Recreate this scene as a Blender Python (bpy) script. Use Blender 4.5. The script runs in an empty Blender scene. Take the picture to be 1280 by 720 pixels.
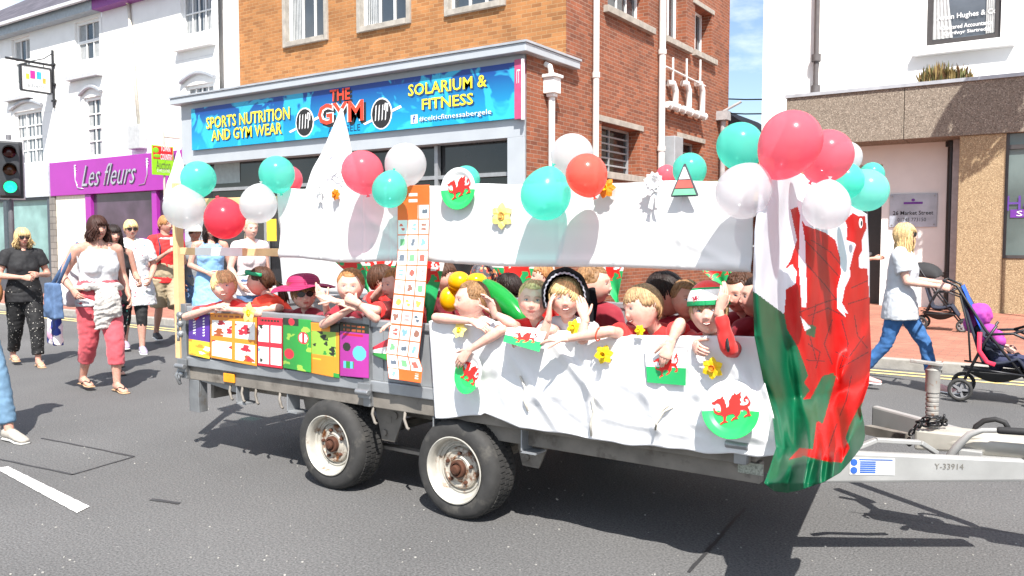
import bpy, bmesh, math, random
from math import sin, cos, pi, radians, sqrt, atan2, exp
from mathutils import Vector, Matrix, noise
import numpy as np
random.seed(7)
V = Vector
C = bpy.context.scene.collection
# ---------------------------------------------------------------- camera
FPX = 1032.0; EYE = 1.5
YAW = radians(124.1); PIT = math.atan(60 / FPX)
cam_d = bpy.data.cameras.new('camera'); cam = bpy.data.objects.new('camera', cam_d); C.objects.link(cam)
bpy.context.scene.camera = cam
cam_d.sensor_width = 36; cam_d.lens = FPX / 1280 * 36; cam_d.clip_end = 1500; cam_d.clip_start = .05
FW = V((cos(YAW) * cos(PIT), sin(YAW) * cos(PIT), -sin(PIT)))
RT = V((sin(YAW), -cos(YAW), 0)); UPV = RT.cross(FW)
CAMP = V((0, 0, EYE))
cam.matrix_world = Matrix(((RT.x, UPV.x, -FW.x, 0), (RT.y, UPV.y, -FW.y, 0), (RT.z, UPV.z, -FW.z, EYE), (0, 0, 0, 1)))
# ---------------------------------------------------------------- light
SUN = V((.48, -.58, 1.0)).normalized()
W = bpy.data.worlds.new('World'); bpy.context.scene.world = W; W.use_nodes = True
nt = W.node_tree; bg = nt.nodes['Background']
sky = nt.nodes.new('ShaderNodeTexSky'); sky.sky_type = 'NISHITA'; sky.sun_disc = False
sky.sun_elevation = math.asin(SUN.z); sky.sun_rotation = atan2(SUN.x, SUN.y); sky.air_density = 1.0; sky.dust_density = .6
tc = nt.nodes.new('ShaderNodeTexCoord'); mp = nt.nodes.new('ShaderNodeMapping'); mp.inputs['Scale'].default_value = (1.0, 1.0, 2.6)
cn = nt.nodes.new('ShaderNodeTexNoise'); cn.inputs['Scale'].default_value = 3.1; cn.inputs['Detail'].default_value = 9; cn.inputs['Roughness'].default_value = .56
cr = nt.nodes.new('ShaderNodeValToRGB'); cr.color_ramp.elements[0].position = .44; cr.color_ramp.elements[1].position = .66
mx = nt.nodes.new('ShaderNodeMix'); mx.data_type = 'RGBA'; mx.inputs['B'].default_value = (9.5, 9.7, 10, 1)
L = nt.links.new
L(tc.outputs['Generated'], mp.inputs['Vector']); L(mp.outputs['Vector'], cn.inputs['Vector']); L(cn.outputs['Fac'], cr.inputs['Fac'])
L(cr.outputs['Color'], mx.inputs['Factor']); L(sky.outputs['Color'], mx.inputs['A']); L(mx.outputs['Result'], bg.inputs['Color'])
bg.inputs['Strength'].default_value = .088
sd = bpy.data.lights.new('sun', 'SUN'); so = bpy.data.objects.new('sun', sd); C.objects.link(so)
sd.energy = 4.5; sd.angle = radians(.5); sd.color = (1, .955, .89)
so.rotation_euler = SUN.to_track_quat('Z', 'Y').to_euler()
so.location = (3, -4, 12)
sc = bpy.context.scene
sc.view_settings.view_transform = 'Standard'; sc.view_settings.look = 'None'; sc.view_settings.gamma = 1
sc.view_settings.exposure = 1.12
sc.cycles.max_bounces = 7; sc.cycles.diffuse_bounces = 3; sc.cycles.transparent_max_bounces = 8
sc.cycles.use_denoising = True

# ---------------------------------------------------------------- pixel of the 1280x720 photo -> point on a real plane
def ray(px, py): return FW + RT * ((px - 640) / FPX) + UPV * ((360 - py) / FPX)
def PY(px, py, Y): d = ray(px, py); return CAMP + d * (Y / d.y)
def PX(px, py, X): d = ray(px, py); return CAMP + d * (X / d.x)
def PZ(px, py, z=0.0): d = ray(px, py); return CAMP + d * ((z - EYE) / d.z)
def depth(p): return (V(p) - CAMP).dot(FW)

# ---------------------------------------------------------------- materials
MATS = {}
def lin(h):
    h = h.lstrip('#'); c = [int(h[i:i + 2], 16) / 255 for i in (0, 2, 4)]
    return tuple(x / 12.92 if x <= .04045 else ((x + .055) / 1.055) ** 2.4 for x in c)
def mat(name, col=(.5, .5, .5), rough=.6, metal=0, var=.12, scale=12, bump=0.0, bscale=60, coat=0, trans=0, spec=.5, sheen=0, emit=None, alpha=None, stain=None, detail=5):
    if name in MATS: return MATS[name]
    if isinstance(col, str): col = lin(col)
    m = bpy.data.materials.new(name); m.use_nodes = True; n = m.node_tree.nodes; l = m.node_tree.links.new
    b = n['Principled BSDF']; out = n['Material Output']
    tcn = n.new('ShaderNodeTexCoord')
    ns = n.new('ShaderNodeTexNoise'); ns.inputs['Scale'].default_value = scale; ns.inputs['Detail'].default_value = detail
    l(tcn.outputs['Object'], ns.inputs['Vector'])
    rp = n.new('ShaderNodeValToRGB'); e = rp.color_ramp.elements
    e[0].position = .3; e[1].position = .7
    e[0].color = tuple(c * (1 - var) for c in col) + (1,); e[1].color = tuple(min(1, c * (1 + var)) for c in col) + (1,)
    l(ns.outputs['Fac'], rp.inputs['Fac']); last = rp.outputs['Color']
    if stain:   # (colour, scale, threshold)
        s2 = n.new('ShaderNodeTexNoise'); s2.inputs['Scale'].default_value = stain[1]; s2.inputs['Detail'].default_value = 8; s2.inputs['Roughness'].default_value = .65
        l(tcn.outputs['Object'], s2.inputs['Vector'])
        r2 = n.new('ShaderNodeValToRGB'); r2.color_ramp.elements[0].position = stain[2]; r2.color_ramp.elements[1].position = min(1, stain[2] + .12)
        l(s2.outputs['Fac'], r2.inputs['Fac'])
        mm = n.new('ShaderNodeMix'); mm.data_type = 'RGBA'; l(r2.outputs['Color'], mm.inputs['Factor']); l(last, mm.inputs['A'])
        sc_ = lin(stain[0]) if isinstance(stain[0], str) else stain[0]; mm.inputs['B'].default_value = tuple(sc_) + (1,); last = mm.outputs['Result']
    l(last, b.inputs['Base Color'])
    b.inputs['Roughness'].default_value = rough; b.inputs['Metallic'].default_value = metal
    b.inputs['Specular IOR Level'].default_value = spec
    b.inputs['Coat Weight'].default_value = coat; b.inputs['Sheen Weight'].default_value = sheen
    if emit: b.inputs['Emission Color'].default_value = tuple(emit[0]) + (1,); b.inputs['Emission Strength'].default_value = emit[1]
    if bump:
        nb = n.new('ShaderNodeTexNoise'); nb.inputs['Scale'].default_value = bscale; nb.inputs['Detail'].default_value = 6
        l(tcn.outputs['Object'], nb.inputs['Vector'])
        bp = n.new('ShaderNodeBump'); bp.inputs['Strength'].default_value = 1; bp.inputs['Distance'].default_value = bump
        l(nb.outputs['Fac'], bp.inputs['Height']); l(bp.outputs['Normal'], b.inputs['Normal'])
    if trans:
        t = n.new('ShaderNodeBsdfTranslucent'); l(last, t.inputs['Color']); ms = n.new('ShaderNodeMixShader'); ms.inputs[0].default_value = trans
        l(b.outputs[0], ms.inputs[1]); l(t.outputs[0], ms.inputs[2]); l(ms.outputs[0], out.inputs['Surface'])
        if alpha:
            tr = n.new('ShaderNodeBsdfTransparent'); tr.inputs[0].default_value = tuple(.25 + .75 * c for c in col) + (1,); m2 = n.new('ShaderNodeMixShader'); m2.inputs[0].default_value = alpha
            l(ms.outputs[0], m2.inputs[1]); l(tr.outputs[0], m2.inputs[2]); l(m2.outputs[0], out.inputs['Surface'])
    MATS[name] = m; return m
def uz_nodes(m, planar='wall'):
    n = m.node_tree.nodes; l = m.node_tree.links.new
    t = n.new('ShaderNodeTexCoord'); s = n.new('ShaderNodeSeparateXYZ'); l(t.outputs['Object'], s.inputs[0])
    a = n.new('ShaderNodeMath'); a.operation = 'ADD'; l(s.outputs[0], a.inputs[0]); l(s.outputs[1], a.inputs[1])
    c = n.new('ShaderNodeCombineXYZ'); l(a.outputs[0], c.inputs[0]); l(s.outputs[2], c.inputs[1]); return c.outputs[0], t
def brick(name, c1, c2, mort, w=.225, h=.075, ms=.009, offs=.5, flat=False, rough=.85, bumpd=.006, warp=True):
    if name in MATS: return MATS[name]
    m = bpy.data.materials.new(name); m.use_nodes = True; n = m.node_tree.nodes; l = m.node_tree.links.new; b = n['Principled BSDF']
    if flat: t = n.new('ShaderNodeTexCoord'); vec = t.outputs['Object']
    else: vec, t = uz_nodes(m)
    bt = n.new('ShaderNodeTexBrick'); l(vec, bt.inputs['Vector']); bt.inputs['Scale'].default_value = 1
    bt.inputs['Brick Width'].default_value = w; bt.inputs['Row Height'].default_value = h; bt.inputs['Mortar Size'].default_value = ms
    bt.inputs['Mortar Smooth'].default_value = .25; bt.offset = offs; bt.inputs['Bias'].default_value = -.15
    bt.inputs['Color1'].default_value = lin(c1) + (1,); bt.inputs['Color2'].default_value = lin(c2) + (1,); bt.inputs['Mortar'].default_value = lin(mort) + (1,)
    ns = n.new('ShaderNodeTexNoise'); ns.inputs['Scale'].default_value = 1.3; ns.inputs['Detail'].default_value = 8; ns.inputs['Roughness'].default_value = .7; l(t.outputs['Object'], ns.inputs['Vector'])
    mr = n.new('ShaderNodeMapRange'); mr.inputs['From Min'].default_value = .25; mr.inputs['From Max'].default_value = .75; mr.inputs['To Min'].default_value = .70; mr.inputs['To Max'].default_value = 1.22
    l(ns.outputs['Fac'], mr.inputs['Value'])
    mm = n.new('ShaderNodeMix'); mm.data_type = 'RGBA'; mm.blend_type = 'MULTIPLY'; mm.inputs['Factor'].default_value = 1
    l(bt.outputs['Color'], mm.inputs['A']); l(mr.outputs['Result'], mm.inputs['B']); l(mm.outputs['Result'], b.inputs['Base Color'])
    b.inputs['Roughness'].default_value = rough
    bp = n.new('ShaderNodeBump'); bp.inputs['Distance'].default_value = bumpd; bp.invert = True; bp.inputs['Strength'].default_value = .8
    l(bt.outputs['Fac'], bp.inputs['Height'])
    n2 = n.new('ShaderNodeTexNoise'); n2.inputs['Scale'].default_value = 90; l(t.outputs['Object'], n2.inputs['Vector'])
    bp2 = n.new('ShaderNodeBump'); bp2.inputs['Distance'].default_value = .002; l(n2.outputs['Fac'], bp2.inputs['Height']); l(bp.outputs['Normal'], bp2.inputs['Normal']); l(bp2.outputs['Normal'], b.inputs['Normal'])
    MATS[name] = m; return m
def spotted(name, base, spots, scale=60, thr=.25, rough=.8):   # cloth prints, aggregate: voronoi dots of several colours
    if name in MATS: return MATS[name]
    m = bpy.data.materials.new(name); m.use_nodes = True; n = m.node_tree.nodes; l = m.node_tree.links.new; b = n['Principled BSDF']
    t = n.new('ShaderNodeTexCoord'); v = n.new('ShaderNodeTexVoronoi'); v.inputs['Scale'].default_value = scale
    dn = n.new('ShaderNodeTexNoise'); dn.inputs['Scale'].default_value = scale * 1.7; l(t.outputs['Object'], dn.inputs['Vector'])
    ad = n.new('ShaderNodeVectorMath'); ad.operation = 'MULTIPLY_ADD'; ad.inputs[1].default_value = (.6 / scale,) * 3; l(dn.outputs['Color'], ad.inputs[0]); l(t.outputs['Object'], ad.inputs[2])
    l(ad.outputs[0], v.inputs['Vector'])
    cr = n.new('ShaderNodeValToRGB'); cr.color_ramp.interpolation = 'CONSTANT'; els = cr.color_ramp.elements
    while len(els) < len(spots): els.new(.5)
    for i, s in enumerate(spots): els[i].position = i / len(spots); els[i].color = lin(s) + (1,)
    sp = n.new('ShaderNodeSeparateColor'); l(v.outputs['Color'], sp.inputs[0]); l(sp.outputs[0], cr.inputs['Fac'])
    lt = n.new('ShaderNodeMath'); lt.operation = 'LESS_THAN'; lt.inputs[1].default_value = thr; l(v.outputs['Distance'], lt.inputs[0])
    mm = n.new('ShaderNodeMix'); mm.data_type = 'RGBA'; mm.inputs['A'].default_value = lin(base) + (1,); l(cr.outputs['Color'], mm.inputs['B']); l(lt.outputs[0], mm.inputs['Factor'])
    l(mm.outputs['Result'], b.inputs['Base Color']); b.inputs['Roughness'].default_value = rough
    bp = n.new('ShaderNodeBump'); bp.inputs['Distance'].default_value = .002; l(v.outputs['Distance'], bp.inputs['Height']); l(bp.outputs['Normal'], b.inputs['Normal'])
    MATS[name] = m; return m
def stripes(name, cols, scale, axis=2, rough=.7):
    if name in MATS: return MATS[name]
    m = bpy.data.materials.new(name); m.use_nodes = True; n = m.node_tree.nodes; l = m.node_tree.links.new; b = n['Principled BSDF']
    t = n.new('ShaderNodeTexCoord'); s = n.new('ShaderNodeSeparateXYZ'); l(t.outputs['Object'], s.inputs[0])
    a = n.new('ShaderNodeMath'); a.operation = 'MULTIPLY'; a.inputs[1].default_value = scale; l(s.outputs[axis], a.inputs[0])
    f = n.new('ShaderNodeMath'); f.operation = 'FRACT'; l(a.outputs[0], f.inputs[0])
    cr = n.new('ShaderNodeValToRGB'); cr.color_ramp.interpolation = 'CONSTANT'; els = cr.color_ramp.elements
    while len(els) < len(cols): els.new(.5)
    for i, c in enumerate(cols): els[i].position = i / len(cols); els[i].color = lin(c) + (1,)
    l(f.outputs[0], cr.inputs['Fac']); l(cr.outputs['Color'], b.inputs['Base Color']); b.inputs['Roughness'].default_value = rough
    MATS[name] = m; return m

# ---------------------------------------------------------------- objects
def wmat(o):
    m = o.matrix_basis.copy()
    return wmat(o.parent) @ o.matrix_parent_inverse @ m if o.parent else m
def settle(o, parent):
    if parent is not None:
        o.parent = parent; o.matrix_parent_inverse = wmat(parent).inverted()
def tag(o, label=None, cat=None, group=None, kind=None):
    if label: o['label'] = label
    if cat: o['category'] = cat
    if group: o['group'] = group
    if kind: o['kind'] = kind
    return o
def thing(name, label, cat, loc=(0, 0, 0), group=None):
    o = bpy.data.objects.new(name, None); C.objects.link(o); o.location = loc; o.empty_display_size = .1
    return tag(o, label, cat, group)
def link(name, me, parent=None):
    o = bpy.data.objects.new(name, me); C.objects.link(o); settle(o, parent); return o
def reorigin(o):   # top-level single meshes: origin at the base centre
    me = o.data; n = len(me.vertices); co = np.empty(n * 3, 'f'); me.vertices.foreach_get('co', co); co = co.reshape(-1, 3)
    c = (co.max(0) + co.min(0)) / 2; c[2] = co[:, 2].min(); co -= c; me.vertices.foreach_set('co', co.ravel()); o.location = tuple(float(x) for x in c); me.update(); return o

class MB:
    def __init__(s): s.v = []; s.f = []; s.m = []
    def add(s, vs, fs, mi=0):
        k = len(s.v); s.v += [tuple(p) for p in vs]; s.f += [tuple(i + k for i in f) for f in fs]; s.m += [mi] * len(fs); return s
    def box(s, c, sz, R=None, mi=0, taper=None):
        c = V(c); hx, hy, hz = sz[0] / 2, sz[1] / 2, sz[2] / 2; vs = []
        for z in (-1, 1):
            k = 1 if (taper is None or z < 0) else taper
            for x, y in ((-1, -1), (1, -1), (1, 1), (-1, 1)):
                p = V((x * hx * k, y * hy * k, z * hz)); vs.append(c + (R @ p if R else p))
        return s.add(vs, [(0, 3, 2, 1), (4, 5, 6, 7), (0, 1, 5, 4), (1, 2, 6, 5), (2, 3, 7, 6), (3, 0, 4, 7)], mi)
    def bb(s, x0, x1, y0, y1, z0, z1, mi=0):
        return s.box(((x0 + x1) / 2, (y0 + y1) / 2, (z0 + z1) / 2), (abs(x1 - x0), abs(y1 - y0), abs(z1 - z0)), None, mi)
    def beam(s, a, b, w, h, up=V((0, 0, 1)), mi=0):
        a = V(a); b = V(b); d = (b - a); ln = d.length; d.normalize(); r = d.cross(up)
        if r.length < 1e-4: r = d.cross(V((1, 0, 0)))
        r.normalize(); u = r.cross(d); R = Matrix((d, r, u)).transposed()
        return s.box((a + b) / 2, (ln, w, h), R, mi)
    def quad(s, a, b, c, d, mi=0): return s.add([a, b, c, d], [(0, 1, 2, 3)], mi)
    def tube(s, pts, r, n=8, mi=0, ref=None, cap=True, caps='flat'):
        pts = [V(p) for p in pts]; N = len(pts)
        if not isinstance(r, (list, tuple)): r = [r] * N
        rr = [(q, q) if not isinstance(q, (tuple, list)) else q for q in r]
        tg = []
        for i in range(N):
            t = pts[min(i + 1, N - 1)] - pts[max(i - 1, 0)]
            tg.append(t.normalized() if t.length > 1e-7 else V((0, 0, 1)))
        if ref is None: ref = V((0, 0, 1)) if abs(tg[0].z) < .9 else V((1, 0, 0))
        ref = V(ref); vs = []; fs = []; frames = []
        for i in range(N):
            a = ref - tg[i] * ref.dot(tg[i])
            if a.length < 1e-5: a = V((1, 0, 0)) - tg[i] * tg[i].x
            a.normalize(); ref = a; b = tg[i].cross(a); frames.append((a, b))
        if caps == 'round':
            P = []; R = []; FR = []; T = []
            for j in (0, 1, 2):
                th = j * pi / 6; k = min(rr[0]) * cos(th)
                P.append(pts[0] - tg[0] * k); R.append((max(1e-4, rr[0][0] * sin(th)), max(1e-4, rr[0][1] * sin(th)))); FR.append(frames[0])
            P += pts; R += rr; FR += frames
            for j in (2, 1, 0):
                th = j * pi / 6; k = min(rr[-1]) * cos(th)
                P.append(pts[-1] + tg[-1] * k); R.append((max(1e-4, rr[-1][0] * sin(th)), max(1e-4, rr[-1][1] * sin(th)))); FR.append(frames[-1])
            pts, rr, frames, N = P, R, FR, len(P)
        for i in range(N):
            a, b = frames[i]
            for j in range(n):
                th = 2 * pi * j / n; vs.append(pts[i] + a * (rr[i][0] * cos(th)) + b * (rr[i][1] * sin(th)))
        for i in range(N - 1):
            for j in range(n):
                k = (j + 1) % n; fs.append((i * n + j, i * n + k, (i + 1) * n + k, (i + 1) * n + j))
        if cap: fs.append(tuple(range(n - 1, -1, -1))); fs.append(tuple((N - 1) * n + j for j in range(n)))
        return s.add(vs, fs, mi)
    def ell(s, c, r, R=None, nu=14, nv=9, mi=0):
        c = V(c); vs = []; fs = []
        if not isinstance(r, (tuple, list)): r = (r, r, r)
        def P(x, y, z):
            p = V((x * r[0], y * r[1], z * r[2])); return c + (R @ p if R else p)
        vs.append(P(0, 0, -1))
        for i in range(1, nv):
            th = pi * i / nv - pi / 2
            for j in range(nu): vs.append(P(cos(th) * cos(2 * pi * j / nu), cos(th) * sin(2 * pi * j / nu), sin(th)))
        vs.append(P(0, 0, 1)); t = len(vs) - 1
        for j in range(nu):
            k = (j + 1) % nu; fs.append((0, 1 + k, 1 + j)); fs.append((t, 1 + (nv - 2) * nu + j, 1 + (nv - 2) * nu + k))
            for i in range(nv - 2): fs.append((1 + i * nu + j, 1 + i * nu + k, 1 + (i + 1) * nu + k, 1 + (i + 1) * nu + j))
        return s.add(vs, fs, mi)
    def lathe(s, c, prof, axis=V((0, 0, 1)), n=24, mi=0, close=False):   # prof: (r, h)
        axis = V(axis).normalized(); a = axis.orthogonal().normalized(); b = axis.cross(a); c = V(c); vs = []; fs = []
        for r, h in prof:
            for j in range(n): th = 2 * pi * j / n; vs.append(c + axis * h + (a * cos(th) + b * sin(th)) * max(r, 1e-4))
        m = len(prof)
        for i in range(m - 1 if not close else m):
            i2 = (i + 1) % m
            for j in range(n): k = (j + 1) % n; fs.append((i * n + j, i * n + k, i2 * n + k, i2 * n + j))
        return s.add(vs, fs, mi)
    def sheet(s, fn, nu, nv, mi=0, mf=None, keep=None):   # fn(u,v)->point
        vs = [fn(i / nu, j / nv) for j in range(nv + 1) for i in range(nu + 1)]
        k = len(s.v); s.v += [tuple(p) for p in vs]
        for j in range(nv):
            for i in range(nu):
                if keep and not keep((i + .5) / nu, (j + .5) / nv): continue
                q = j * (nu + 1) + i + k; s.f.append((q, q + 1, q + nu + 2, q + nu + 1)); s.m.append(mf((i + .5) / nu, (j + .5) / nv) if mf else mi)
        return s
    def poly(s, pts, c, u, v, th=.003, mi=0, z=0.0):   # flat outline with real thickness
        c = V(c); u = V(u); v = V(v); nn = u.cross(v).normalized(); b = bmesh.new()
        fr = [b.verts.new(c + u * x + v * y + nn * (z + th)) for x, y in pts]; f = b.faces.new(fr)
        r = bmesh.ops.triangulate(b, faces=[f]); b.verts.index_update()
        tri = [tuple(q.index for q in g.verts) for g in b.faces]; n = len(pts)
        vs = [x.co.copy() for x in b.verts]; bk = [p - nn * th for p in vs]; b.free()
        fs = tri + [tuple(n + i for i in reversed(t)) for t in tri] + [(i, (i + 1) % n, n + (i + 1) % n, n + i) for i in range(n)]
        return s.add(vs + bk, fs, mi)
    def build(s, name, mats, parent=None, smooth=False, bevel=0, auto=None, uvless=True):
        me = bpy.data.meshes.new(name); me.from_pydata(s.v, [], s.f)
        if not isinstance(mats, (list, tuple)): mats = [mats]
        for m in mats: me.materials.append(m)
        me.polygons.foreach_set('material_index', s.m); me.validate(); me.update()
        if smooth: me.polygons.foreach_set('use_smooth', [True] * len(me.polygons))
        o = link(name, me, parent)
        if bevel:
            bv = o.modifiers.new('bevel', 'BEVEL'); bv.width = bevel; bv.segments = 2; bv.limit_method = 'ANGLE'; bv.angle_limit = radians(40)
        if auto: me.set_sharp_from_angle(angle=radians(auto)); 
        return o
def single(mb, name, mats, label, cat, group=None, **k):
    o = mb.build(name, mats, None, **k); reorigin(o); return tag(o, label, cat, group)

def text(s, c, u, v, w, h, m, parent, name='lettering', th=.004, bold=0.0, shear=0):
    cu = bpy.data.curves.new('t', 'FONT'); cu.body = s; cu.size = 1; cu.align_x = 'CENTER'; cu.align_y = 'CENTER'; cu.offset = bold; cu.shear = shear
    cu.resolution_u = 2
    o = bpy.data.objects.new('t', cu); C.objects.link(o); dg = bpy.context.evaluated_depsgraph_get(); dg.update()
    me = bpy.data.meshes.new_from_object(o.evaluated_get(dg)); C.objects.unlink(o); bpy.data.objects.remove(o)
    n = len(me.vertices); co = np.empty(n * 3, 'f'); me.vertices.foreach_get('co', co); co = co.reshape(-1, 3)
    mn = co.min(0); mxx = co.max(0); sz = mxx - mn; mid = (mn + mxx) / 2
    u = V(u).normalized(); v = V(v).normalized(); nn = u.cross(v); kx = w / sz[0]; ky = (h / sz[1]) if h else kx
    x = (co[:, 0] - mid[0]) * kx; y = (co[:, 1] - mid[1]) * ky
    P = np.outer(x, u) + np.outer(y, v) + np.array(V(c)) + np.array(nn) * th
    me.vertices.foreach_set('co', P.astype('f').ravel()); me.update(); me.materials.clear(); me.materials.append(m); me.name = name
    return link(name, me, parent)
UX = V((1, 0, 0)); UY = V((0, 1, 0)); UZ = V((0, 0, 1))

# ---------------------------------------------------------------- common materials
asphalt = mat('asphalt', (.108, .107, .107), .9, var=.45, scale=85, bump=.008, bscale=110, stain=((.20, .195, .19), 42, .60), detail=8)
n_ = asphalt.node_tree.nodes; l_ = asphalt.node_tree.links.new     # large soft patches of wear over the road
_b = n_['Principled BSDF']; _src = _b.inputs['Base Color'].links[0].from_socket
_t = n_.new('ShaderNodeTexCoord'); _n = n_.new('ShaderNodeTexNoise'); _n.inputs['Scale'].default_value = .7; _n.inputs['Detail'].default_value = 7; l_(_t.outputs['Object'], _n.inputs['Vector'])
_m = n_.new('ShaderNodeMapRange'); _m.inputs['From Min'].default_value = .3; _m.inputs['From Max'].default_value = .7; _m.inputs['To Min'].default_value = .84; _m.inputs['To Max'].default_value = 1.12; l_(_n.outputs['Fac'], _m.inputs['Value'])
_x = n_.new('ShaderNodeMix'); _x.data_type = 'RGBA'; _x.blend_type = 'MULTIPLY'; _x.inputs['Factor'].default_value = 1; l_(_src, _x.inputs['A']); l_(_m.outputs['Result'], _x.inputs['B']); l_(_x.outputs['Result'], _b.inputs['Base Color'])
white_line = mat('white_line', (.72, .72, .70), .8, var=.08, scale=40, bump=.002, stain=((.3, .3, .3), 30, .68))
yellow_line = mat('yellow_line', (.70, .55, .22), .8, var=.1, scale=30, stain=((.25, .23, .18), 14, .62))
kerb_m = mat('kerb_stone', (.30, .285, .26), .9, var=.15, scale=14, bump=.003)
paver = brick('red_pavers', 'a8705c', '94604f', '7f6458', w=.2, h=.1, ms=.006, flat=True, bumpd=.004)
seal = mat('crack_sealant', (.035, .035, .037), .6, var=.2, scale=30)
render_w = mat('white_render', (.80, .80, .785), .9, var=.035, scale=3, bump=.003, bscale=25, stain=((.66, .655, .63), 1.1, .70))
render_r = mat('white_render_accountants', (.80, .795, .775), .9, var=.03, scale=3, bump=.002, bscale=40, stain=((.7, .685, .65), .8, .7))
brickF = brick('ochre_brick', 'a87242', '875831', 'ad8a62', w=.195, h=.065, ms=.005)
brickS = brick('red_brick', '935438', '6c3d2b', '9c8270', w=.195, h=.065, ms=.005)
grey_paint = mat('grey_paint', (.40, .43, .46), .5, var=.05, scale=3)
greyd = mat('grey_frame', (.30, .31, .32), .5)
lead = mat('zinc_flashing', (.42, .44, .47), .5, metal=.3, var=.15, scale=4)
glass = mat('window_glass', (.045, .055, .065), .06, var=.3, scale=1.2, spec=.9)
glass_dk = mat('dark_shop_glass', (.018, .018, .02), .08, var=.4, scale=.8, spec=.7)
glass_teal = mat('frosted_teal_glass', (.20, .34, .33), .25, var=.25, scale=2)
curtain = mat('net_curtain', (.42, .43, .43), .8, var=.15, scale=9)
pwhite = mat('white_gloss', (.78, .78, .77), .4, var=.03)
dkmetal = mat('black_metal', (.02, .02, .022), .45)
black = mat('matt_black', (.015, .015, .016), .7)
purple = mat('purple_fascia', '9c309a', .35, var=.05, scale=2)
timber = mat('pale_timber', 'd9b585', .75, var=.14, scale=9, bump=.001)
galv = mat('galvanised_steel', (.30, .31, .32), .42, metal=.65, var=.22, scale=9, bump=.0008, bscale=40, stain=((.22, .19, .15), 7, .62))
galv_dirty = mat('dirty_chassis', (.21, .19, .165), .75, metal=.2, var=.25, scale=7, bump=.001, stain=((.10, .085, .07), 5, .55))
rubber = mat('tyre_rubber', (.032, .031, .030), .8, var=.25, scale=15, bump=.001, bscale=90, stain=((.075, .07, .062), 8, .55))
rimw = mat('worn_white_rim', (.46, .44, .39), .42, metal=.2, var=.18, scale=12, stain=('7a5028', 10, .58))
rust = mat('rust', '4a2a1a', .85, var=.35, scale=40, bump=.001)
# ================================================================ SETTING
def struct(mb, name, m, **k):
    o = mb.build(name, m, None, **k); o['kind'] = 'structure'; return o
YK1, YK2 = 8.55, 10.4      # kerb lines: left stretch, right stretch
m = MB(); m.sheet(lambda u, v: V((-260 + 520 * u, -200 + 460 * v, 0)), 4, 4); struct(m, 'road', asphalt)
m = MB(); m.bb(-120, -7.6, YK1 + .14, 60, -.05, .115); struct(m, 'pavement', paver)
m = MB(); m.bb(-5.9, 60, YK2 + .14, 60, -.05, .115); struct(m, 'pavement', paver)
m = MB()
x = -90.0
while x < -7.6:
    m.bb(x, min(x + .905, -7.6), YK1, YK1 + .135, -.05, .118); x += .915
m.bb(-7.58, -7.45, YK1, 22, -.05, .118)
x = -5.75
while x < 40: m.bb(x, x + .905, YK2, YK2 + .135, -.05, .118); x += .915
m.bb(-5.9, -5.765, YK2, 22, -.05, .118)
struct(m, 'kerb', kerb_m, bevel=.012)
m = MB()
for y0, xa, xb in ((YK1 - .32, -60, -7.8), (YK1 - .52, -60, -7.8), (YK2 - .27, -5.6, 30), (YK2 - .48, -5.6, 30)):
    m.quad((xa, y0, .004), (xb, y0, .004), (xb, y0 + .075, .004), (xa, y0 + .075, .004))
struct(m, 'double_yellow_lines', yellow_line)
m = MB()
q = [PZ(*p) for p in ((-6, 586), (10, 584), (112, 634), (96, 642))]
a0, b0, c0, d0 = [V((p.x, p.y, .005)) for p in q]
dv = (b0 - c0).normalized() if False else None
N = 30
top = [b0.lerp(c0, i / N) + V((0, 0, 0)) for i in range(N + 1)]; bot = [a0.lerp(d0, i / N) for i in range(N + 1)]
for i in range(N):
    w0 = noise.noise(V((i * .7, 0, 3))) * .006; w1 = noise.noise(V(((i + 1) * .7, 0, 3))) * .006
    m.quad(bot[i] + V((0, w0, 0)), bot[i + 1] + V((0, w1, 0)), top[i + 1] + V((w1, w1, 0)), top[i] + V((w0, w0, 0)))
e2 = (a0 - d0).normalized(); 
for k in (1, 2): # the line's next dashes, further along and behind the camera
    off = e2 * (3.2 * k); m.quad(a0 + off - e2 * -.4, d0 + off, c0 + off, b0 + off - e2 * -.4)
    off = -e2 * (3.6 * k); m.quad(a0 + off, d0 + off, c0 + off, b0 + off)
struct(m, 'white_lane_marking', white_line)
def crack(pts, w=.012, z=.004):
    m = MB(); P = [PZ(*p) for p in pts]
    for a, b in zip(P, P[1:]):
        n = max(3, int((b - a).length / .08)); t = (b - a).normalized(); s = V((-t.y, t.x, 0))
        prev = None
        for i in range(n + 1):
            c = a.lerp(b, i / n) + s * noise.noise(a.lerp(b, i / n) * 5) * .012; ww = w * (.55 + .6 * abs(noise.noise(c * 9)))
            cur = (c + s * ww + V((0, 0, z)), c - s * ww + V((0, 0, z)))
            if prev: m.quad(prev[0], cur[0], cur[1], prev[1])
            prev = cur
    return m
m = crack([(52, 548), (168, 571), (90, 594), (-20, 570)], .013)
for seg in ([(188, 625), (224, 630)], [(860, 716), (932, 636)], [(1063, 640), (1280, 668)]):
    w = .022 if seg[0][0] == 188 else (.012 if seg[0][0] in (860,) else .004)
    k = crack(seg, w); m.add(k.v, k.f)
struct(m, 'road_joint_sealant', seal)

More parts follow.
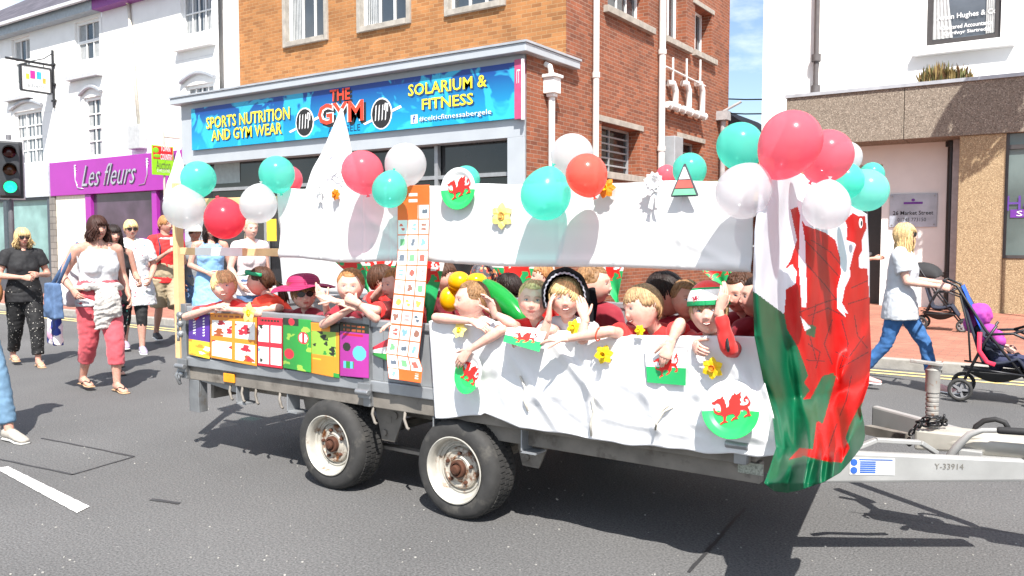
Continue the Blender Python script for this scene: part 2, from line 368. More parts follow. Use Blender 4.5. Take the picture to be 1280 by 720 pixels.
# ---- wall helper: a sheet with recessed openings
def wall(mb, ax, c, u0, u1, z0, z1, holes, depth=.12, flip=1):
    us = sorted({u0, u1, *[h[0] for h in holes], *[h[1] for h in holes]}); zs = sorted({z0, z1, *[h[2] for h in holes], *[h[3] for h in holes]})
    def P(u, z, d=0):
        return V((u, c + d, z)) if ax == 'Y' else V((c - d, u, z))
    for a, b in zip(us, us[1:]):
        for e, f in zip(zs, zs[1:]):
            mu, mz = (a + b) / 2, (e + f) / 2
            if any(h[0] < mu < h[1] and h[2] < mz < h[3] for h in holes) or not (u0 <= mu <= u1 and z0 <= mz <= z1): continue
            mb.quad(P(a, e), P(b, e), P(b, f), P(a, f))
    for a, b, e, f in holes:
        d = depth
        mb.quad(P(a, e), P(a, e, d), P(a, f, d), P(a, f)); mb.quad(P(b, e), P(b, f), P(b, f, d), P(b, e, d))
        mb.quad(P(a, e), P(b, e), P(b, e, d), P(a, e, d)); mb.quad(P(a, f), P(a, f, d), P(b, f, d), P(b, f))
    return mb
def bx(mb, ax, c, u0, u1, z0, z1, d0, d1, mi=0):   # box given by wall coordinates; d = how far in front of the wall (negative: inside)
    if ax == 'Y': mb.bb(u0, u1, c - d1, c - d0, z0, z1, mi)
    else: mb.bb(c + d0, c + d1, u0, u1, z0, z1, mi)
def window(par, ax, c, u0, u1, z0, z1, cols=2, rows=2, dep=.1, fm=None, gm=None, bar=.03, sill=None, sash=False, curt=None, edge=.05, label=None):
    fm = fm or pwhite; f = MB(); d = -dep
    for a, b, e, g in ((u0, u0 + edge, z0, z1), (u1 - edge, u1, z0, z1), (u0 + edge, u1 - edge, z0, z0 + edge), (u0 + edge, u1 - edge, z1 - edge, z1)): bx(f, ax, c, a, b, e, g, d, d + .05)
    iu0, iu1, iz0, iz1 = u0 + edge, u1 - edge, z0 + edge, z1 - edge
    for i in range(1, cols): x = iu0 + (iu1 - iu0) * i / cols; bx(f, ax, c, x - bar / 2, x + bar / 2, iz0, iz1, d + .003, d + .035)
    for j in range(1, rows):
        z = iz0 + (iz1 - iz0) * j / rows; w = bar / 2 if not (sash and j == rows // 2) else .035
        bx(f, ax, c, iu0, iu1, z - w, z + w, d + .001, d + .045 if w > .03 else d + .032)
    fr = f.build('window', fm, par, bevel=.004)
    p = MB(); bx(p, ax, c, u0 + .01, u1 - .01, z0 + .01, z1 - .01, d - .02, d + .006); p.build('pane', gm or glass, fr)
    if curt:
        q = MB()
        for a, b in curt:
            n = 10; ua = u0 + (u1 - u0) * a; ub = u0 + (u1 - u0) * b
            def F(s, t, ua=ua, ub=ub):
                u = ua + (ub - ua) * s; dd = d + .008 + .006 * sin(s * 40); z = z0 + edge + (z1 - z0 - 2 * edge) * t
                return V((u, c - dd, z)) if ax == 'Y' else V((c + dd, u, z))
            q.sheet(F, 24, 2)
        q.build('curtain', curtain, fr, smooth=True)
    if sill:
        s = MB(); bx(s, ax, c, u0 - sill[0], u1 + sill[0], z0 - sill[1], z0 - .004, -dep * .6, sill[2]); s.build('sill', sill[3] if len(sill) > 3 else fm, fr, bevel=.006)
    return fr
def spanY(xl, yt, yb, xr, Y):    # rectangle on a wall from its left edge's two corners and its right edge
    a = PY(xl, yt, Y); b = PY(xl, yb, Y); r = PY(xr, yt, Y); return a.x, r.x, b.z, a.z
def spanX(xl, yt, yb, xr, X):
    a = PX(xl, yt, X); b = PX(xl, yb, X); r = PX(xr, yt, X); return a.y, r.y, b.z, a.z

# ================================================================ LEFT WHITE SHOPS
YW = 11.0
XB = PY(300, 100, 11.5).x         # joint with the brick building
XM = PY(127.5, 40, YW).x            # joint between the two white houses
zE = PY(60, 34, YW).z
def white_house(name, label, x0, x1, wins, eave_m, gutter_m, extra):
    b = thing(name, label, 'building', ((x0 + x1) / 2, YW, 0)); 
    m = MB(); wall(m, 'Y', YW, x0, x1, 2.6, zE, wins, .14)
    m.bb(x0, x1, YW + .3, YW + 7, 2.6, zE - .02)
    z = 2.9                                                # ashlar joints cut in the render
    wl = m.build('wall', render_w, b)
    g = MB()
    while z < zE - .3:
        us = sorted([(h[0] - .05, h[1] + .05) for h in wins if h[2] - .1 < z < h[3] + .1]); cur = x0
        for ua, ub in us + [(x1, x1)]:
            if ua > cur: g.bb(cur, ua, YW - .004, YW + .002, z - .006, z + .006)
            cur = max(cur, ub)
        z += .62
    g.build('render_joint', mat('render_joint', (.70, .70, .70), .9), b)
    e = MB(); e.bb(x0, x1, YW - .24, YW + .02, zE, zE + .26); e.build('eaves_board', eave_m, b, bevel=.01)
    e = MB(); n = 8; P = [(YW - .26 - .07 + .07 * cos(t), zE + .27 + .07 * sin(t)) for t in [pi + pi * i / n for i in range(n + 1)]]
    e.sheet(lambda u, v: V((x0 + (x1 - x0) * u, P[int(round(v * n))][0], P[int(round(v * n))][1])), 1, n); 
    e.bb(x0, x1, YW - .40, YW - .385, zE + .20, zE + .275)
    e.build('gutter', gutter_m, b)
    return b
wl = [spanY(14, 50, 108, 37, YW), spanY(93, 29, 80, 123.5, YW), spanY(17, 141, 208, 52, YW), spanY(104, 123, 198, 126, YW)]
e_ = spanY(104, 123, 198, 126, YW)
A = white_house('white_rendered_house', 'white rendered house with grey eaves and slate roof at the left end of the street', -31, XM - .005, wl, mat('blue_grey_eaves', (.33, .38, .42), .6), mat('pale_gutter', (.55, .56, .58), .5), None)
slate = brick('slate_roof', '55525c', '44424c', '35333c', w=.30, h=.22, ms=.008, flat=False)
m = MB(); hx = PY(0, 24, YW + 1.9)
ridge_y, ridge_z = YW + 3.6, zE + 3.0
xl = hx.x - 2.6
m.add([(xl - 1.5, YW - .3, zE + .26), (XM, YW - .3, zE + .26), (XM, ridge_y, ridge_z), (xl + 3.4, ridge_y, ridge_z), (xl - 1.5, ridge_y + 4, zE + .26)], [(0, 1, 2, 3), (0, 3, 4)])
m.add([(xl - 1.5, YW - .3, zE + .20), (XM, YW - .3, zE + .20), (XM, ridge_y, ridge_z - .08), (xl + 3.4, ridge_y, ridge_z - .08)], [(3, 2, 1, 0)])
m.build('roof', slate, A)
for i, h in enumerate(wl):
    f = window(A, 'Y', YW, *h, cols=3 if i < 3 else 2, rows=2 if i < 2 else 4, sash=True, dep=.11, curt=[(.08, .92)] if i == 2 else [(.08, .35), (.68, .92)], edge=.07, sill=None)
    if i < 2:
        s = MB(); bx(s, 'Y', YW, h[0] - .25, h[1] + .1, h[2] - .42, h[2] - .32, 0, .16); s.build('sill', mat('grey_sill', (.45, .46, .48), .7), f)
    else:
        s = MB(); n = 10; x0, x1 = h[0] - .1, h[1] + .1
        s.tube([(x0 + (x1 - x0) * k / n, YW - .05, h[3] + .08 + .16 * sin(pi * k / n)) for k in range(n + 1)], .045, 6); s.build('arched_hood', lead, f)
B = white_house('white_shop_house', 'white painted house with purple eaves above the purple shop', XM + .005, XB - .02, [spanY(224, -60, 48, 263, YW), spanY(231, 108, 150, 267, YW)], mat('purple_eaves', '86408c', .5), purple, None)
m = MB(); m.add([(XM + .01, YW - .3, zE + .26), (XB - .02, YW - .3, zE + .26), (XB - .02, ridge_y, ridge_z), (XM + .01, ridge_y, ridge_z)], [(0, 1, 2, 3)])
m.build('roof', slate, B)
for i, h in enumerate([spanY(224, -60, 48, 263, YW), spanY(231, 108, 150, 267, YW)]):
    f = window(B, 'Y', YW, *h, cols=4, rows=(4, 2)[i], sash=True, dep=.11, curt=[(.08, .4), (.6, .92)], edge=.07)
    s = MB()
    if i == 0: bx(s, 'Y', YW, h[0] - .12, h[1] + .12, h[2] - .30, h[2] - .2, 0, .14); s.build('sill', render_w, f)
    else:
        n = 10; x0, x1 = h[0] - .1, h[1] + .1
        s.tube([(x0 + (x1 - x0) * k / n, YW - .05, h[3] + .08 + .16 * sin(pi * k / n)) for k in range(n + 1)], .045, 6); s.build('arched_hood', lead, f)
p = spanY(168, 158, 188, 184, YW); m = MB(); bx(m, 'Y', YW, *p[:2], *p[2:], 0, .18); m.build('alarm_box', mat('grey_box', (.42, .43, .44), .6), B, bevel=.02)
a_, b_ = PY(163, 4, YW), PY(176, 158, YW)
m = MB(); m.tube([V((a_.x, YW - .05, a_.z)), V((b_.x, YW - .05, b_.z))], .035, 8); m.tube([V((a_.x, YW - .06, a_.z - .02)), V((a_.x - .02, YW - .2, a_.z + .2))], .045, 8); m.build('drainpipe', mat('cream_pipe', (.66, .62, .52), .5), B, smooth=True)
# purple shopfront
YS = YW - .22
sx0, sx1 = PY(62, 220, YS).x, XB - .06
zt, zb = PY(140, 196, YS).z, PY(140, 241, YS).z
m = MB(); m.bb(sx0, sx1, YS, YW - .004, zb, zt); fsc = m.build('shop_fascia', purple, B, bevel=.01)
mc = PY(133, 216, YS)
silver = mat('silver_letters', (.62, .60, .66), .3, metal=.7)
text("Les fleurs", V((mc.x + .1, YS, (zt + zb) / 2)), UX, UZ, 2.3, .50, mat('dark_purple_shadow', (.05, .02, .06), .5), B, th=.006, bold=.012, shear=.5)
text("Les fleurs", V((mc.x + .07, YS, (zt + zb) / 2 + .025)), UX, UZ, 2.3, .50, silver, B, th=.012, bold=-.004, shear=.5)
m = MB()
for cx, s in ((PY(97, 216, YS).x, 1), (PY(181, 206, YS).x, -1)):
    z0 = (zt + zb) / 2
    m.tube([V((cx - .1 * s, YS - .01, z0 + .28)), V((cx - .1 * s, YS - .01, z0 - .05)), V((cx, YS - .01, z0 - .25)), V((cx + .25 * s, YS - .01, z0 - .28))], [.018, .014, .012, .006], 6)
    for k in range(3): m.ell((cx - .1 * s, YS - .012, z0 + .28 - k * .06), (.05, .01, .035), nu=8, nv=6)
m.build('scroll_ornament', silver, B, smooth=True)
xs = [PY(p, 280, YS).x for p in (62, 68, 105, 112, 188, 194, 215)] + [sx1]
m = MB(); m.bb(xs[1], xs[2], YS + .06, YW, 0.1, zb - .003); m.build('shop_pier', mat('cream_stucco', (.72, .68, .58), .85, bump=.002), B)
m = MB(); m.bb(xs[0] - .02, xs[1], YS + .02, YW, 0.1, zb - .003); m.build('stone_quoin', brick('grey_stone', '8c8882', '77736e', '5c5955', w=.3, h=.16), B)
m = MB()
for a, b, e, f in ((xs[2], xs[3], .1, zb - .003), (xs[4], xs[5], .1, zb - .003), (xs[5], sx1, 1.75, 1.88), (sx1 - .12, sx1, .1, 1.75), (xs[3], xs[4], .1, .75)): m.bb(a, b, YS + .04, YW - .02, e, f)
m.build('purple_shop_frame', purple, B, bevel=.008)
m = MB(); m.bb(xs[3], xs[4], YS + .12, YW - .03, .75, zb - .004); m.bb(xs[5], sx1, YS + .13, YW - .03, 1.88, zb - .004); m.build('shop_window', mat('purple_tint_glass', (.07, .045, .075), .12, var=.5, scale=1.5), B)
m = MB(); m.bb(xs[5] + .01, sx1 - .13, YS + .1, YW - .03, .1, 1.74); m.build('shop_door', purple, B, bevel=.01)
m = MB(); a = PY(113, 290, YS).x
m.bb(xs[3], xs[4], YS + .112, YS + .118, 1.3, 1.55); m.build('window_band', mat('violet_film', '7d3a86', .4), B)
# grey shop left
g0 = xs[0] - .03
zt2, zb2 = PY(30, 205, YS).z, PY(30, 247, YS).z
m = MB(); m.bb(-31, g0, YS + .02, YW - .004, zb2, zt2); m.build('shop_fascia', mat('pale_blue_grey', (.50, .55, .59), .5), A)
m = MB(); m.bb(-31, g0, YS + .06, YW, zb2 - .07, zb2 - .004); m.bb(-31, g0, YS + .1, YW, .1, .55)
for px in (5, 60): x = PY(px, 300, YS).x; m.bb(x - .09, x + .09, YS + .05, YW, .55, zb2 - .07)
m.build('shop_frame', mat('dark_slate_paint', (.06, .075, .09), .5), A)
m = MB(); m.bb(-31, g0, YS + .14, YW - .02, .55, zb2 - .07); m.build('shop_window', glass_teal, A)
# hanging sign, square to the wall
hs = PY(68, 100, YW); HX = hs.x
hg = thing('hanging_shop_sign', 'white hanging shop sign on a black iron bracket above the street', 'sign', (HX, YW, 4.0))
m = MB(); z1, z0 = PX(66, 88, HX).z, PX(66, 117, HX).z; y0 = PX(26, 82, HX).y; y1 = YW - .12
m.bb(HX - .03, HX + .03, y0, y1, z0, z1); bo = m.build('board', mat('sign_white', (.72, .72, .70), .5), hg, bevel=.006)
m = MB(); f = .035
for a, b, e, g in ((y0 - .02, y1 + .02, z1, z1 + f), (y0 - .02, y1 + .02, z0 - f, z0), (y0 - f, y0, z0, z1), (y1, y1 + f, z0, z1)): m.bb(HX - .045, HX + .045, a, b, e, g)
m.tube([(HX, y0 - .35, z1 + .12), (HX, YW - .02, z1 + .12)], .03, 8); m.tube([(HX, YW - .03, z0 - .35), (HX, YW - .03, z1 + .5)], .03, 8)
m.tube([(HX, YW - .03, z1 + .42), (HX, YW - .25, z1 + .25), (HX, YW - .55, z1 + .14)], .012, 6)
for k in (.0, .4, .9): m.bb(HX - .09, HX + .09, YW - .05, YW - .001, z0 - .2 + k, z0 - .15 + k)
for t in (.2, .8): y = y0 + (y1 - y0) * t; m.tube([(HX, y, z1), (HX, y, z1 + .12)], .01, 6)
m.build('bracket', dkmetal, hg)
hh = z1 - z0; ww = y1 - y0
for t, zz, s, c in ((.20, .52, .20, 'b6c93a'), (.38, .62, .30, 'd9268a'), (.60, .62, .28, '2f9ed6'), (.78, .42, .2, 'f09a3c')):
    m = MB(); cy = y0 + ww * t; cz = z0 + hh * (zz + .05); k = s * hh * .55; m.bb(HX + .031, HX + .035, cy - k * .6, cy + k * .6, cz - k, cz + k); m.build('colour_tile', mat('tile_' + c, c, .5), hg)
text('advertc', (HX + .03, y0 + ww * .5, z0 + hh * .22), UY, UZ, ww * .62, hh * .16, mat('grey_letters', (.25, .28, .3), .6), hg)
# estate agent's board, square to the wall
TX = PY(232, 200, YW).x
tb = thing('estate_agent_board', 'red and green auction board sticking out above the purple shop', 'sign', (TX, YW, 3))
ya = PX(190, 200, TX).y; yb = YW - .3; za, zb_ = PX(190, 181, TX).z, PX(190, 218, TX).z; zm = PX(190, 198, TX).z
m = MB(); m.bb(TX - .012, TX + .012, ya, yb, zb_, za); m.build('board', mat('lime_board', '8ed321', .5), tb)
m = MB(); m.bb(TX + .0125, TX + .016, ya + .02, yb - .02, zm, za - .02); m.build('red_band', mat('board_red', 'd32b2b', .5), tb)
m = MB(); m.tube([(TX - .03, yb - .2, zb_ - .6), (TX - .03, yb - .2, za + .3)], .025, 6); m.tube([(TX - .03, yb - .2, za + .2), (TX - .03, YW, za + .2)], .02, 6); m.build('post', mat('board_post', (.5, .45, .38), .8), tb)
wlt = mat('white_lettering', (.8, .8, .8), .5); hy = (zm + za) / 2; W_ = yb - ya
text('TOWN', (TX + .0125, ya + W_ * .62, hy + .09), UY, UZ, W_ * .45, .13, wlt, tb, bold=.02)
text('COUNTRY', (TX + .0125, ya + W_ * .66, hy - .09), UY, UZ, W_ * .58, .13, wlt, tb, bold=.02)
text('Auction', (TX + .0125, ya + W_ * .5, (zm + zb_) / 2 + .05), UY, UZ, W_ * .66, .2, mat('dark_green_letters', (.12, .14, .06), .6), tb)
text('01492 531393', (TX + .0125, ya + W_ * .5, zb_ + .09), UY, UZ, W_ * .6, .07, wlt, tb)
m = MB(); m.ell((TX + .015, ya + W_ * .17, hy + .04), (.006, .07, .06), nu=10, nv=6); m.ell((TX + .015, ya + W_ * .22, hy - .08), (.006, .09, .04), nu=10, nv=6); m.build('leaf_mark', mat('leaf_green', '7cc41f', .5), tb)
# traffic light
TL = thing('traffic_light', 'black traffic light showing green on a backing board at the left edge', 'traffic light')
tp = PY(12, 212, 8.75); TL.location = (tp.x, tp.y, 0)
zc = tp.z; fw = (CAMP - tp); fw.z = 0; fw.normalize(); fw = (fw + V((.25, -.1, 0))).normalized(); sd_ = V((-fw.y, fw.x, 0)); R = Matrix((sd_, fw, UZ)).transposed()
H = 1.28; m = MB(); m.box(tp - fw * .06, (.56, .03, H), R); m.build('backing_board', mat('board_edge_white', (.55, .56, .58), .5), TL, bevel=.03)
m = MB(); m.box(tp - fw * .035, (.50, .03, H - .06), R); m.box(tp + fw * .06, (.38, .2, H - .14), R); m.build('signal_head', mat('signal_black', (.03, .032, .036), .45), TL, bevel=.03)
for k, (c, e) in enumerate((('3a0a08', 0), ('4a2a16', 0), ('14d08a', 1))):
    cc = tp + UZ * (.36 - .37 * k) + fw * .17
    m = MB(); m.lathe(cc, [(.125, 0), (.125, .01), (.08, .035), (.0, .045)], fw, 20)
    m.build('lamp_lens', mat('lens' + str(k), c, .2, emit=(lin('22e89a'), 1.2) if e else None), TL, smooth=True)
    m = MB(); n = 14; 
    vs = lambda u, v: cc + (sd_ * cos(-.25 + (pi + .5) * u) + UZ * sin(-.25 + (pi + .5) * u)) * .135 + fw * (.2 * v)
    m.sheet(vs, 16, 2); o = m.build('visor', black, TL, smooth=True); s = o.modifiers.new('s', 'SOLIDIFY'); s.thickness = .006
m = MB(); m.tube([(tp.x - fw.x * .1, tp.y - fw.y * .1, 0.1), (tp.x - fw.x * .1, tp.y - fw.y * .1, zc + .75)], .055, 12); m.build('pole', mat('signal_pole', (.1, .1, .11), .5), TL, smooth=True)

# ================================================================ GYM BUILDING
YU, YF = 11.5, 10.3; XC = -6.75
gym = thing('brick_gym_building', 'ochre and red brick corner building with the blue gym shop sign', 'building', (XC, YU, 0))
x0g = XB; zTop = 9.6
gw = [spanY(354, -55, 57, 409, YU), spanY(447, -70, 38, 513, YU), spanY(557, -90, 17, 632, YU)]
m = MB(); wall(m, 'Y', YU, x0g, XC, 3.0, zTop, gw, .16); m.bb(x0g, XC - .3, YU + .3, 19, .1, zTop - .02); m.build('front_wall', brickF, gym)
sw = [spanX(752, 152, 214, 800, XC), spanX(849, 172, 232, 878, XC), spanX(760, -60, 9, 811, XC), spanX(834, -60, 47, 859, XC), spanX(869, 5, 64, 890, XC)]
m = MB(); wall(m, 'X', XC, YU, PX(911, 100, XC).y, .1, zTop, sw, .32); wall(m, 'X', XC, YF + .05, YU, .1, PY(651, 66, YF).z, [], .1); 
m.quad((XC, PX(911, 100, XC).y, .1), (XC - 3, PX(911, 100, XC).y, .1), (XC - 3, PX(911, 100, XC).y, zTop), (XC, PX(911, 100, XC).y, zTop))
m.build('side_wall', brickS, gym)
conc = mat('stained_concrete', (.34, .31, .27), .9, var=.2, scale=8, bump=.002)
for i, h in enumerate(gw):
    w = h[1] - h[0]
    f = window(gym, 'Y', YU, h[0] + .07, h[1] - .07, h[2] + .04, h[3], cols=3, rows=1, dep=.12, edge=.04, bar=.045, curt=[(.04, .3)] if i < 2 else None)
    m = MB(); bx(m, 'Y', YU, h[0] - .01, h[0] + .08, h[2] - .06, h[3], -.14, .05); bx(m, 'Y', YU, h[1] - .08, h[1] + .01, h[2] - .06, h[3], -.14, .05); bx(m, 'Y', YU, h[0] + .082, h[1] - .082, h[2] - .06, h[2] + .04, -.14, .07)
    m.build('surround', conc, f, bevel=.005)
for i, h in enumerate(sw):
    bars = (2, 2, 4, 3, 3)[i]
    f = window(gym, 'X', XC, *h, cols=bars, rows=(6, 5, 1, 1, 1)[i], dep=.28, fm=(greyd if i < 2 else pwhite), gm=(glass_dk if i < 2 else glass), edge=.04, bar=.03)
    m = MB(); bx(m, 'X', XC, h[0] - .15, h[1] + .15, h[2] - .12, h[2] - .003, -.25, .1); m.build('sill', conc, f, bevel=.005); m = MB(); bx(m, 'X', XC, h[0] - .12, h[1] + .12, h[3] + .002, h[3] + .1, -.2, .025); m.build('lintel', conc, f, bevel=.005)
# shop front projecting below
zc1, zc0 = PY(651, 57, YF).z, PY(651, 67.5, YF).z; zs1, zs0 = PY(645, 78, YF).z, PY(645, 148, YF).z; zg = PY(630, 172, YF).z
m = MB(); m.bb(x0g - .5, XC + .12, YF - .15, YU + .25, zc0, zc1); m.build('flat_canopy', grey_paint, gym, bevel=.008)
m = MB(); m.bb(x0g - .5, XC + .14, YF - .17, YU + .27, zc1 + .002, zc1 + .035); m.build('canopy_flashing', lead, gym)
xw0 = PY(241, 160, YF).x; xw1 = PY(645, 100, YF).x
m = MB(); m.bb(x0g - .38, XC - .02, YF + .03, YU, zg, zc0 - .002); m.build('shop_beam', grey_paint, gym)
m = MB(); m.bb(XC - .33, XC - .02, YF + .028, YF + .5, .1, zg - .002); m.bb(x0g - .38, x0g - .1, YF + .05, YU, .1, zg - .002); m.bb(x0g - .1, XC - .33, YF + .08, YF + .4, .1, .62); m.build('shop_pillar', grey_paint, gym, bevel=.006)
m = MB(); m.bb(x0g - .1, XC - .33, YF + .30, YF + .34, .62, zg - .002); m.build('shop_glazing', glass_dk, gym)
m = MB()
for px in (330, 455, 545): x = PY(px, 200, YF + .2).x; m.bb(x - .035, x + .035, YF + .2, YF + .28, .62, zg - .003)
zt_ = PY(545, 222, YF + .2).z
m.bb(x0g - .1, XC - .33, YF + .205, YF + .275, zt_ - .03, zt_ + .03); m.bb(x0g - .1, XC - .33, YF + .21, YF + .27, .62, .68); m.build('shop_window_frame', mat('aluminium_frame', (.33, .34, .35), .4, metal=.4), gym)
# interior hints: pale panels standing behind the glass
m = MB(); 
for pa, pb, ya_, yb_ in ((268, 300, 205, 228),): 
    a = PY(pa, ya_, YF + .29); b = PY(pb, yb_, YF + .29); m.bb(a.x, b.x, YF + .288, YF + .298, b.z, a.z)
m.build('notice', mat('pale_notice', (.3, .34, .33), .6), gym)
# sign
m = MB(); m.bb(xw0, xw1, YF - .03, YF + .028, zs0, zs1)
sg = bpy.data.materials.new('blue_gym_sign'); sg.use_nodes = True; n = sg.node_tree.nodes; l = sg.node_tree.links.new; bs = n['Principled BSDF']
t = n.new('ShaderNodeTexCoord'); s = n.new('ShaderNodeSeparateXYZ'); l(t.outputs['Object'], s.inputs[0])
r = n.new('ShaderNodeMapRange'); r.inputs['From Min'].default_value = zs0; r.inputs['From Max'].default_value = zs1; l(s.outputs[2], r.inputs['Value'])
ns = n.new('ShaderNodeTexNoise'); ns.inputs['Scale'].default_value = 1.1; ns.inputs['Detail'].default_value = 3; ns.inputs['Distortion'].default_value = 2.5; l(t.outputs['Object'], ns.inputs['Vector'])
c1 = n.new('ShaderNodeValToRGB'); e = c1.color_ramp.elements; e[0].color = lin('1098c8') + (1,); e[1].color = lin('0a3484') + (1,); e[0].position = .1; e[1].position = .95; l(r.outputs[0], c1.inputs['Fac'])
c2 = n.new('ShaderNodeValToRGB'); e = c2.color_ramp.elements; e[0].color = (0, 0, 0, 1); e[1].color = (.7, .7, .7, 1); e[0].position = .54; e[1].position = .60; l(ns.outputs['Fac'], c2.inputs['Fac'])
mm = n.new('ShaderNodeMix'); mm.data_type = 'RGBA'; l(c2.outputs['Color'], mm.inputs['Factor']); l(c1.outputs['Color'], mm.inputs['A']); mm.inputs['B'].default_value = lin('35bfe0') + (1,)
l(mm.outputs['Result'], bs.inputs['Base Color']); bs.inputs['Roughness'].default_value = .4
gs = m.build('shop_sign', sg, gym)
yel = mat('yellow_lettering', 'f6dd35', .5); yd = mat('navy_letter_shadow', '0a3a6a', .5); ys = YF - .03
def sgn(s, px, py, w, h, mm, **k):
    a = PY(px - w / 2, py, YF - .03); b = PY(px + w / 2, py, YF - .03); c = PY(px, py, YF - .03); hh = h * depth(c) / FPX
    for dx, dz, q, th in ((.025, -.025, yd, .004), (0, 0, mm, .008)):
        text(s, c + V((dx, 0, dz)), UX, UZ, b.x - a.x, hh, q, gs, th=th, **k)
def persp(px0, px1, s, cy, h, mm, **k): sgn(s, (px0 + px1) / 2, cy, px1 - px0, h, mm, **k)
persp(256, 360, 'SPORTS NUTRITION', 148, 15, yel, bold=.015); persp(263, 351, 'AND GYM WEAR', 165, 14, yel, bold=.015)
persp(509, 607, 'SOLARIUM &', 107, 15, yel, bold=.015); persp(527, 591, 'FITNESS', 127, 14, yel, bold=.015)
persp(523, 613, '#celticfitnessabergele', 145, 8, wlt)
a = PY(518, 149, ys); m = MB(); k = .07; m.bb(a.x - k, a.x + k, ys - .006, ys - .002, a.z - k, a.z + k); m.build('logo_tile', wlt, gs); text('f', (a.x, ys - .004, a.z), UX, UZ, .06, .12, mat('logo_blue', '274a8f', .5), gs, bold=.03)
redl = mat('red_lettering', 'e8452c', .45)
for dx, dz, q, th, bo in ((.05, -.05, black, .004, .06), (0, 0, wlt, .008, .06), (0, 0, redl, .012, .02)):
    c = PY(432, 140, ys); a = PY(398, 140, ys); b = PY(455, 137, ys); text('GYM', V(((a.x + b.x) / 2 + dx, ys, c.z + dz)), UX, UZ, b.x - a.x, .36, q, gs, th=th, bold=bo)
    c = PY(426, 119, ys); a = PY(413, 119, ys); b = PY(438, 119, ys); text('THE', V(((a.x + b.x) / 2 + dx, ys, c.z + dz + .01)), UX, UZ, b.x - a.x, .20, q if q is not wlt else black, gs, th=th, bold=bo)
c = PY(430, 161, ys); text('ABERGELE', c, UX, UZ, PY(448, 161, ys).x - PY(408, 161, ys).x, .11, mat('navy', '0b2d55', .5), gs)
for px, py, s in ((381, 153, 1), (477, 142, 1)):      # dumb-bell drawings either side of the name
    c = PY(px, py, ys); r0 = .25
    oval = lambda a, b, n=18: [(a * cos(2 * pi * i / n), b * sin(2 * pi * i / n)) for i in range(n)]
    m = MB(); m.poly(oval(r0 * .95, r0 * 1.05), c, UX, UZ, .003, z=0.001); m.poly([(-.42, -.13), (-.38, -.16), (.45, .06), (.42, .10)], c, UX, UZ, .003, z=.0025); m.build('drawing_outline', wlt, gs)
    m = MB(); m.poly(oval(r0 * .85, r0 * .95), c, UX, UZ, .003, z=.006); m.build('drawing_plate', black, gs)
    m = MB()
    for k in range(4): m.poly([(x * .7 - .12 + k * .075, y) for x, y in [(-.03, -.12), (0, .13), (.03, .15), (.0, -.1)]], c, UX, UZ, .003, z=.011)
    m.poly([(x + .12, y + .08) for x, y in [(-.06, -.02), (-.03, .09), (.04, .07), (.03, -.06)]], c, UX, UZ, .003, z=.011)
    m.build('drawing_highlight', wlt, gs)
# pink end sign and white post at the corner
m = MB(); m.bb(xw1 + .004, XC + .02, YF - .05, YF - .01, zs0 - .02, zs1 + .03); ps = m.build('corner_panel', mat('pink_panel', 'b94a72', .5), gym, bevel=.004)
m = MB(); m.bb(XC + .0, XC + .035, YF - .09, YF - .052, zs0 - .04, zs1 + .02); m.build('corner_strip', pwhite, gym)
text('IT', ((xw1 + XC) / 2, YF - .05, zs1 - .22), UX, UZ, .06, .2, wlt, ps); text('abc def', ((xw1 + XC) / 2, YF - .05, zs0 + .2), UX, UZ, .08, .04, wlt, ps) if False else None
# pipes
def pipeX(px0, px1, y0, y1, nm='drainpipe', r=None, mt=None, off=.09):
    a = PX((px0 + px1) / 2, y0, XC + off); b = PX((px0 + px1) / 2, y1, XC + off); r = r or (px1 - px0) / 2 * depth(a) / FPX
    m = MB(); m.tube([V((XC + off, a.y, a.z)), V((XC + off, a.y, max(.1, b.z)))], r, 12)
    z = max(.1, b.z) + .4
    while z < a.z: m.tube([V((XC + off, a.y, z)), V((XC + off, a.y, z + .09))], r * 1.25, 12); z += 1.85
    return m.build(nm, mt or mat('cream_white_pipe', (.68, .67, .65), .45, var=.08), gym, smooth=True, auto=40), V((XC + off, a.y, a.z)), r
pipeX(742, 750, -60, 420); o, pa, pr = pipeX(825, 833.5, -60, 215); pipeX(685.5, 694, 108, 430)
h_ = PX(690, 104, XC + .1); m = MB(); m.box((XC + .1, h_.y, h_.z - .04), (.2, .2, .24), None); m.box((XC + .1, h_.y, h_.z + .1), (.26, .26, .05), None); m.box((XC + .1, h_.y, h_.z - .18), (.13, .13, .06), None); m.tube([(XC + .1, h_.y, h_.z + .1), (XC + .08, h_.y - .03, h_.z + .25), (XC + .0, h_.y - .05, h_.z + .3)], .045, 8)
m.build('rain_hopper', pwhite, gym, bevel=.01)
h2 = PX(903, 145, XC + .1); m = MB(); m.box((XC + .12, h2.y, h2.z), (.26, .26, .2), None); m.tube([(XC + .12, h2.y, h2.z), (XC + .12, h2.y, .1)], .06, 10); m.tube([(XC + .12, h2.y, h2.z + .1), (XC + .5, h2.y + .1, h2.z + .3)], .03, 8); m.build('rain_hopper', mat('grey_hopper', (.35, .34, .34), .6), gym)
m = MB()
zl = PX(845, 137, XC).z; yA, yB = PX(833, 140, XC + .1).y, PX(880, 140, XC + .1).y
m.tube([(XC + .11, yA, zl), (XC + .11, yB, zl)], .065, 10)
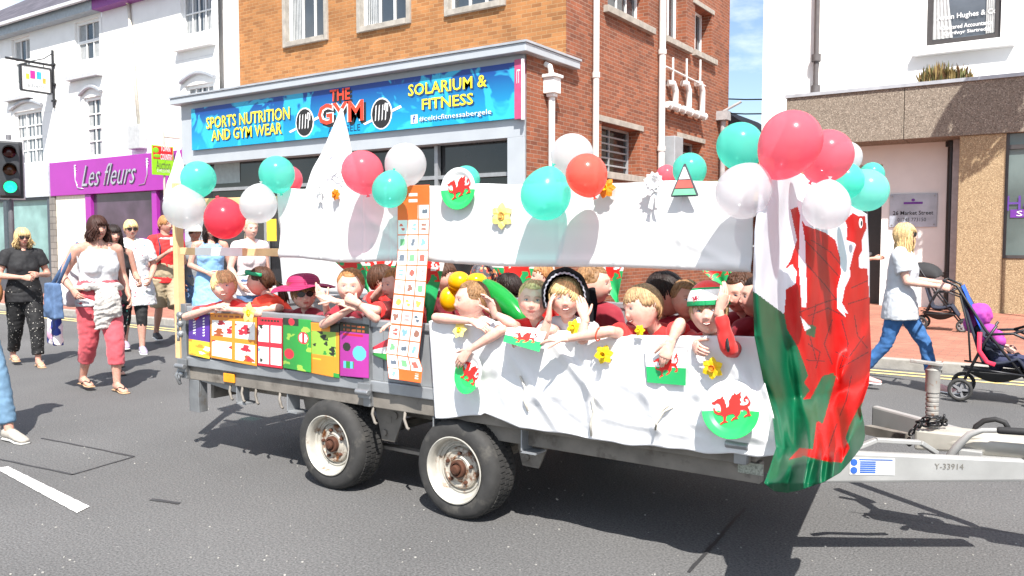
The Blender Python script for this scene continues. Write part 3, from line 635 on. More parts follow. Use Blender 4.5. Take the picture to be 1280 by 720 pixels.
for px in (840, 857, 874):
    p_ = PX(px, 137, XC + .1); zt_ = PX(px, 112, XC + .1).z
    m.tube([(XC + .11, p_.y + .12, zl), (XC + .12, p_.y + .12, zl + .12), (XC + .12, p_.y + .12, zt_), (XC + .12, p_.y, zt_ + .12), (XC + .05, p_.y - .1, zt_ + .12)], .062, 10)
    m.tube([(XC + .12, p_.y - .02, zt_ + .1), (XC + .12, p_.y - .02, zt_ + .62)], .022, 8)
    for k in (-.16, .22): m.tube([(XC + .11, p_.y + k, zl), (XC + .11, p_.y + k + .06, zl)], .085, 10)
zt_ = PX(833, 88, XC + .1).z; m.tube([(XC + .12, yA - .1, zt_ + .06), (XC + .12, yB, zt_ + .0)], .02, 8)
m.build('waste_pipes', mat('cream_white_pipe', (.68, .67, .65), .45), gym, smooth=True, auto=40)
g_ = PX(831, 172, XC); g2 = PX(831, 300, XC); m = MB(); m.bb(XC + .003, XC + .3, g_.y - .2, g_.y + .22, g2.z, g_.z); m.build('meter_cabinet', mat('steel_cabinet', (.34, .36, .38), .5, metal=.2, var=.12, scale=5), gym, bevel=.015)
wsx = PX(833, 200, XC + .3); m = MB(); m.poly([(-.08, -.07), (.08, -.07), (0, .08)], (XC + .302, g_.y + .1, PX(833, 197, XC + .3).z), UY, UZ, .004); m.build('warning_mark', mat('warning_yellow', 'e8c020', .5), gym)

# ================================================================ RIGHT BUILDING
YR, YP = 18.9, 18.0
rb = thing('white_accountants_building', 'white building with a pebbled concrete fascia on the right', 'building', (2, YR, 0))
xr0 = PY(953, 100, YR).x; xr1 = 14
rw = spanY(1161, -60, 57, 1254, YR)
m = MB(); wall(m, 'Y', YR, xr0, xr1, 3.2, 12, [rw], .14); 
dr = spanY(1074, 186, 388, 1104, YR); 
m.quad((xr0, YR, .1), (xr0, YR, 12), (xr0, YR + 12, 12), (xr0, YR + 12, .1))
wall(m, 'Y', YR, xr0, xr1, .1, 3.2, [(dr[0], dr[1], .1, 3.1)], .5)
m.build('wall', render_r, rb)
m = MB(); m.bb(dr[0], dr[1], YR + .42, YR + .5, .1, 3.1); m.build('door', mat('dark_door', (.025, .02, .02), .4), rb)
m = MB(); m.ell((dr[0] + .2, YR + .4, 1.2), .04); m.bb(dr[0] + .1, dr[0] + .13, YR + .4, YR + .42, .3, 2.9); m.build('door_trim', greyd, rb)
f = window(rb, 'Y', YR, *rw, cols=1, rows=1, dep=.1, fm=mat('dark_brown_frame', (.05, .045, .045), .5), gm=mat('blue_grey_glass', (.10, .115, .135), .15, var=.2, scale=2), edge=.1, curt=None)
m = MB()
for a, b in ((.08, .36), (.80, .92)):
    def F(s, t, a=a, b=b):
        sp = a + (b - a) * s * (1 - .55 * t if a < .5 else 1); u = rw[0] + (rw[1] - rw[0]) * sp
        return V((u, YR + .075 - .008 * sin(s * 30), rw[2] + .12 + (rw[3] - rw[2] - .2) * t))
    m.sheet(F, 30, 4)
m.build('curtain', curtain, f, smooth=True)
sl = spanY(1143, 66, 72, 1268, YR); m = MB(); bx(m, 'Y', YR, sl[0], sl[1], sl[2], sl[3] + .03, 0, .16); m.build('sill', render_r, f, bevel=.01)
for s, px, py, w, h in (('Aston Hughes & Co', 1208, 19, 75, 8.5), ('Chartered Accountants', 1207, 31.5, 64, 5.5), ('Cyfrifwyr Siartredig', 1208, 39.5, 58, 5.5)):
    c = PY(px, py, YR + .07); a = PY(px - w / 2, py, YR + .07).x; b = PY(px + w / 2, py, YR + .07).x
    text(s, c, UX, UZ, b - a, h * depth(c) / FPX, wlt, f, bold=.012, th=.006)
pc = PY(1020.5, 60, YR - .1); m = MB(); zb3 = PY(1020, 114, YR - .1).z; m.tube([(pc.x, YR - .1, zb3), (pc.x, YR - .1, 12)], .055, 10)
for z in (zb3 + .02, PY(1020, 74, YR - .1).z): m.tube([(pc.x, YR - .1, z - .05), (pc.x, YR - .1, z + .1)], .1, 10)
m.build('drainpipe', mat('grey_black_pipe', (.10, .09, .09), .5), rb, smooth=True, auto=40)
zf1, zf0 = PY(985, 123, YP).z, PY(985, 183, YP).z; xf = PY(983, 150, YP).x
agg = spotted('pebbledash', '80766a', ['8f8578', '6f665b', 'a1978a', '5f574e'], 42, .45, .95)
def fascia_panels():
    m = MB(); x = xf
    for w in [2.3] * 8: m.bb(x, x + w - .012, YP, YR + .02, zf0, zf1); x += w
    return m
fascia_panels().build('concrete_fascia', agg, rb, bevel=.006)
m = MB(); m.bb(xf - .03, xr1, YP - .04, YR - .003, zf1 + .002, zf1 + .07); m.build('zinc_flashing', lead, rb)
m = MB(); m.bb(xf + .2, xr1, YR - .06, YR - .003, zf1 + .072, zf1 + .16); m.build('lead_upstand', mat('dark_lead', (.06, .06, .065), .6), rb)
xa, xb_ = PY(1197, 250, YP).x, PY(1255, 250, YP).x
stn = spotted('speckled_stone', '9a8567', ['b39d7d', '87745a', 'c4b08f', '75634c'], 60, .42, .9)
m = MB(); m.bb(xa, xb_, YP + .04, YR - .003, .1, zf0 - .002); m.bb(xb_, xr1, YP + .1, YR - .003, .1, PY(1262, 323, YP).z); m.build('stone_pilaster', stn, rb, bevel=.01)
m = MB(); m.bb(xf + .02, xf + .55, YP + .04, YR - .003, .1, zf0 - .002); m.build('stone_pilaster', stn, rb, bevel=.01)
zw = PY(1262, 323, YP).z
m = MB(); m.bb(xb_, xr1, YP + .14, YP + .18, zw + .06, zf0 - .002); w_ = m.build('shop_window', mat('green_grey_glass', (.10, .13, .125), .1, var=.4, scale=1.2), rb)
m = MB(); m.bb(xb_, xr1, YP + .08, YP + .25, zw, zw + .06); m.bb(xb_, xb_ + .05, YP + .08, YP + .2, zw + .06, zf0 - .003); m.bb(xb_ + .05, xr1, YP + .08, YP + .2, zf0 - .3, zf0 - .22); m.build('window_frame', mat('dark_brown_frame', (.05, .045, .045), .5), w_)
a = PY(1272, 255, YP + .13); text('He', PY(1275, 254, YP + .12), UX, UZ, .42, .28, mat('violet_letters', '5b3a8e', .5), w_)
t0 = PY(1263, 262, YP + .13); t1 = PY(1263, 272, YP + .13); m = MB(); m.bb(t0.x, t0.x + 1.2, YP + .125, YP + .135, t1.z, t0.z); m.build('sign_band', mat('violet_band', '6a2f92', .5), w_)
text('SERVICES', V((t0.x + .6, YP + .123, (t0.z + t1.z) / 2)), UX, UZ, 1.0, .1, wlt, w_)
m = MB(); p_ = PY(1186, 300, YR - .1); m.tube([(p_.x, YR - .12, .1), (p_.x, YR - .12, zf0 - .01)], .065, 10); 
for z in (.75, zf0 - .12): m.tube([(p_.x, YR - .12, z), (p_.x, YR - .12, z + .1)], .11, 10)
m.build('drainpipe', dkmetal, rb, smooth=True, auto=40)
m = MB(); m.bb(PY(1190, 300, YR).x, xa, YR - .3, YR - .004, .1, zf0 - .003); m.build('grey_return', mat('grey_return', (.42, .42, .43), .8), rb)
# name plate
q = spanY(1112.5, 243, 284, 1172, YR - .03); m = MB(); m.bb(q[0], q[1], YR - .035, YR - .015, q[2], q[3])
np_ = thing('office_name_plate', 'clear plastic office plate reading 26 Market Street on the white wall', 'sign', ((q[0] + q[1]) / 2, YR, q[2]))
m.build('plate', mat('plate_blue_grey', (.36, .40, .47), .15, var=.25, scale=2.5), np_, bevel=.004)
c = V(((q[0] + q[1]) / 2, YR - .035, (q[2] + q[3]) / 2)); w = q[1] - q[0]
text('26 Market Street', c + V((0, 0, -.05)), UX, UZ, w * .85, .085, black, np_, bold=.015); text('01745 773150', c + V((-.02, 0, -.19)), UX, UZ, w * .6, .075, black, np_)
m = MB(); m.bb(c.x - w * .2, c.x + w * .2, YR - .042, YR - .037, c.z + .13, c.z + .175); m.ell((c.x, YR - .04, c.z + .215), (.035, .003, .03), nu=8, nv=6); m.build('violet_mark', mat('violet_band', '6a2f92', .5), np_)
m = MB()
for sx in (-1, 1):
    for sz in (-1, 1): m.lathe((c.x + sx * (w / 2 - .05), YR - .035, c.z + sz * ((q[3] - q[2]) / 2 - .05)), [(.016, 0), (.016, .012), (0, .013)], V((0, -1, 0)), 10)
m.build('screw_cap', greyd, np_)
# weeds on the ledge
pm = MB(); a = PY(1147, 100, YP + .2); b = PY(1214, 96, YP + .2); rnd = random.Random(3)
for k in range(420):
    u = rnd.random(); x = a.x + (b.x - a.x) * u; y = YP + .05 + .4 * rnd.random(); hgt = (.10 + .26 * rnd.random()) * (.55 + .6 * sin(pi * u) ** .5 * (1 if u < .6 else .75)); an = rnd.random() * 6.28; ln = .16 * rnd.random()
    p0 = V((x, y, zf1 + .07)); p1 = p0 + V((cos(an) * ln, sin(an) * ln, hgt)); s = V((-sin(an), cos(an), 0)) * .008; md = p0.lerp(p1, .6) + s * 2.2
    pm.add([p0 - s, p0 + s, md, p1, md - s * 4.4], [(0, 1, 2, 3, 4)], rnd.choice((0, 0, 1, 2)))
single(pm, 'wild_plant', [mat('dry_stems', (.26, .19, .07), .9), mat('olive_leaf', (.10, .11, .035), .8), mat('brown_stems', (.12, .07, .03), .9)], 'dry yellow weeds growing on the ledge above the pebbled fascia', 'plant')
# alley end
ax = thing('alley_outbuilding', 'low dark-roofed outbuilding seen at the end of the alley', 'building', (-7, 24, 0))
m = MB(); m.bb(-10, -3, 24, 28, .1, 4.1); m.build('wall', brickS, ax)
r0, r1 = PY(905, 137, 23.8), PY(952, 168, 23.8)
m = MB(); m.add([(r0.x, 23.7, r0.z), (r1.x, 23.7, r1.z), (r1.x + 2, 23.7, r1.z - .6), (r1.x + 2, 23.7, 4), (r0.x - 1, 23.7, 4), (r0.x - 1, 23.7, r0.z)] + [(r0.x, 27, r0.z), (r1.x, 27, r1.z), (r1.x + 2, 27, r1.z - .6), (r1.x + 2, 27, 4), (r0.x - 1, 27, 4), (r0.x - 1, 27, r0.z)], [(0, 5, 4, 3, 2, 1), (0, 1, 7, 6), (1, 2, 8, 7), (5, 0, 6, 11)]); m.build('roof', mat('dark_felt_roof', (.07, .07, .08), .8), ax)
for k, (py, t) in enumerate(((123, 'upper'), (141, 'lower'))):
    a = PY(890, py, 21); b = PY(975, py + 1, 21); m = MB(); m.tube([a + (a - b) * .6, a, (a + b) / 2 - V((0, 0, .02)), b, b + (b - a) * .4], .018, 5)
    single(m, 'overhead_cable', dkmetal, t + ' of the two overhead cables crossing the alley', 'cable')
# lamp column with a hanging basket on the right-hand pavement (its shadow falls on the fascia)
lp = thing('street_lamp', 'grey lamp column with a hanging flower basket at the right edge of the street', 'street lamp', (.42, 16.4, .1))
sp = PY(1238, 134, YP); bc = sp + SUN * 3.1
lp.location = (bc.x + .35, bc.y, .1); m = MB(); m.tube([(bc.x + .35, bc.y, .1), (bc.x + .35, bc.y, 1.2)], .09, 12); m.tube([(bc.x + .35, bc.y, 1.2), (bc.x + .35, bc.y, 8.2)], .05, 12); m.tube([(bc.x + .35, bc.y, 8.2), (bc.x + .4, bc.y - .5, 8.6), (bc.x + .4, bc.y - 1.2, 8.7)], .04, 8); m.build('pole', mat('lamp_grey', (.25, .26, .27), .5), lp, smooth=True)
m = MB(); m.ell((bc.x + .4, bc.y - 1.4, 8.68), (.12, .35, .07)); m.build('lamp_head', greyd, lp, smooth=True)
m = MB(); m.tube([(bc.x + .35, bc.y, bc.z + .75), (bc.x - .05, bc.y, bc.z + .75)], .02, 6)
for k in range(3): m.tube([(bc.x, bc.y, bc.z + .72), (bc.x + .3 * cos(k * 2.1), bc.y + .3 * sin(k * 2.1), bc.z + .1)], .008, 5)
m.build('basket_bracket', dkmetal, lp)
m = MB(); rnd = random.Random(5)
for k in range(900):
    d = V((rnd.gauss(0, 1), rnd.gauss(0, 1), rnd.gauss(0, 1))).normalized(); rr = (.52 + .1 * rnd.random()); p_ = bc + V((d.x * rr * 1.05, d.y * rr * 1.05, d.z * rr * .85 - .05))
    t = V((rnd.gauss(0, 1), rnd.gauss(0, 1), rnd.gauss(0, 1))).normalized(); s2 = d.cross(t).normalized() * .05; t = t * .05
    m.add([p_ - t, p_ - s2, p_ + t, p_ + s2], [(0, 1, 2, 3)], 0 if rnd.random() < .75 else 1)
m.ell(bc, (.46, .46, .38))
m.build('flower_basket', [mat('basket_leaf', (.06, .11, .03), .8), mat('basket_flower', (.5, .08, .15), .7)], lp)
# ================================================================ TRAILER
Y0, Y1, XR, XF = 3.45, 5.45, -5.08, -1.12      # near side, far side, rear end, front end
ZD = .66
tr = thing('flatbed_trailer', 'galvanised twin-axle flatbed trailer with drop sides, dressed up as a carnival float', 'trailer', ((XR + XF) / 2, (Y0 + Y1) / 2, 0))
galv_l = mat('pale_galvanised', (.33, .345, .36), .45, metal=.45, var=.14, scale=7, bump=.0008, bscale=40, stain=((.30, .29, .27), 6, .64))
panel_m = mat('grey_side_panel', (.27, .285, .30), .55, metal=.25, var=.12, scale=5, stain=((.18, .18, .18), 4, .62))
m = MB(); m.bb(XR + .03, XF - .02, Y0 + .04, Y1 - .04, ZD - .04, ZD); m.build('deck', mat('worn_plywood', (.16, .11, .07), .8, var=.25), tr)
m = MB()
for ya, yb in ((Y0, Y0 + .06), (Y1 - .06, Y1)): m.bb(XR, XF, ya - .012, yb, ZD - .03, ZD + .035)
m.build('side_rave', galv_l, tr, bevel=.006)
m = MB()
for ya, yb in ((Y0 + .012, Y0 + .05), (Y1 - .05, Y1 - .012)): m.bb(XR + .02, XF, ya, yb, ZD - .125, ZD - .033)
m.build('side_rail', galv_dirty, tr, bevel=.004)
for ya in (Y0, Y1 - .03):          # drop sides: sheet, top rail, end stiles
    m = MB(); m.bb(XR + .05, XF - .03, ya + .008, ya + .026, ZD + .037, 1.0); d = m.build('drop_side', panel_m, tr)
    m = MB(); m.bb(XR + .03, XF - .01, ya - .006, ya + .034, 1.0, 1.045); m.build('top_rail', galv_l, d, bevel=.008)
    for k in range(14):
        m = MB(); x = XR + .12 + k * .285; m.bb(x, x + .028, ya + .0, ya + .007, ZD + .037, .998); m.build('rib', panel_m, d)
for xx, nm in ((XR, 'tailboard'), (XF - .02, 'headboard')):
    m = MB(); m.bb(xx, xx + .02, Y0 + .06, Y1 - .06, ZD, 1.0); m.bb(xx - .01, xx + .03, Y0 + .04, Y1 - .04, 1.0, 1.04); m.build(nm, panel_m, tr, bevel=.004)
for xx in (XR + .005, -3.34, XF - .03):
    for ya in (Y0 - .016, Y1 - .04):
        m = MB(); m.bb(xx - .025, xx + .03, ya, ya + .055, ZD - .12, 1.06); m.bb(xx - .05, xx + .045, ya - .02, ya, ZD - .07, ZD + .02)
        m.tube([(xx - .05, ya - .03, ZD - .03), (xx + .05, ya - .03, ZD - .03)], .018, 8); m.build('corner_post', galv, tr, bevel=.004)
# catches and hooks hanging below the rail
for px in (290, 305, 322, 352, 468, 508):
    m = MB(); p = PY(px, 478, Y0 + .03); x = p.x; z = ZD - .125
    m.tube([(x, Y0 + .02, z), (x + .0, Y0 + .01, z - .04), (x + .03, Y0 - .0, z - .085), (x + .045, Y0 - .0, z - .09)], .009, 6)
    m.build('rope_hook', galv_dirty, tr, smooth=True)
for px in (300, 363, 545, 655):
    x = PY(px, 485, Y0 + .05).x; m = MB(); m.bb(x, x + .008, Y0 + .02, Y0 + .12, ZD - .24, ZD - .125); m.bb(x, x + .09, Y0 + .02, Y0 + .12, ZD - .245, ZD - .235); m.build('bracket', galv_l, tr)
p = PY(286, 465, Y0); m = MB(); m.bb(p.x - .055, p.x + .055, Y0 - .004, Y0 + .01, ZD - .105, ZD - .045); m.build('amber_reflector', mat('amber_reflector', 'f29a1c', .25, coat=.5), tr, bevel=.004)
# latches at the rear corner
m = MB()
for z in (.98, .92, .85, .62, .57): m.ell((XR - .025, Y0 - .02, z), (.03, .02, .026), nu=10, nv=6); m.tube([(XR - .03, Y0 - .03, z), (XR - .03, Y0 - .03, z - .05)], .009, 6)
m.tube([(XR - .02, Y0 - .03, .5), (XR - .06, Y0 - .035, .56), (XR - .02, Y0 - .02, .62)], .012, 6)
m.build('latch', galv, tr, smooth=True)
# chassis
m = MB()
for y in (Y0 + .34, Y1 - .44): m.bb(XR + .15, XF + .05, y, y + .1, .42, ZD - .127)
for k in range(9): x = XR + .2 + k * .465; m.bb(x, x + .06, Y0 + .06, Y1 - .06, ZD - .12, ZD - .041)
m.build('chassis_rail', galv_dirty, tr, bevel=.004)
for y in (Y0 + .08, Y1 - .14): m = MB(); m.bb(-2.58, XF + .03, y, y + .06, .44, ZD - .127); m.build('outer_chassis_rail', galv_dirty, tr, bevel=.004)
for y in (Y0 + .01, Y1 - .07):     # rear prop stands
    m = MB(); m.bb(XR + .02, XR + .13, y, y + .012, .31, ZD - .127); m.bb(XR + .02, XR + .032, y, y + .07, .31, ZD - .127); m.bb(XR + .118, XR + .13, y + .013, y + .07, .31, ZD - .127); m.beam((XR + .13, y + .03, .55), (XR + .36, y + .2, .45), .012, .05); m.build('prop_stand', galv, tr, bevel=.003)
m = MB(); m.bb(XR + .14, XR + .17, Y0 + .1, Y1 - .1, .40, .56); m.build('rear_cross_member', galv_dirty, tr)
for px in (398, 660, 482):
    x = PY(px, 560, Y0 + .12).x if px != 398 else -3.95
    m = MB(); y = Y0 + .155
    m.poly([(-.12, .12), (.14, .12), (.10, -.02), (.05, -.13), (-.05, -.13), (-.08, -.02)], (x, y, .44), UX, UZ, .012)
    m.lathe((x + .06, y - .012, .47), [(.022, 0), (.022, .01), (0, .01)], V((0, -1, 0)), 10); m.lathe((x - .02, y - .012, .36), [(.02, 0), (.02, .015), (0, .015)], V((0, -1, 0)), 6)
    m.bb(x - .02, x + .03, y - .014, y - .010, .42, .46); m.build('spring_hanger', galv_dirty, tr)
# wheels
wp = []
for px, py in ((409, 558), (567, 590)): p = PY(px, py, Y0 - .03); wp.append(p.x)
RW = .272
for ys, yd_ in ((Y0 - .03, 1), (Y1 + .03, -1)):
    for i, wx in enumerate(wp):
        N_ = V((0, -yd_, 0)); c = V((wx, ys + yd_ * .0, RW))
        w = MB(); prof = [(.176, -.004), (.18, .006), (.20, .012), (.235, .010), (.255, .0), (.266, -.016), (.271, -.035), (.272, -.1), (.271, -.165), (.266, -.185), (.25, -.198), (.2, -.205), (.17, -.19)]
        w.lathe(c - N_ * .012, prof, N_, 56); ty = w.build('wheel', rubber, tr, smooth=True, auto=35)
        g = MB()           # tread blocks
        for q in range(56):
            th = 2 * pi * q / 56
            for hh, off in ((-.058, 0), (-.1, .5), (-.142, 0)):
                t2 = th + off * 2 * pi / 56; cc = c - N_ * .012 + N_ * hh + V((cos(t2), 0, sin(t2))) * .2725; R = Matrix((V((cos(t2), 0, sin(t2))), V((0, 1, 0)), V((-sin(t2), 0, cos(t2))))).transposed(); g.box(cc, (.007, .034, .022), R)
        g.build('tread', rubber, ty)
        r = MB(); r.lathe(c, [(.181, -.002), (.183, .004), (.178, .006), (.17, -.002), (.163, -.02), (.160, -.052), (.150, -.056), (.148, -.066), (.136, -.070), (.132, -.062), (.126, -.062), (.122, -.074), (.116, -.074)], N_, 48)
        r.build('rim', rimw, ty, smooth=True, auto=30)
        r = MB(); r.lathe(c, [(.117, -.073), (.112, -.056), (.104, -.050), (.096, -.050), (.090, -.056), (.074, -.056), (.066, -.048), (.060, -.046), (.056, -.05), (0, -.05)], N_, 40); r.build('wheel_disc', mat('rusty_disc', (.44, .41, .35), .5, metal=.2, var=.2, scale=14, stain=('6a4020', 16, .47)), ty, smooth=True, auto=30)
        h = MB(); h.lathe(c, [(.048, -.05), (.048, -.028), (.042, -.022), (.034, -.022), (.033, -.03), (.026, -.03), (.026, -.012), (.02, -.004), (.0, -.002)], N_, 24); h.build('hub', rust, ty, smooth=True, auto=35)
        for k in range(5):
            th = 2 * pi * k / 5 + .5 + i; b = MB(); cc = c + V((cos(th), 0, sin(th))) * .083; b.lathe(cc, [(.010, -.056), (.010, -.038), (.007, -.035), (0, -.035)], N_, 6); b.build('wheel_nut', rust, ty)
m = MB()
for wx in wp: m.tube([(wx, Y0 + .2, RW), (wx, Y1 - .2, RW)], .035, 8); m.beam((wx - .25, Y0 + .25, .42), (wx, Y0 + .25, RW + .03), .04, .03); m.beam((wx + .25, Y0 + .25, .42), (wx, Y0 + .25, RW + .03), .04, .03)
m.beam((wp[0] + .2, Y0 + .22, .25), (wp[1] - .2, Y0 + .22, .25), .05, .02)
m.build('axle', galv_dirty, tr)
# plate on the rail
p = PY(940, 583, Y0 + .08); m = MB(); m.bb(p.x - .06, p.x + .05, Y0 + .072, Y0 + .0795, .48, .53); m.build('weight_plate', mat('plate_label', (.32, .34, .29), .6, var=.4, scale=120), tr)
# draw-bar
steel_w = mat('weathered_light_steel', (.36, .36, .35), .5, metal=.3, var=.12, scale=6, stain=((.33, .31, .27), 5, .60))
A1 = V((-1.15, 3.56, .45)); K0 = V((-.72, 3.93, .45)); E1 = V((-.15, 4.33, .455))
def bar2(a, b, h0, h1, w=.045):
    m = MB(); d = (b - a); s = V((-d.y, d.x, 0)).normalized() * w / 2
    vs = [a - s - UZ * h0 / 2, a + s - UZ * h0 / 2, a + s + UZ * h0 / 2, a - s + UZ * h0 / 2, b - s - UZ * h1 / 2, b + s - UZ * h1 / 2, b + s + UZ * h1 / 2, b - s + UZ * h1 / 2]
    return m.add(vs, [(0, 1, 2, 3), (7, 6, 5, 4), (0, 4, 5, 1), (1, 5, 6, 2), (2, 6, 7, 3), (3, 7, 4, 0)])
pe = PY(1279, 587, 4.33); E1 = V((pe.x, 4.33, pe.z)); ps_ = PY(1066, 583, 3.9); S1 = V((ps_.x, 3.9, ps_.z))
ext = S1 + (S1 - E1) * .22
bar2(ext, E1, .15, .10).build('draw_bar', steel_w, tr, bevel=.012)
F_ = V((E1.x, 4.62, E1.z)); G_ = V((ext.x, 9.0 - ext.y - .05, .46)); bar2(G_, F_, .15, .10).build('draw_bar', steel_w, tr, bevel=.012)
d = (E1 - ext).normalized(); s = V((d.y, -d.x, 0))     # outward normal of the near bar
def onbar(px, py): # point on the near face of the bar
    r_ = ray(px, py); o = E1 + s * .0225; t = (o - CAMP).dot(s) / r_.dot(s); return CAMP + r_ * t
a, b = onbar(1062, 582), onbar(1118, 584); m = MB(); c = (a + b) / 2; h = .075; w = (b - a).length / 2
m.poly([(-w, -h / 2), (w, -h / 2), (w, h / 2), (-w, h / 2)], c, d, UZ, .002, z=.001); lb = m.build('safety_label', mat('label_white', (.74, .74, .72), .4), tr)
blue = mat('label_blue', '2d5aa8', .5); m = MB()
for k in range(2): m.poly([(.016 * cos(i * pi / 6) - w * .82, .016 * sin(i * pi / 6) + .018 - .036 * k) for i in range(12)], c, d, UZ, .002, z=.003)
for k in range(6): m.poly([(-w * .55, .024 - k * .0095), (w * .15, .024 - k * .0095), (w * .15, .018 - k * .0095), (-w * .55, .018 - k * .0095)], c, d, UZ, .002, z=.003)
m.poly([(-w * .6, .029), (w * .9, .029), (w * .9, .034), (-w * .6, .034)], c, d, UZ, .002, z=.003); m.build('label_print', blue, lb)
text('Y-33914', onbar(1186, 583) + s * .001, d, UZ, .13, .026, mat('faded_stencil', (.16, .15, .13), .8), tr, name='stencilled_number', th=.0015)
# coupling head, damper tube, brake lever, cable
base = PY(1210, 548, 4.5); cz = base.z
m = MB(); q0 = PY(1146, 545, 4.5); q1 = PY(1245, 552, 4.5)
m.add([(q0.x, 4.42, q0.z - .055), (q1.x, 4.42, q1.z - .045), (q1.x, 4.42, q1.z + .035), (q0.x, 4.42, q0.z + .05), (q0.x, 4.58, q0.z - .055), (q1.x, 4.58, q1.z - .045), (q1.x, 4.58, q1.z + .035), (q0.x, 4.58, q0.z + .05)], [(0, 1, 2, 3), (7, 6, 5, 4), (0, 4, 5, 1), (1, 5, 6, 2), (2, 6, 7, 3), (3, 7, 4, 0)])
cp = m.build('coupling_housing', mat('pale_casting', (.42, .40, .35), .5, metal=.25, var=.14, scale=9, stain=('8a6a3c', 9, .64)), tr, bevel=.012)
m = MB(); t0 = V((q1.x - .2, 4.47, q1.z - .02)); t1 = PY(1276, 560, 4.47); m.tube([t0, t0.lerp(t1, .5), t1, t1 + V((.25, 0, -.01))], [.05, .062, .06, .06], 20); m.build('damper_tube', MATS['pale_casting'], cp, smooth=True, auto=40)
m = MB(); c0 = t1 + V((.02, 0, 0)); m.lathe(c0, [(.061, 0), (.068, .012), (.061, .024), (.068, .036), (.061, .048), (.068, .06), (.061, .072), (.068, .085), (.06, .1), (.03, .1)], UX, 20); m.build('rubber_gaiter', black, cp, smooth=True)
m = MB(); m.add([(t1.x + .1, 4.38, t1.z - .06), (t1.x + .34, 4.40, t1.z - .05), (t1.x + .42, 4.42, t1.z - .02), (t1.x + .36, 4.42, t1.z + .06), (t1.x + .1, 4.40, t1.z + .07)] + [(t1.x + .1, 4.58, t1.z - .06), (t1.x + .34, 4.56, t1.z - .05), (t1.x + .42, 4.54, t1.z - .02), (t1.x + .36, 4.54, t1.z + .06), (t1.x + .1, 4.56, t1.z + .07)], [(0, 1, 2, 3, 4), (9, 8, 7, 6, 5), (0, 5, 6, 1), (1, 6, 7, 2), (2, 7, 8, 3), (3, 8, 9, 4), (4, 9, 5, 0)]); m.build('coupling_head', galv, cp, bevel=.015)
m = MB(); L_ = [PY(*q) for q in ((1185, 574, 4.36), (1196, 558, 4.36), (1212, 543, 4.36), (1228, 538, 4.36), (1250, 538, 4.36))]; m.tube(L_, [.019, .018, .016, .012, .011], 10, caps='round'); bl = m.build('brake_lever', steel_w, cp, smooth=True)
m = MB(); m.tube([PY(1250, 538, 4.36), PY(1300, 541, 4.36)], .017, 12, caps='round'); m.build('lever_grip', black, bl, smooth=True)
m = MB(); m.tube([PY(*q) for q in ((1216, 545, 4.6), (1220, 533, 4.6), (1230, 526, 4.6), (1244, 524, 4.6), (1256, 528, 4.6), (1262, 538, 4.6))], .013, 10); m.build('brake_hose', black, cp, smooth=True)
m = MB(); m.beam(PY(1200, 572, 4.40), PY(1278, 577, 4.42), .05, .03); m.box(PY(1213, 568, 4.4), (.1, .06, .05), None); m.build('brake_rod_bracket', steel_w, cp, bevel=.006)
m = MB(); m.beam(PY(1070, 560, 3.95), PY(1095, 550, 4.0), .03, .02); m.beam(PY(1095, 550, 4.0), PY(1150, 553, 4.1), .03, .02); m.beam(PY(1150, 553, 4.1), PY(1170, 566, 4.2), .03, .02); m.build('bent_stay', steel_w, tr, bevel=.004)
m = MB(); m.beam(PY(1085, 537, 4.9), PY(1135, 548, 4.75), .05, .05); m.build('cross_stay', galv_dirty, tr)
# parking jack with a serrated post, wrapped with a chain
jt, jb = PY(1166, 462, 4.5), PY(1164, 545, 4.5); jx = jb.x; jy = 4.5
jk = thing('parking_jack', 'grey serrated jack post standing up from the trailer coupling', 'trailer jack', (jx, jy, jb.z))
m = MB(); prof = [(.0, 0)]; z = 0; Hh = jt.z - jb.z
k = 0
while z < Hh * .62: prof += [(.030, z), (.030, z + .012), (.0265, z + .014), (.0265, z + .020)]; z += .022; 
prof += [(.033, z), (.034, Hh * .98), (.036, Hh), (.025, Hh + .01), (.02, Hh + .03), (0, Hh + .03)]
m.lathe((jx, jy, jb.z), prof, UZ, 20); m.build('post', mat('jack_steel', (.36, .345, .32), .5, metal=.35, var=.15, scale=20, stain=('8a5a34', 22, .60)), jk, smooth=True, auto=30)
m = MB(); m.beam((jx + .045, jy - .02, jt.z + .03), (jx - .10, jy - .02, jt.z + .04), .035, .016); m.tube([(jx + .02, jy, jt.z), (jx + .02, jy, jt.z + .035)], .022, 10); m.build('handle', MATS['jack_steel'], jk, bevel=.003)
m = MB()
def linkc(m, c, ax_, up, L0=.02, r=.0055):
    pts = []; ax_ = V(ax_).normalized(); up = V(up); up = (up - ax_ * up.dot(ax_)).normalized()
    for i in range(13): th = 2 * pi * i / 12; pts.append(V(c) + ax_ * L0 * cos(th) + up * L0 * .62 * sin(th))
    m.tube(pts, r, 6, cap=False)
rnd = random.Random(2); path = [PY(*q) for q in ((1137, 552, 4.42), (1140, 540, 4.42), (1150, 526, 4.42), (1165, 522, 4.40), (1180, 522, 4.45), (1180, 529, 4.5), (1165, 530, 4.42), (1150, 530, 4.42), (1146, 541, 4.42))]
for a, b in zip(path, path[1:]):
    n = max(1, int((b - a).length / .026))
    for i in range(n): linkc(m, a.lerp(b, i / n), b - a, (rnd.gauss(0, 1), rnd.gauss(0, 1), rnd.gauss(0, 1)))
single(m, 'safety_chain', mat('dark_chain', (.035, .035, .037), .35, metal=.6), 'dark steel chain wound round the jack post on the coupling', 'chain', smooth=True)

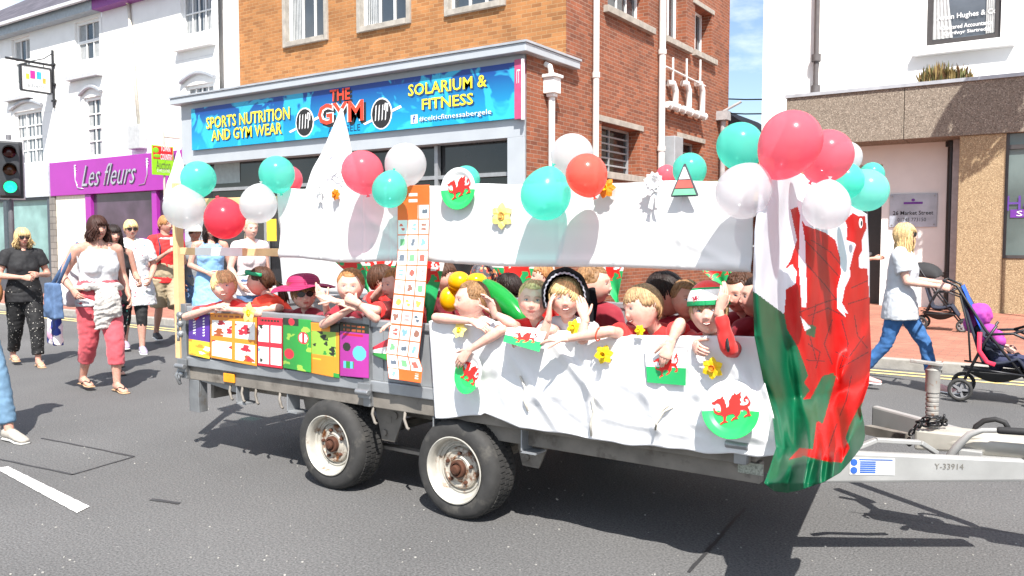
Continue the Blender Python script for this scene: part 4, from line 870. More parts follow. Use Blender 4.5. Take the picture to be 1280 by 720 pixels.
# ================================================================ FRAME OF LATHS, BANNERS, CLOTH
def wd(a, b, w, h, label, nm='timber_batten'):
    m = MB(); m.beam(a, b, w, h, up=UZ if abs((V(b) - V(a)).normalized().z) < .9 else UX); return single(m, nm, timber, label, 'timber batten', bevel=.003)
ZT = 1.80
xp = PY(222, 400, Y0 + .05).x
wd((xp, Y0 + .07, ZD + .002), (xp, Y0 + .07, 1.9), .055, .05, 'upright timber batten at the rear corner of the trailer, below the white balloon', 'timber_post')
wd((xp, Y1 - .09, ZD + .002), (xp, Y1 - .09, 1.88), .05, .05, 'upright timber batten at the far rear corner of the trailer', 'timber_post')
wd((XF + .05, Y0 + .03, .70), (XF + .05, Y0 + .03, 1.84), .05, .05, 'upright timber batten at the front corner behind the big flag', 'timber_post')
wd((XF - .07, Y1 - .10, ZD + .002), (XF - .07, Y1 - .10, 1.86), .05, .05, 'upright timber batten at the far front corner of the trailer', 'timber_post')
a, b = PY(229, 314, Y0 + .03), PY(352, 318, Y0 + .03)
wd((a.x, Y0 + .02, a.z), (b.x + .4, Y0 + .02, a.z), .03, .05, 'lower timber batten above the kids at the rear of the trailer, wrapped with white tape')
m = MB(); a1 = PY(243, 314, Y0); b1 = PY(302, 314, Y0); m.beam((a1.x, Y0 + .02, a.z), (b1.x, Y0 + .02, a.z), .034, .056); single(m, 'white_tape', mat('white_tape', (.78, .78, .77), .4, var=.06), 'white tape wrapped round the lower timber batten', 'tape', bevel=.003)
zt_ = PY(300, 243, Y0).z
wd((xp + .05, Y0 + .075, zt_ - .035), (XF - .1, Y0 + .075, zt_ - .06), .035, .05, 'long top timber batten that carries the white banner')
wd((xp, Y1 - .06, 1.80), (XF - .1, Y1 - .06, 1.78), .035, .06, 'top timber batten along the far side of the trailer')
sheet_m = mat('white_sheet', (.80, .80, .80), .85, var=.02, scale=3, trans=.22, sheen=.2)
cloth_m = mat('white_cloth', (.80, .80, .81), .8, var=.02, scale=3, trans=.10, bump=.0006, bscale=200)
def solid(o, t): s = o.modifiers.new('thickness', 'SOLIDIFY'); s.thickness = t; s.offset = 0; return o
def banner(pxl, pxr, yl, yr, zb_l, zb_r, Y, ph, label, ztp=None):
    aL, aR = PY(pxl, yl, Y), PY(pxr, yr, Y); bL, bR = PY(pxl, zb_l, Y), PY(pxr, zb_r, Y); m = MB()
    def F(u, v):
        x = aL.x + (aR.x - aL.x) * u; zt = aL.z + (aR.z - aL.z) * u; zb = bL.z + (bR.z - bL.z) * u + .006 * sin(9 * u + ph) - .01 * sin(pi * u)
        z = zt + (zb - zt) * v + .004 * sin(23 * u + ph) * (1 - v)
        y = Y + .010 * sin(7 * u + ph + 1.5 * v) + .006 * sin(31 * u + ph * 2 + 3 * v) * (.4 + v) + .012 * noise.noise(V((u * 6 + ph, v * 2.5, 0))) - .012 * exp(-((v - .93) / .05) ** 2) - .005 * sum(max(0, 1 - abs(u - q) / .012) for q in (.17, .34, .5, .66, .83)) - .005 * max(0, 1 - abs(v - .47) / .09) - .010 * exp(-((u - .5 - .5 * v) / .03) ** 2) * v
        return V((x, y, z))
    m.sheet(F, 300, 30); o = single(m, 'white_banner', sheet_m, label, 'banner', 'white sheets hung along the near side', smooth=True); return solid(o, .002)
YB = Y0 - .02
banner(346, 520, 236, 233, 322, 327, YB - .012, 0, 'left white sheet of the upper banner, between the battens and the orange picture strip')
banner(512, 943, 232, 225, 326, 338, YB, 2, 'long white sheet of the upper banner with balloons, plate and paper star on it')
# folded flap on the left banner
fl = [PY(*q) for q in ((368, 262, YB - .03), (428, 256, YB - .03), (432, 246, YB - .03), (376, 240, YB - .03))]
# lower cloth
LT = [(538, 402), (560, 404), (600, 408), (640, 413), (690, 420), (730, 425), (800, 424), (850, 421), (900, 420), (945, 421), (968, 426)]
LEFTx = [(214, 952), (290, 943), (360, 941), (420, 943), (480, 955), (520, 966), (560, 970), (585, 962), (604, 955)]
LB = [(548, 523), (600, 519), (604, 516), (650, 535), (700, 541), (740, 549), (790, 556), (850, 562), (900, 567), (945, 570), (972, 569)]
def itp(tab, x):
    for (a, b), (c, d) in zip(tab, tab[1:]):
        if x <= c: return b + (d - b) * max(0, (x - a)) / (c - a)
    return tab[-1][1]
folds = [(560, 410, 585, 505, 7, .016), (583, 408, 612, 520, 6, -.012), (612, 420, 640, 528, 8, .02), (628, 425, 700, 540, 6, .022), (650, 470, 740, 548, 7, -.014), (690, 425, 760, 515, 6, .026), (700, 421, 735, 470, 7, -.016),
         (728, 428, 742, 545, 4, .018), (760, 470, 742, 548, 6, -.012), (735, 450, 870, 530, 9, .014), (770, 425, 900, 450, 7, -.016), (800, 470, 830, 560, 7, .014), (838, 430, 815, 555, 5, .016), (846, 505, 960, 500, 7, -.012), (870, 530, 970, 552, 6, .014),
         (900, 425, 955, 520, 8, .018), (930, 425, 968, 560, 7, -.016), (640, 500, 720, 490, 8, .010), (545, 430, 560, 520, 6, .014), (860, 435, 890, 560, 6, .012), (570, 480, 640, 470, 8, -.01), (745, 520, 880, 548, 6, .01)]
def cl_pt(px, py, extra=0):
    dy = 0
    for x0, y0, x1, y1, w, am in folds:
        dx, dyy = x1 - x0, y1 - y0; t = max(0, min(1, ((px - x0) * dx + (py - y0) * dyy) / (dx * dx + dyy * dyy))); q = (px - x0 - t * dx) ** 2 + (py - y0 - t * dyy) ** 2
        dy += am * exp(-q / (w * w)) * sin(pi * (.12 + .85 * t)) ** .5 * 1.35
    k = (py - itp(LT, px)) / (itp(LB, px) - itp(LT, px))
    dy += .010 * noise.noise(V((px * .02, py * .014, 1))) + .004 * noise.noise(V((px * .07, py * .02, 7))) + .0012 * noise.noise(V((px * .2, py * .2, 7)))
    return PY(px, py, Y0 - .045 - dy * min(1, .35 + k) - extra)
m = MB(); NU, NV = 230, 66
def F(u, v):
    px = 538 + 434 * u; yy = itp(LT, px) * (1 - v) + itp(LB, px) * v; px = 538 + (itp(LEFTx, yy) + 1 - 538) * u; wx = 3.5 * noise.noise(V((px * .03, 0, 2)))
    y0 = itp(LT, px) ; y1 = itp(LB, px) + wx; py = y0 + (y1 - y0) * v
    px2 = px + (10 * (1 - v) * 0 if u > .1 else 0) + (8 * v - 2) * (1 - u) ** 8
    p = cl_pt(px2, py)
    return p
m.sheet(F, NU, NV)
k0 = len(m.v); tp_ = [F(i / NU, 0) for i in range(NU + 1)]     # turned over the rail
for j in range(1, 5): m.v += [tuple(V((p.x, p.y + .028 * j, 1.05 + (p.z - 1.05) * (1 - j / 4) + .012 * sin(pi * j / 4)))) for p in tp_]
for j in range(4):
    for i in range(NU):
        a = (i if j == 0 else k0 + (j - 1) * (NU + 1) + i); b = k0 + j * (NU + 1) + i; m.f.append((a, b, b + 1, a + 1)); m.m.append(0)
lc = single(m, 'white_cloth', cloth_m, 'big creased white cloth hung over the near side of the trailer below the kids', 'cloth', smooth=True); solid(lc, .003)
# string ties on the cloth
rope = mat('cream_string', (.60, .56, .48), .8)
for i, (pts, lab) in enumerate(((((836, 505), (828, 512), (822, 522), (819, 538), (821, 528), (830, 514), (842, 508)), 'knotted cream string hanging on the white cloth left of the dragon plate'), (((740, 497), (742, 515), (738, 530), (739, 545)), 'frayed cream string hanging on the white cloth in the middle'), (((650, 470), (656, 484), (655, 500), (660, 514)), 'thin grey tie dangling on the white cloth under the held flag card'))):
    m = MB(); m.tube([cl_pt(x, y, .012) for x, y in pts], .0055, 6); single(m, 'string_tie', rope, lab, 'string', smooth=True)

# ================================================================ DRAGON OUTLINE (facing left), unit size about 1 x .8
DR = [[(170, 272), (200, 262), (232, 238), (262, 232), (268, 222), (285, 210), (283, 232), (298, 250), (302, 275), (312, 288), (310, 315), (330, 305), (338, 280), (334, 255), (352, 228), (362, 205), (378, 200), (388, 180), (402, 200), (424, 188), (442, 176), (440, 205), (447, 222), (432, 240), (447, 268), (432, 272), (436, 290), (470, 292), (494, 284), (510, 268), (512, 250), (500, 232), (482, 234), (478, 246), (492, 252), (480, 262), (466, 250), (466, 230), (482, 216), (497, 206), (486, 208), (500, 168), (524, 212), (510, 208), (526, 230), (530, 262), (520, 290), (500, 306), (516, 330), (520, 368), (536, 382), (500, 384), (472, 396), (466, 388), (484, 374), (500, 366), (492, 338), (462, 330), (436, 332), (432, 366), (404, 398), (420, 408), (384, 414), (356, 432), (352, 424), (372, 402), (396, 388), (374, 366), (340, 372), (312, 384), (304, 428), (326, 440), (290, 446), (262, 466), (250, 456), (286, 430), (284, 392), (262, 380), (236, 378), (212, 366), (196, 350), (206, 345), (188, 322), (204, 316), (214, 344), (240, 358), (262, 352), (264, 320), (256, 290), (240, 278), (222, 276), (206, 284), (222, 290), (190, 288)]]
def dragon(c, u, v, w, mb=None, flip=False, th=.002, z=.002):
    s = w / 365.0; return [((-(x - 352) if flip else (x - 352)) * s, -(y - 320) * s) for x, y in DR[0]]
red = mat('dragon_red', 'd8241c', .55, var=.06); wgreen = mat('flag_green', '1ea05a', .55, var=.05); paper = mat('paper_white', (.78, .78, .77), .6, var=.03)
def flatface(px, py, Y): return PY(px, py, Y)

# ---- the big flag across the front of the trailer
XG = XF + .07
fw_ = mat('flag_white', (.74, .74, .79), .5, var=.02, trans=.2); fgr = mat('satin_green', '035436', .42, var=.08, trans=.03, spec=.35); frd = mat('satin_red', 'b00f0a', .48, var=.06, trans=.08, spec=.3); fln = mat('flag_outline', '5a0c10', .6)
TOPp = [(944, 214), (960, 214), (985, 212), (1010, 222), (1035, 236), (1060, 252), (1086, 268)]
BOTp = [(955, 604), (968, 614), (985, 616), (1000, 613), (1030, 603), (1050, 591), (1066, 573), (1080, 556), (1084, 545)]
LEFTx = [(214, 952), (290, 943), (360, 941), (420, 943), (480, 955), (520, 966), (560, 970), (585, 962), (604, 955)]
RIGHTx = [(268, 1084), (330, 1087), (400, 1087), (440, 1089), (480, 1086), (510, 1076), (530, 1080), (556, 1082)]
POLYR = [  # red parts of the dragon, traced in the photograph's pixels
 [(988, 262), (997, 258), (1000, 270), (1006, 282), (1030, 290), (1044, 300), (1050, 322), (1051, 342), (1046, 362), (1046, 385), (1058, 398), (1052, 380), (1056, 360), (1063, 345), (1062, 335), (1066, 318), (1070, 305), (1058, 300), (1059, 284), (1056, 275), (1066, 266), (1073, 270), (1081, 270), (1083, 285), (1077, 300), (1078, 312), (1073, 322), (1074, 335), (1084, 336), (1090, 420), (1092, 450), (1086, 492), (1072, 512), (1062, 532), (1057, 548), (1062, 560), (1052, 578), (1034, 577), (1006, 570), (986, 575), (1000, 560), (1016, 562), (1019, 540), (1021, 525), (1028, 530), (1031, 522), (1045, 470), (1037, 468), (1028, 490), (1019, 498), (1004, 499), (1012, 488), (1005, 478), (1010, 470), (1004, 452), (996, 432), (984, 412), (980, 392), (982, 372), (982, 362), (994, 355), (996, 340), (990, 330), (980, 338), (988, 325), (996, 300)],
]
POLYW = [[(1000, 262), (1006, 300), (1008, 350), (1008, 384), (1002, 384), (998, 330), (999, 290)], [(1051, 350), (1060, 332), (1062, 345), (1056, 360), (1052, 378), (1060, 392), (1048, 388), (1046, 365)], [(1000, 395), (1014, 410), (1006, 414)]]
POLYG = [[(1006, 404), (1020, 408), (1018, 422), (1008, 418)], [(1028, 470), (1042, 466), (1040, 490), (1028, 510), (1022, 528), (1012, 500)]]
LINES = [[(1006, 300), (1030, 325), (1048, 345)], [(1008, 330), (1030, 355), (1048, 378)], [(1014, 300), (1038, 315), (1050, 330)], [(1000, 390), (1030, 378), (1050, 372)], [(1010, 395), (1035, 385), (1055, 395)], [(1052, 400), (1060, 430), (1050, 460), (1068, 450), (1085, 440)], [(1040, 400), (1030, 430), (1040, 455)], [(1060, 380), (1085, 372)], [(1064, 360), (1086, 350)], [(1068, 395), (1072, 420), (1084, 435)], [(1045, 440), (1060, 448), (1080, 420)], [(1064, 470), (1058, 500), (1050, 520)], [(1010, 430), (1025, 440), (1020, 460)], [(1008, 450), (1030, 452)], [(1040, 470), (1030, 520), (1020, 528)], [(1020, 380), (1012, 420), (1020, 450)], [(1046, 530), (1036, 560)]]
def inside(p, poly):
    x, y = p; c = False; j = len(poly) - 1
    for i in range(len(poly)):
        xi, yi = poly[i]; xj, yj = poly[j]
        if (yi > y) != (yj > y) and x < (xj - xi) * (y - yi) / (yj - yi) + xi: c = not c
        j = i
    return c
def segd(p, pl):
    best = 99
    for (x0, y0), (x1, y1) in zip(pl, pl[1:]):
        dx, dy = x1 - x0, y1 - y0; t = max(0, min(1, ((p[0] - x0) * dx + (p[1] - y0) * dy) / (dx * dx + dy * dy + 1e-9))); best = min(best, (p[0] - x0 - t * dx) ** 2 + (p[1] - y0 - t * dy) ** 2)
    return best ** .5
def itpy(tab, y): return itp(tab, y)
def flagpix(u, v):
    yt0 = 214 + (268 - 214) * u; yb0 = itp(BOTp, 955 + 129 * u); py = itp(TOPp, 944 + 142 * u) * (1 - v) + yb0 * v
    xl = itp(LEFTx, py); xr = itp(RIGHTx, py); return xl + (xr - xl) * u, py
def flagcol(u, v):
    p = flagpix(u, v)
    for q in POLYW:
        if inside(p, q): return 0
    for q in POLYG:
        if inside(p, q): return 1
    r = any(inside(p, q) for q in POLYR)
    if r:
        for q in LINES:
            if segd(p, q) < .62: return 3
        return 2
    bl = 365 + (p[0] - 943) * .75      # white above, green below
    return 0 if p[1] < bl and p[1] < 470 else 1
m = MB()
def F(u, v):
    px, py = flagpix(u, v)
    f = .020 * sin(u * 15 + v * 2.2) + .010 * sin(u * 27 - v * 4 + 1) * (.5 + .5 * v) + .02 * noise.noise(V((u * 3, v * 3, 3))) + .05 * sin(pi * u) * v
    f += .018 * exp(-((u - .30 - .25 * v) / .05) ** 2) * v + .03 * exp(-((u * .5 + v - 1.02) / .06) ** 2) - .014 * exp(-((u - .62 + .2 * v) / .04) ** 2) + .008 * noise.noise(V((u * 14, v * 9, 5)))
    b_ = max(0, min(1, (v - .70) / .22)); b_ = b_ * b_ * (3 - 2 * b_)
    f += b_ * min(.42, .10 + .48 * u)
    return PX(px, py, XG + f)
m.sheet(F, 150, 330, mf=flagcol)
bf = single(m, 'dragon_flag', [fw_, fgr, frd, fln], 'big satin flag with a red dragon draped over the front of the trailer', 'flag', smooth=True); solid(bf, .0015)
# eye of the dragon
ec = PX(1071, 279, XG + .06); m = MB(); m.poly([(.045 * cos(i * pi / 8), .028 * sin(i * pi / 8)) for i in range(16)], ec, UY, UZ, .002, z=.02); m.build('dragon_eye', paper, bf)
m = MB(); m.poly([(.014 * cos(i * pi / 6), .014 * sin(i * pi / 6)) for i in range(12)], ec, UY, UZ, .002, z=.024); m.build('pupil', black, bf)

# ---- cones of white cloth
def cone(px, py, bx0, bx1, by, Y, label, lines=False):
    t = PY(px, py, Y); a = PY(bx0, by, Y); b = PY(bx1, by, Y); c = (a + b) / 2; r = (b.x - a.x) / 2; m = MB()
    def F(u, v):
        th = 2 * pi * u; w = 1 + .16 * sin(5 * th + 2 * v) * v + .09 * sin(11 * th + 1) * v + .1 * noise.noise(V((3 * cos(th), 3 * sin(th), 4 * v))); p = t.lerp(c, v); k = r * (v ** 1.0 * .97 + .03); return p + V((cos(th) * k * w, sin(th) * k * w * .8, 0))
    m.sheet(F, 60, 30); o = single(m, 'cloth_cone', sheet_m, label, 'cloth cone', smooth=True); o.modifiers.new('w', 'WELD').merge_threshold = .0001; solid(o, .002)
    if lines:
        q = MB()
        for k in range(3):
            A_ = PY(398 + k * 7, 222 - k * 12, Y - r * .9); B_ = PY(421, 198 - k * 11, Y - r * .75); C_ = PY(436, 212 - k * 8, Y - r * .8); q.tube([A_, B_, C_], .0035, 5)
        q.build('zigzag_trim', mat('lilac_trim', (.42, .44, .6), .6), o)
    return o
cone(427, 136, 388, 446, 252, 4.3, 'tall peaked cone of white cloth in front of the gym sign', True)
cone(223, 186, 212, 236, 250, Y0 + .12, 'slim white paper cone on top of the rear corner post')
m = MB(); xa_, xb2 = PY(350, 350, Y1 - .1).x, PY(487, 350, Y1 - .1).x
m.sheet(lambda u, v: V((xa_ + (xb2 - xa_) * u, Y1 - .1 + .04 * sin(u * 14 + v), 1.37 - .37 * v)), 60, 8); solid(single(m, 'white_sheet', sheet_m, 'white sheet tied along the far side of the trailer behind the girl in the hat', 'sheet', smooth=True), .002)
# ---- pennants
tri_m = [paper, wgreen, red]
pn = [((398, 318), (458, 318), (462, 366), 4.75, 'behind the girl with the maroon hat'), ((497, 322), (560, 322), (536, 408), 3.8, 'just right of the orange picture strip'), ((442, 326), (500, 326), (478, 372), 4.3, 'above the blond girl biting her hand'), ((600, 328), (672, 330), (655, 376), 4.6, 'above the green balloon'), ((722, 333), (782, 335), (772, 378), 4.4, 'between the bonnet and the boy with fair hair'), ((862, 338), (918, 339), (905, 362), 4.2, 'above the striped woolly hat'), ((905, 338), (940, 339), (925, 366), 4.5, 'at the front end of the trailer')]
for i, (a, b, c, Y, lab) in enumerate(pn):
    A_, B_, C_ = PY(*a, Y), PY(*b, Y), PY(*c, Y); A_.z += .06; B_.z += .06; w = (B_ - A_).length; m = MB()
    D0 = dragon(None, None, None, 1.0)
    cx = (A_ + B_) / 2
    def F(u, v): p = A_.lerp(B_, u).lerp(C_, v); return p + V((0, .02 * sin(6 * u + i) * v, 0))
    def mf(u, v):
        p = A_.lerp(B_, u).lerp(C_, v); d = p - (A_.lerp(B_, .5).lerp(C_, .33)); k = w * .62
        if inside((d.x / k, d.z / k), D0): return 2
        return 0 if v < .30 else 1
    m.sheet(F, 50, 44, mf=mf); solid(single(m, 'pennant', tri_m, 'triangular white and green dragon pennant hanging ' + lab, 'pennant', 'dragon pennants strung inside the trailer'), .001)
m = MB(); m.tube([(XR + .1, 4.45, 1.47), (-3.5, 4.45, 1.43), (XF - .1, 4.45, 1.47)], .004, 5); single(m, 'bunting_string', paper, 'white string holding the pennants along the middle of the trailer', 'string')

# ---- orange picture strip
og = mat('orange_paper', 'ee6a2c', .5, var=.03); icons = [mat('icon%d' % i, c, .6) for i, c in enumerate(('d8685a', 'e9c45c', '86b4d8', '7cba84', 'a0705f', 'efa8a4', '66707c'))]
SP = [(0, 497, 232, 537, 231), (.12, 497, 262, 537, 261), (.35, 497, 320, 535, 320), (.55, 492, 368, 531, 372), (.72, 487, 410, 527, 414), (.84, 483, 440, 523, 446), (.9, 484, 455, 528, 461), (1, 486, 473, 526, 479)]
def Fs(u, v):
    for a, b in zip(SP, SP[1:]):
        if v <= b[0] + 1e-6:
            t = (v - a[0]) / (b[0] - a[0]); q = [a[i] + (b[i] - a[i]) * t for i in range(1, 5)]; break
    px = q[0] + (q[2] - q[0]) * u; py = q[1] + (q[3] - q[1]) * u
    return PY(px, py, YB - .05 + .012 * sin(9 * v) + .006 * sin(5 * u) - .02 * v)
def mfs(u, v):
    if v < .17 and not (u > .64 and v > .10): 
        if .35 < u < .62 and (.04 < v < .055 or .07 < v < .085): return 1
        return 0
    R_ = (v - .17) / .0755; r = int(R_) if R_ >= 0 else -1; c = int(u * 3); fu = u * 3 - c; fv = R_ - r
    if r == 10 and c > 0: return 1 if (.4 < fu < .75 and int(fv * 9) % 2 and .2 < fv < .8) and c == 2 else 0
    if r > 10: return 0
    if fu < .05 or fu > .95 or fv < .04 or fv > .95: return 0
    hsh = (r * 7 + c * 5 + r * c * 3) % 11; cx, cy = .5 + .06 * ((hsh % 3) - 1), .5; dx, dy = (fu - cx), (fv - cy)
    rad = .20 + .04 * (hsh % 4) + .08 * sin(atan2(dy, dx) * (2 + hsh % 4) + hsh)
    if abs(dx) < .24 and abs(dy) < .22 and dx * dx + dy * dy < rad * rad and (hsh % 5 or abs(dy) > .05): return 2 + (r * 3 + c * 2 + r * c) % 7
    return 1
m = MB(); m.sheet(Fs, 66, 330, mf=mfs); solid(single(m, 'picture_strip', [og, paper] + icons, 'long orange paper strip with rows of small pictures hanging over banner and side panel', 'poster', smooth=True), .001)

# ---- books on the side panel
def card(px0, yt0, yb0, px1, yt1, yb1, Y, fn, mats, name, label, cat, nu=56, nv=70, curl=.01, group=None, grid=None):
    def F(u, v):
        px = px0 + (px1 - px0) * u; a = yt0 + (yt1 - yt0) * u; b = yb0 + (yb1 - yb0) * u
        return PY(px, a + (b - a) * v, Y - curl * sin(pi * u) * .6 - curl * v * sin(2.5 * u))
    m = MB(); m.sheet(F, nu, nv, mf=fn); o = single(m, name, mats, label, cat, group, smooth=True); return solid(o, .003)
def blobs(seed, n, r0, r1, cols):
    rr = random.Random(seed); return [(rr.random(), rr.random(), r0 + (r1 - r0) * rr.random(), rr.choice(cols), rr.random() * 6) for _ in range(n)]
def inb(bl, u, v, asp=1.6):
    for x, y, r, c, ph in reversed(bl):
        dx, dy = u - x, (v - y) * asp; q = atan2(dy, dx)
        if dx * dx + dy * dy < (r * (1 + .22 * sin(3 * q + ph) + .12 * sin(5 * q + ph))) ** 2: return c
    return None
cm = {k: mat('cover_' + k, v, .35, var=.03, coat=.3) for k, v in dict(purple='553090', orange='e08e2c', yellow='e6c23a', red='c42c3c', green='2c8c3a', lime='92b848', magenta='a53390', white='efece6', dark='2a2f26', cyan='5fb6d8', pink='ee9aa8', brown='a5522a').items()}
def L_(*ks): return [cm[k] for k in ks]
YC = Y0 - .012; GB = 'picture books lined up on the grey side panel'
def f1(u, v, B=blobs(1, 9, .1, .22, [1, 2, 3])):
    if v < .62: return 3 if ((.22 < u < .34 or .68 < u < .76) and .06 < v < .5 and int(v * 30 + u * 7) % 2) else 0
    c = inb(B, u, (v - .62) / .38); return 1 if c is None else c
card(236, 392, 443, 262, 394, 449, YC, f1, L_('purple', 'yellow', 'orange', 'white'), 'picture_book', 'purple and yellow picture book under the blond boy, leftmost of the books', 'book', group=GB)
def quadr(B, hdr=.12, base=0, cell=3, n=2):
    def f(u, v):
        if v < hdr: return 4 if .04 < v < .08 and .1 < u < .9 and int(u * 24) % 3 else base
        uu = u * n; vv = (v - hdr) / (1 - hdr) * 2; fu, fv = uu % 1, vv % 1
        if fu < .07 or fu > .93 or fv < .08 or fv > .86: return base
        c = inb(B, fu * .5 + int(uu) * .5 / n * 2 * .5, fv * .5 + int(vv) * .5, 1.2)
        return cell if c is None else c
    return f
card(263, 391, 447, 321, 393, 458, YC - .004, quadr(blobs(4, 16, .05, .11, [1, 2, 4])), L_('orange', 'red', 'cyan', 'white', 'brown'), 'picture_book', 'orange folded book with four framed pictures, second from the left', 'book', group=GB, nu=80)
card(322, 396, 457, 353, 398, 461, YC - .004, quadr(blobs(8, 9, .03, .08, [2, 4])), L_('red', 'red', 'cyan', 'white', 'dark'), 'picture_book', 'red book with white panels under the girl with the green visor', 'book', group=GB)
def f4(u, v, B=blobs(12, 22, .05, .15, [0, 1, 2])):
    if (u - .72) ** 2 + ((v - .36) * 1.6) ** 2 < .035: return 4 if (u - .72) ** 2 + ((v - .36) * 1.6) ** 2 > .022 or abs(u - .72) < .05 else 3
    if (u - .22) ** 2 + ((v - .70) * 1.7) ** 2 < .03: return 4
    if v < .14: return 4 if (u - .3) ** 2 + ((v - .07) * 1.6) ** 2 < .012 else (5 if u < .55 else 1)
    c = inb(B, u, v); return 1 if c is None else c
card(354, 397, 460, 389, 400, 466, YC - .006, f4, L_('green', 'green', 'lime', 'white', 'red', 'dark'), 'picture_book', 'green leafy picture book below the maroon sun hat', 'book', curl=.02, group=GB)
def f5(u, v, B=blobs(21, 26, .04, .1, [2, 3, 4])):
    if v < .16: return 5 if u > .7 else 0
    if .08 < u < .9 and .16 < v < .62: c = inb(B, u, v); return 3 if c is None else c
    if .68 < v < .72 and .1 < u < .4: return 1
    return 0 if v < .92 or u < .8 else 4
card(387, 403, 466, 424, 405, 473, YC - .006, f5, L_('orange', 'yellow', 'dark', 'lime', 'green', 'dark'), 'picture_book', 'orange book with a green garden picture, right of the green book', 'book', group=GB)
def f6(u, v, B=blobs(31, 6, .05, .1, [3, 4])):
    if v < .17: return 5 if .12 < u < .85 and int(v * 26) % 2 and int(u * 22) % 4 else 4
    if .20 < v < .25 and .1 < u < .8: return 1
    if (u - .68) ** 2 + ((v - .55) * 1.7) ** 2 < .055: return 2
    if (u - .24) ** 2 + ((v - .45) * 1.7) ** 2 < .018: return 4
    if .12 < u < .48 and .72 < v < .84: return 3 if (u * 9) % 2 < 1.2 else 2
    return 0
card(425, 402, 470, 461, 406, 473, YC - .006, f6, L_('magenta', 'red', 'cyan', 'green', 'dark', 'brown'), 'picture_book', 'magenta book with a pale blue disc, rightmost of the books', 'book', group=GB)
def f7(u, v): return (1, 0, 2)[min(2, int(v * 3))]
card(466, 434, 444, 486, 423, 452, YC - .006, f7, L_('white', 'red', 'green'), 'paper_flag', 'small tilted white, red and green paper behind the orange strip', 'paper flag', nu=8, nv=12)

# ---- plates, cards, flowers, triangle
def plate(c, nrm, up, R_, name, label, cut=None, tilt=0, fold=False):
    nrm = V(nrm).normalized(); u = V(up).cross(nrm).normalized(); v = nrm.cross(u); M = Matrix((u, v, nrm)).transposed()
    q = Matrix.Rotation(tilt, 3, 'Z'); m = MB(); n = 96; prof = [(0, 0), (.35, 0), (.66, .0), (.72, .03), (.80, .07), (.90, .10), (.985, .12), (1.0, .115)]
    vs = []; fs = []; ms = []; n2 = n
    rings = [(0, 0)] + [(prof[0][0] + (a), h) for a, h in prof[1:]]
    fine = []
    for (r0, h0), (r1, h1) in zip(prof, prof[1:]):
        for k in range(5): fine.append((r0 + (r1 - r0) * k / 5, h0 + (h1 - h0) * k / 5))
    fine.append(prof[-1]); D0 = dragon(0, 0, 0, 1.0 * 1.12)
    for r, h in fine:
        for j in range(n):
            th = 2 * pi * j / n; hh = h + (.012 * sin(48 * th) if r > .74 else 0); x, y = r * cos(th), r * sin(th)
            if fold and y < 0 and False: pass
            p = M @ (q @ V((x * R_, y * R_, hh * R_))); vs.append(V(c) + p)
    for i in range(len(fine) - 1):
        for j in range(n):
            k = (j + 1) % n; fs.append((i * n + j, i * n + k, (i + 1) * n + k, (i + 1) * n + j)); r = (fine[i][0] + fine[i + 1][0]) / 2; th = 2 * pi * (j + .5) / n; x, y = r * cos(th), r * sin(th)
            ms.append(1 if y < -.04 else 0)
    m.v = vs; m.f = fs; m.m = ms; o = single(m, name, [paper, mat('plate_green', '23c25a', .35, coat=.4)], label, 'paper plate', 'paper dragon plates', smooth=True); solid(o, .002)
    m = MB(); cc = V(c) + nrm * .002; uu = M @ (q @ V((1, 0, 0))); vv = M @ (q @ V((0, 1, 0))); m.poly(dragon(0, 0, 0, R_ * 1.42), cc + vv * R_ * .04, uu, vv, .002, z=.001); m.build('dragon_emblem', red, o)
    return o
N0 = V((0, -1, 0))
c = PY(574, 236, YB - .035); plate(c, (.03, -1, .05), UZ, .108, 'paper_plate', 'dragon paper plate pinned to the top edge of the upper banner')
c = PY(914, 512, Y0 - .10); plate(c, (.02, -1, .22), UZ, .122, 'paper_plate', 'shiny dragon paper plate at the right end of the lower white cloth', tilt=.10)
c = PY(587, 467, Y0 - .12); plate(c, (-.25, -1, .25), UZ, .105, 'paper_plate', 'tilted dragon paper plate dangling from a hand on the lower white cloth', tilt=-.55)
c = PY(221, 252, Y0 - .0); plate(c, (-.5, -.6, .2), UZ, .115, 'paper_plate', 'dragon paper plate tied to the rear corner post behind the white balloon', tilt=.3)
def flagcard(cs, label, name='flag_card'):
    A_, B_, C_, D_ = cs; m = MB(); D0 = dragon(0, 0, 0, 1.0); cx = (A_ + B_ + C_ + D_) / 4
    def F(u, v): return A_.lerp(B_, u).lerp(D_.lerp(C_, u), v)
    def mf(u, v): return 2 if inside(((u - .5) * 1.55, (.48 - v) * 1.1), D0) else (0 if v < .52 else 1)
    m.sheet(F, 60, 40, mf=mf); return solid(single(m, name, [paper, wgreen, red], label, 'flag card', 'paper flag cards'), .001)
flagcard([cl_pt(806, 436, .02), cl_pt(858, 436, .02), cl_pt(857, 482, .02), cl_pt(809, 478, .02)], 'white and green dragon card pinned in the middle of the lower white cloth')
flagcard([PY(634, 409, Y0 - .10), PY(683, 415, Y0 - .10), PY(674, 440, Y0 - .17), PY(629, 427, Y0 - .17)], 'dragon card held flat by the fair-haired boy with no hat')
yl = mat('daffodil_yellow', 'f2d21c', .5, var=.08, trans=.25); ylp = mat('pale_paper_yellow', 'f0dc7c', .6, var=.06); orr = mat('daffodil_orange', 'f08c1a', .5, trans=.2)
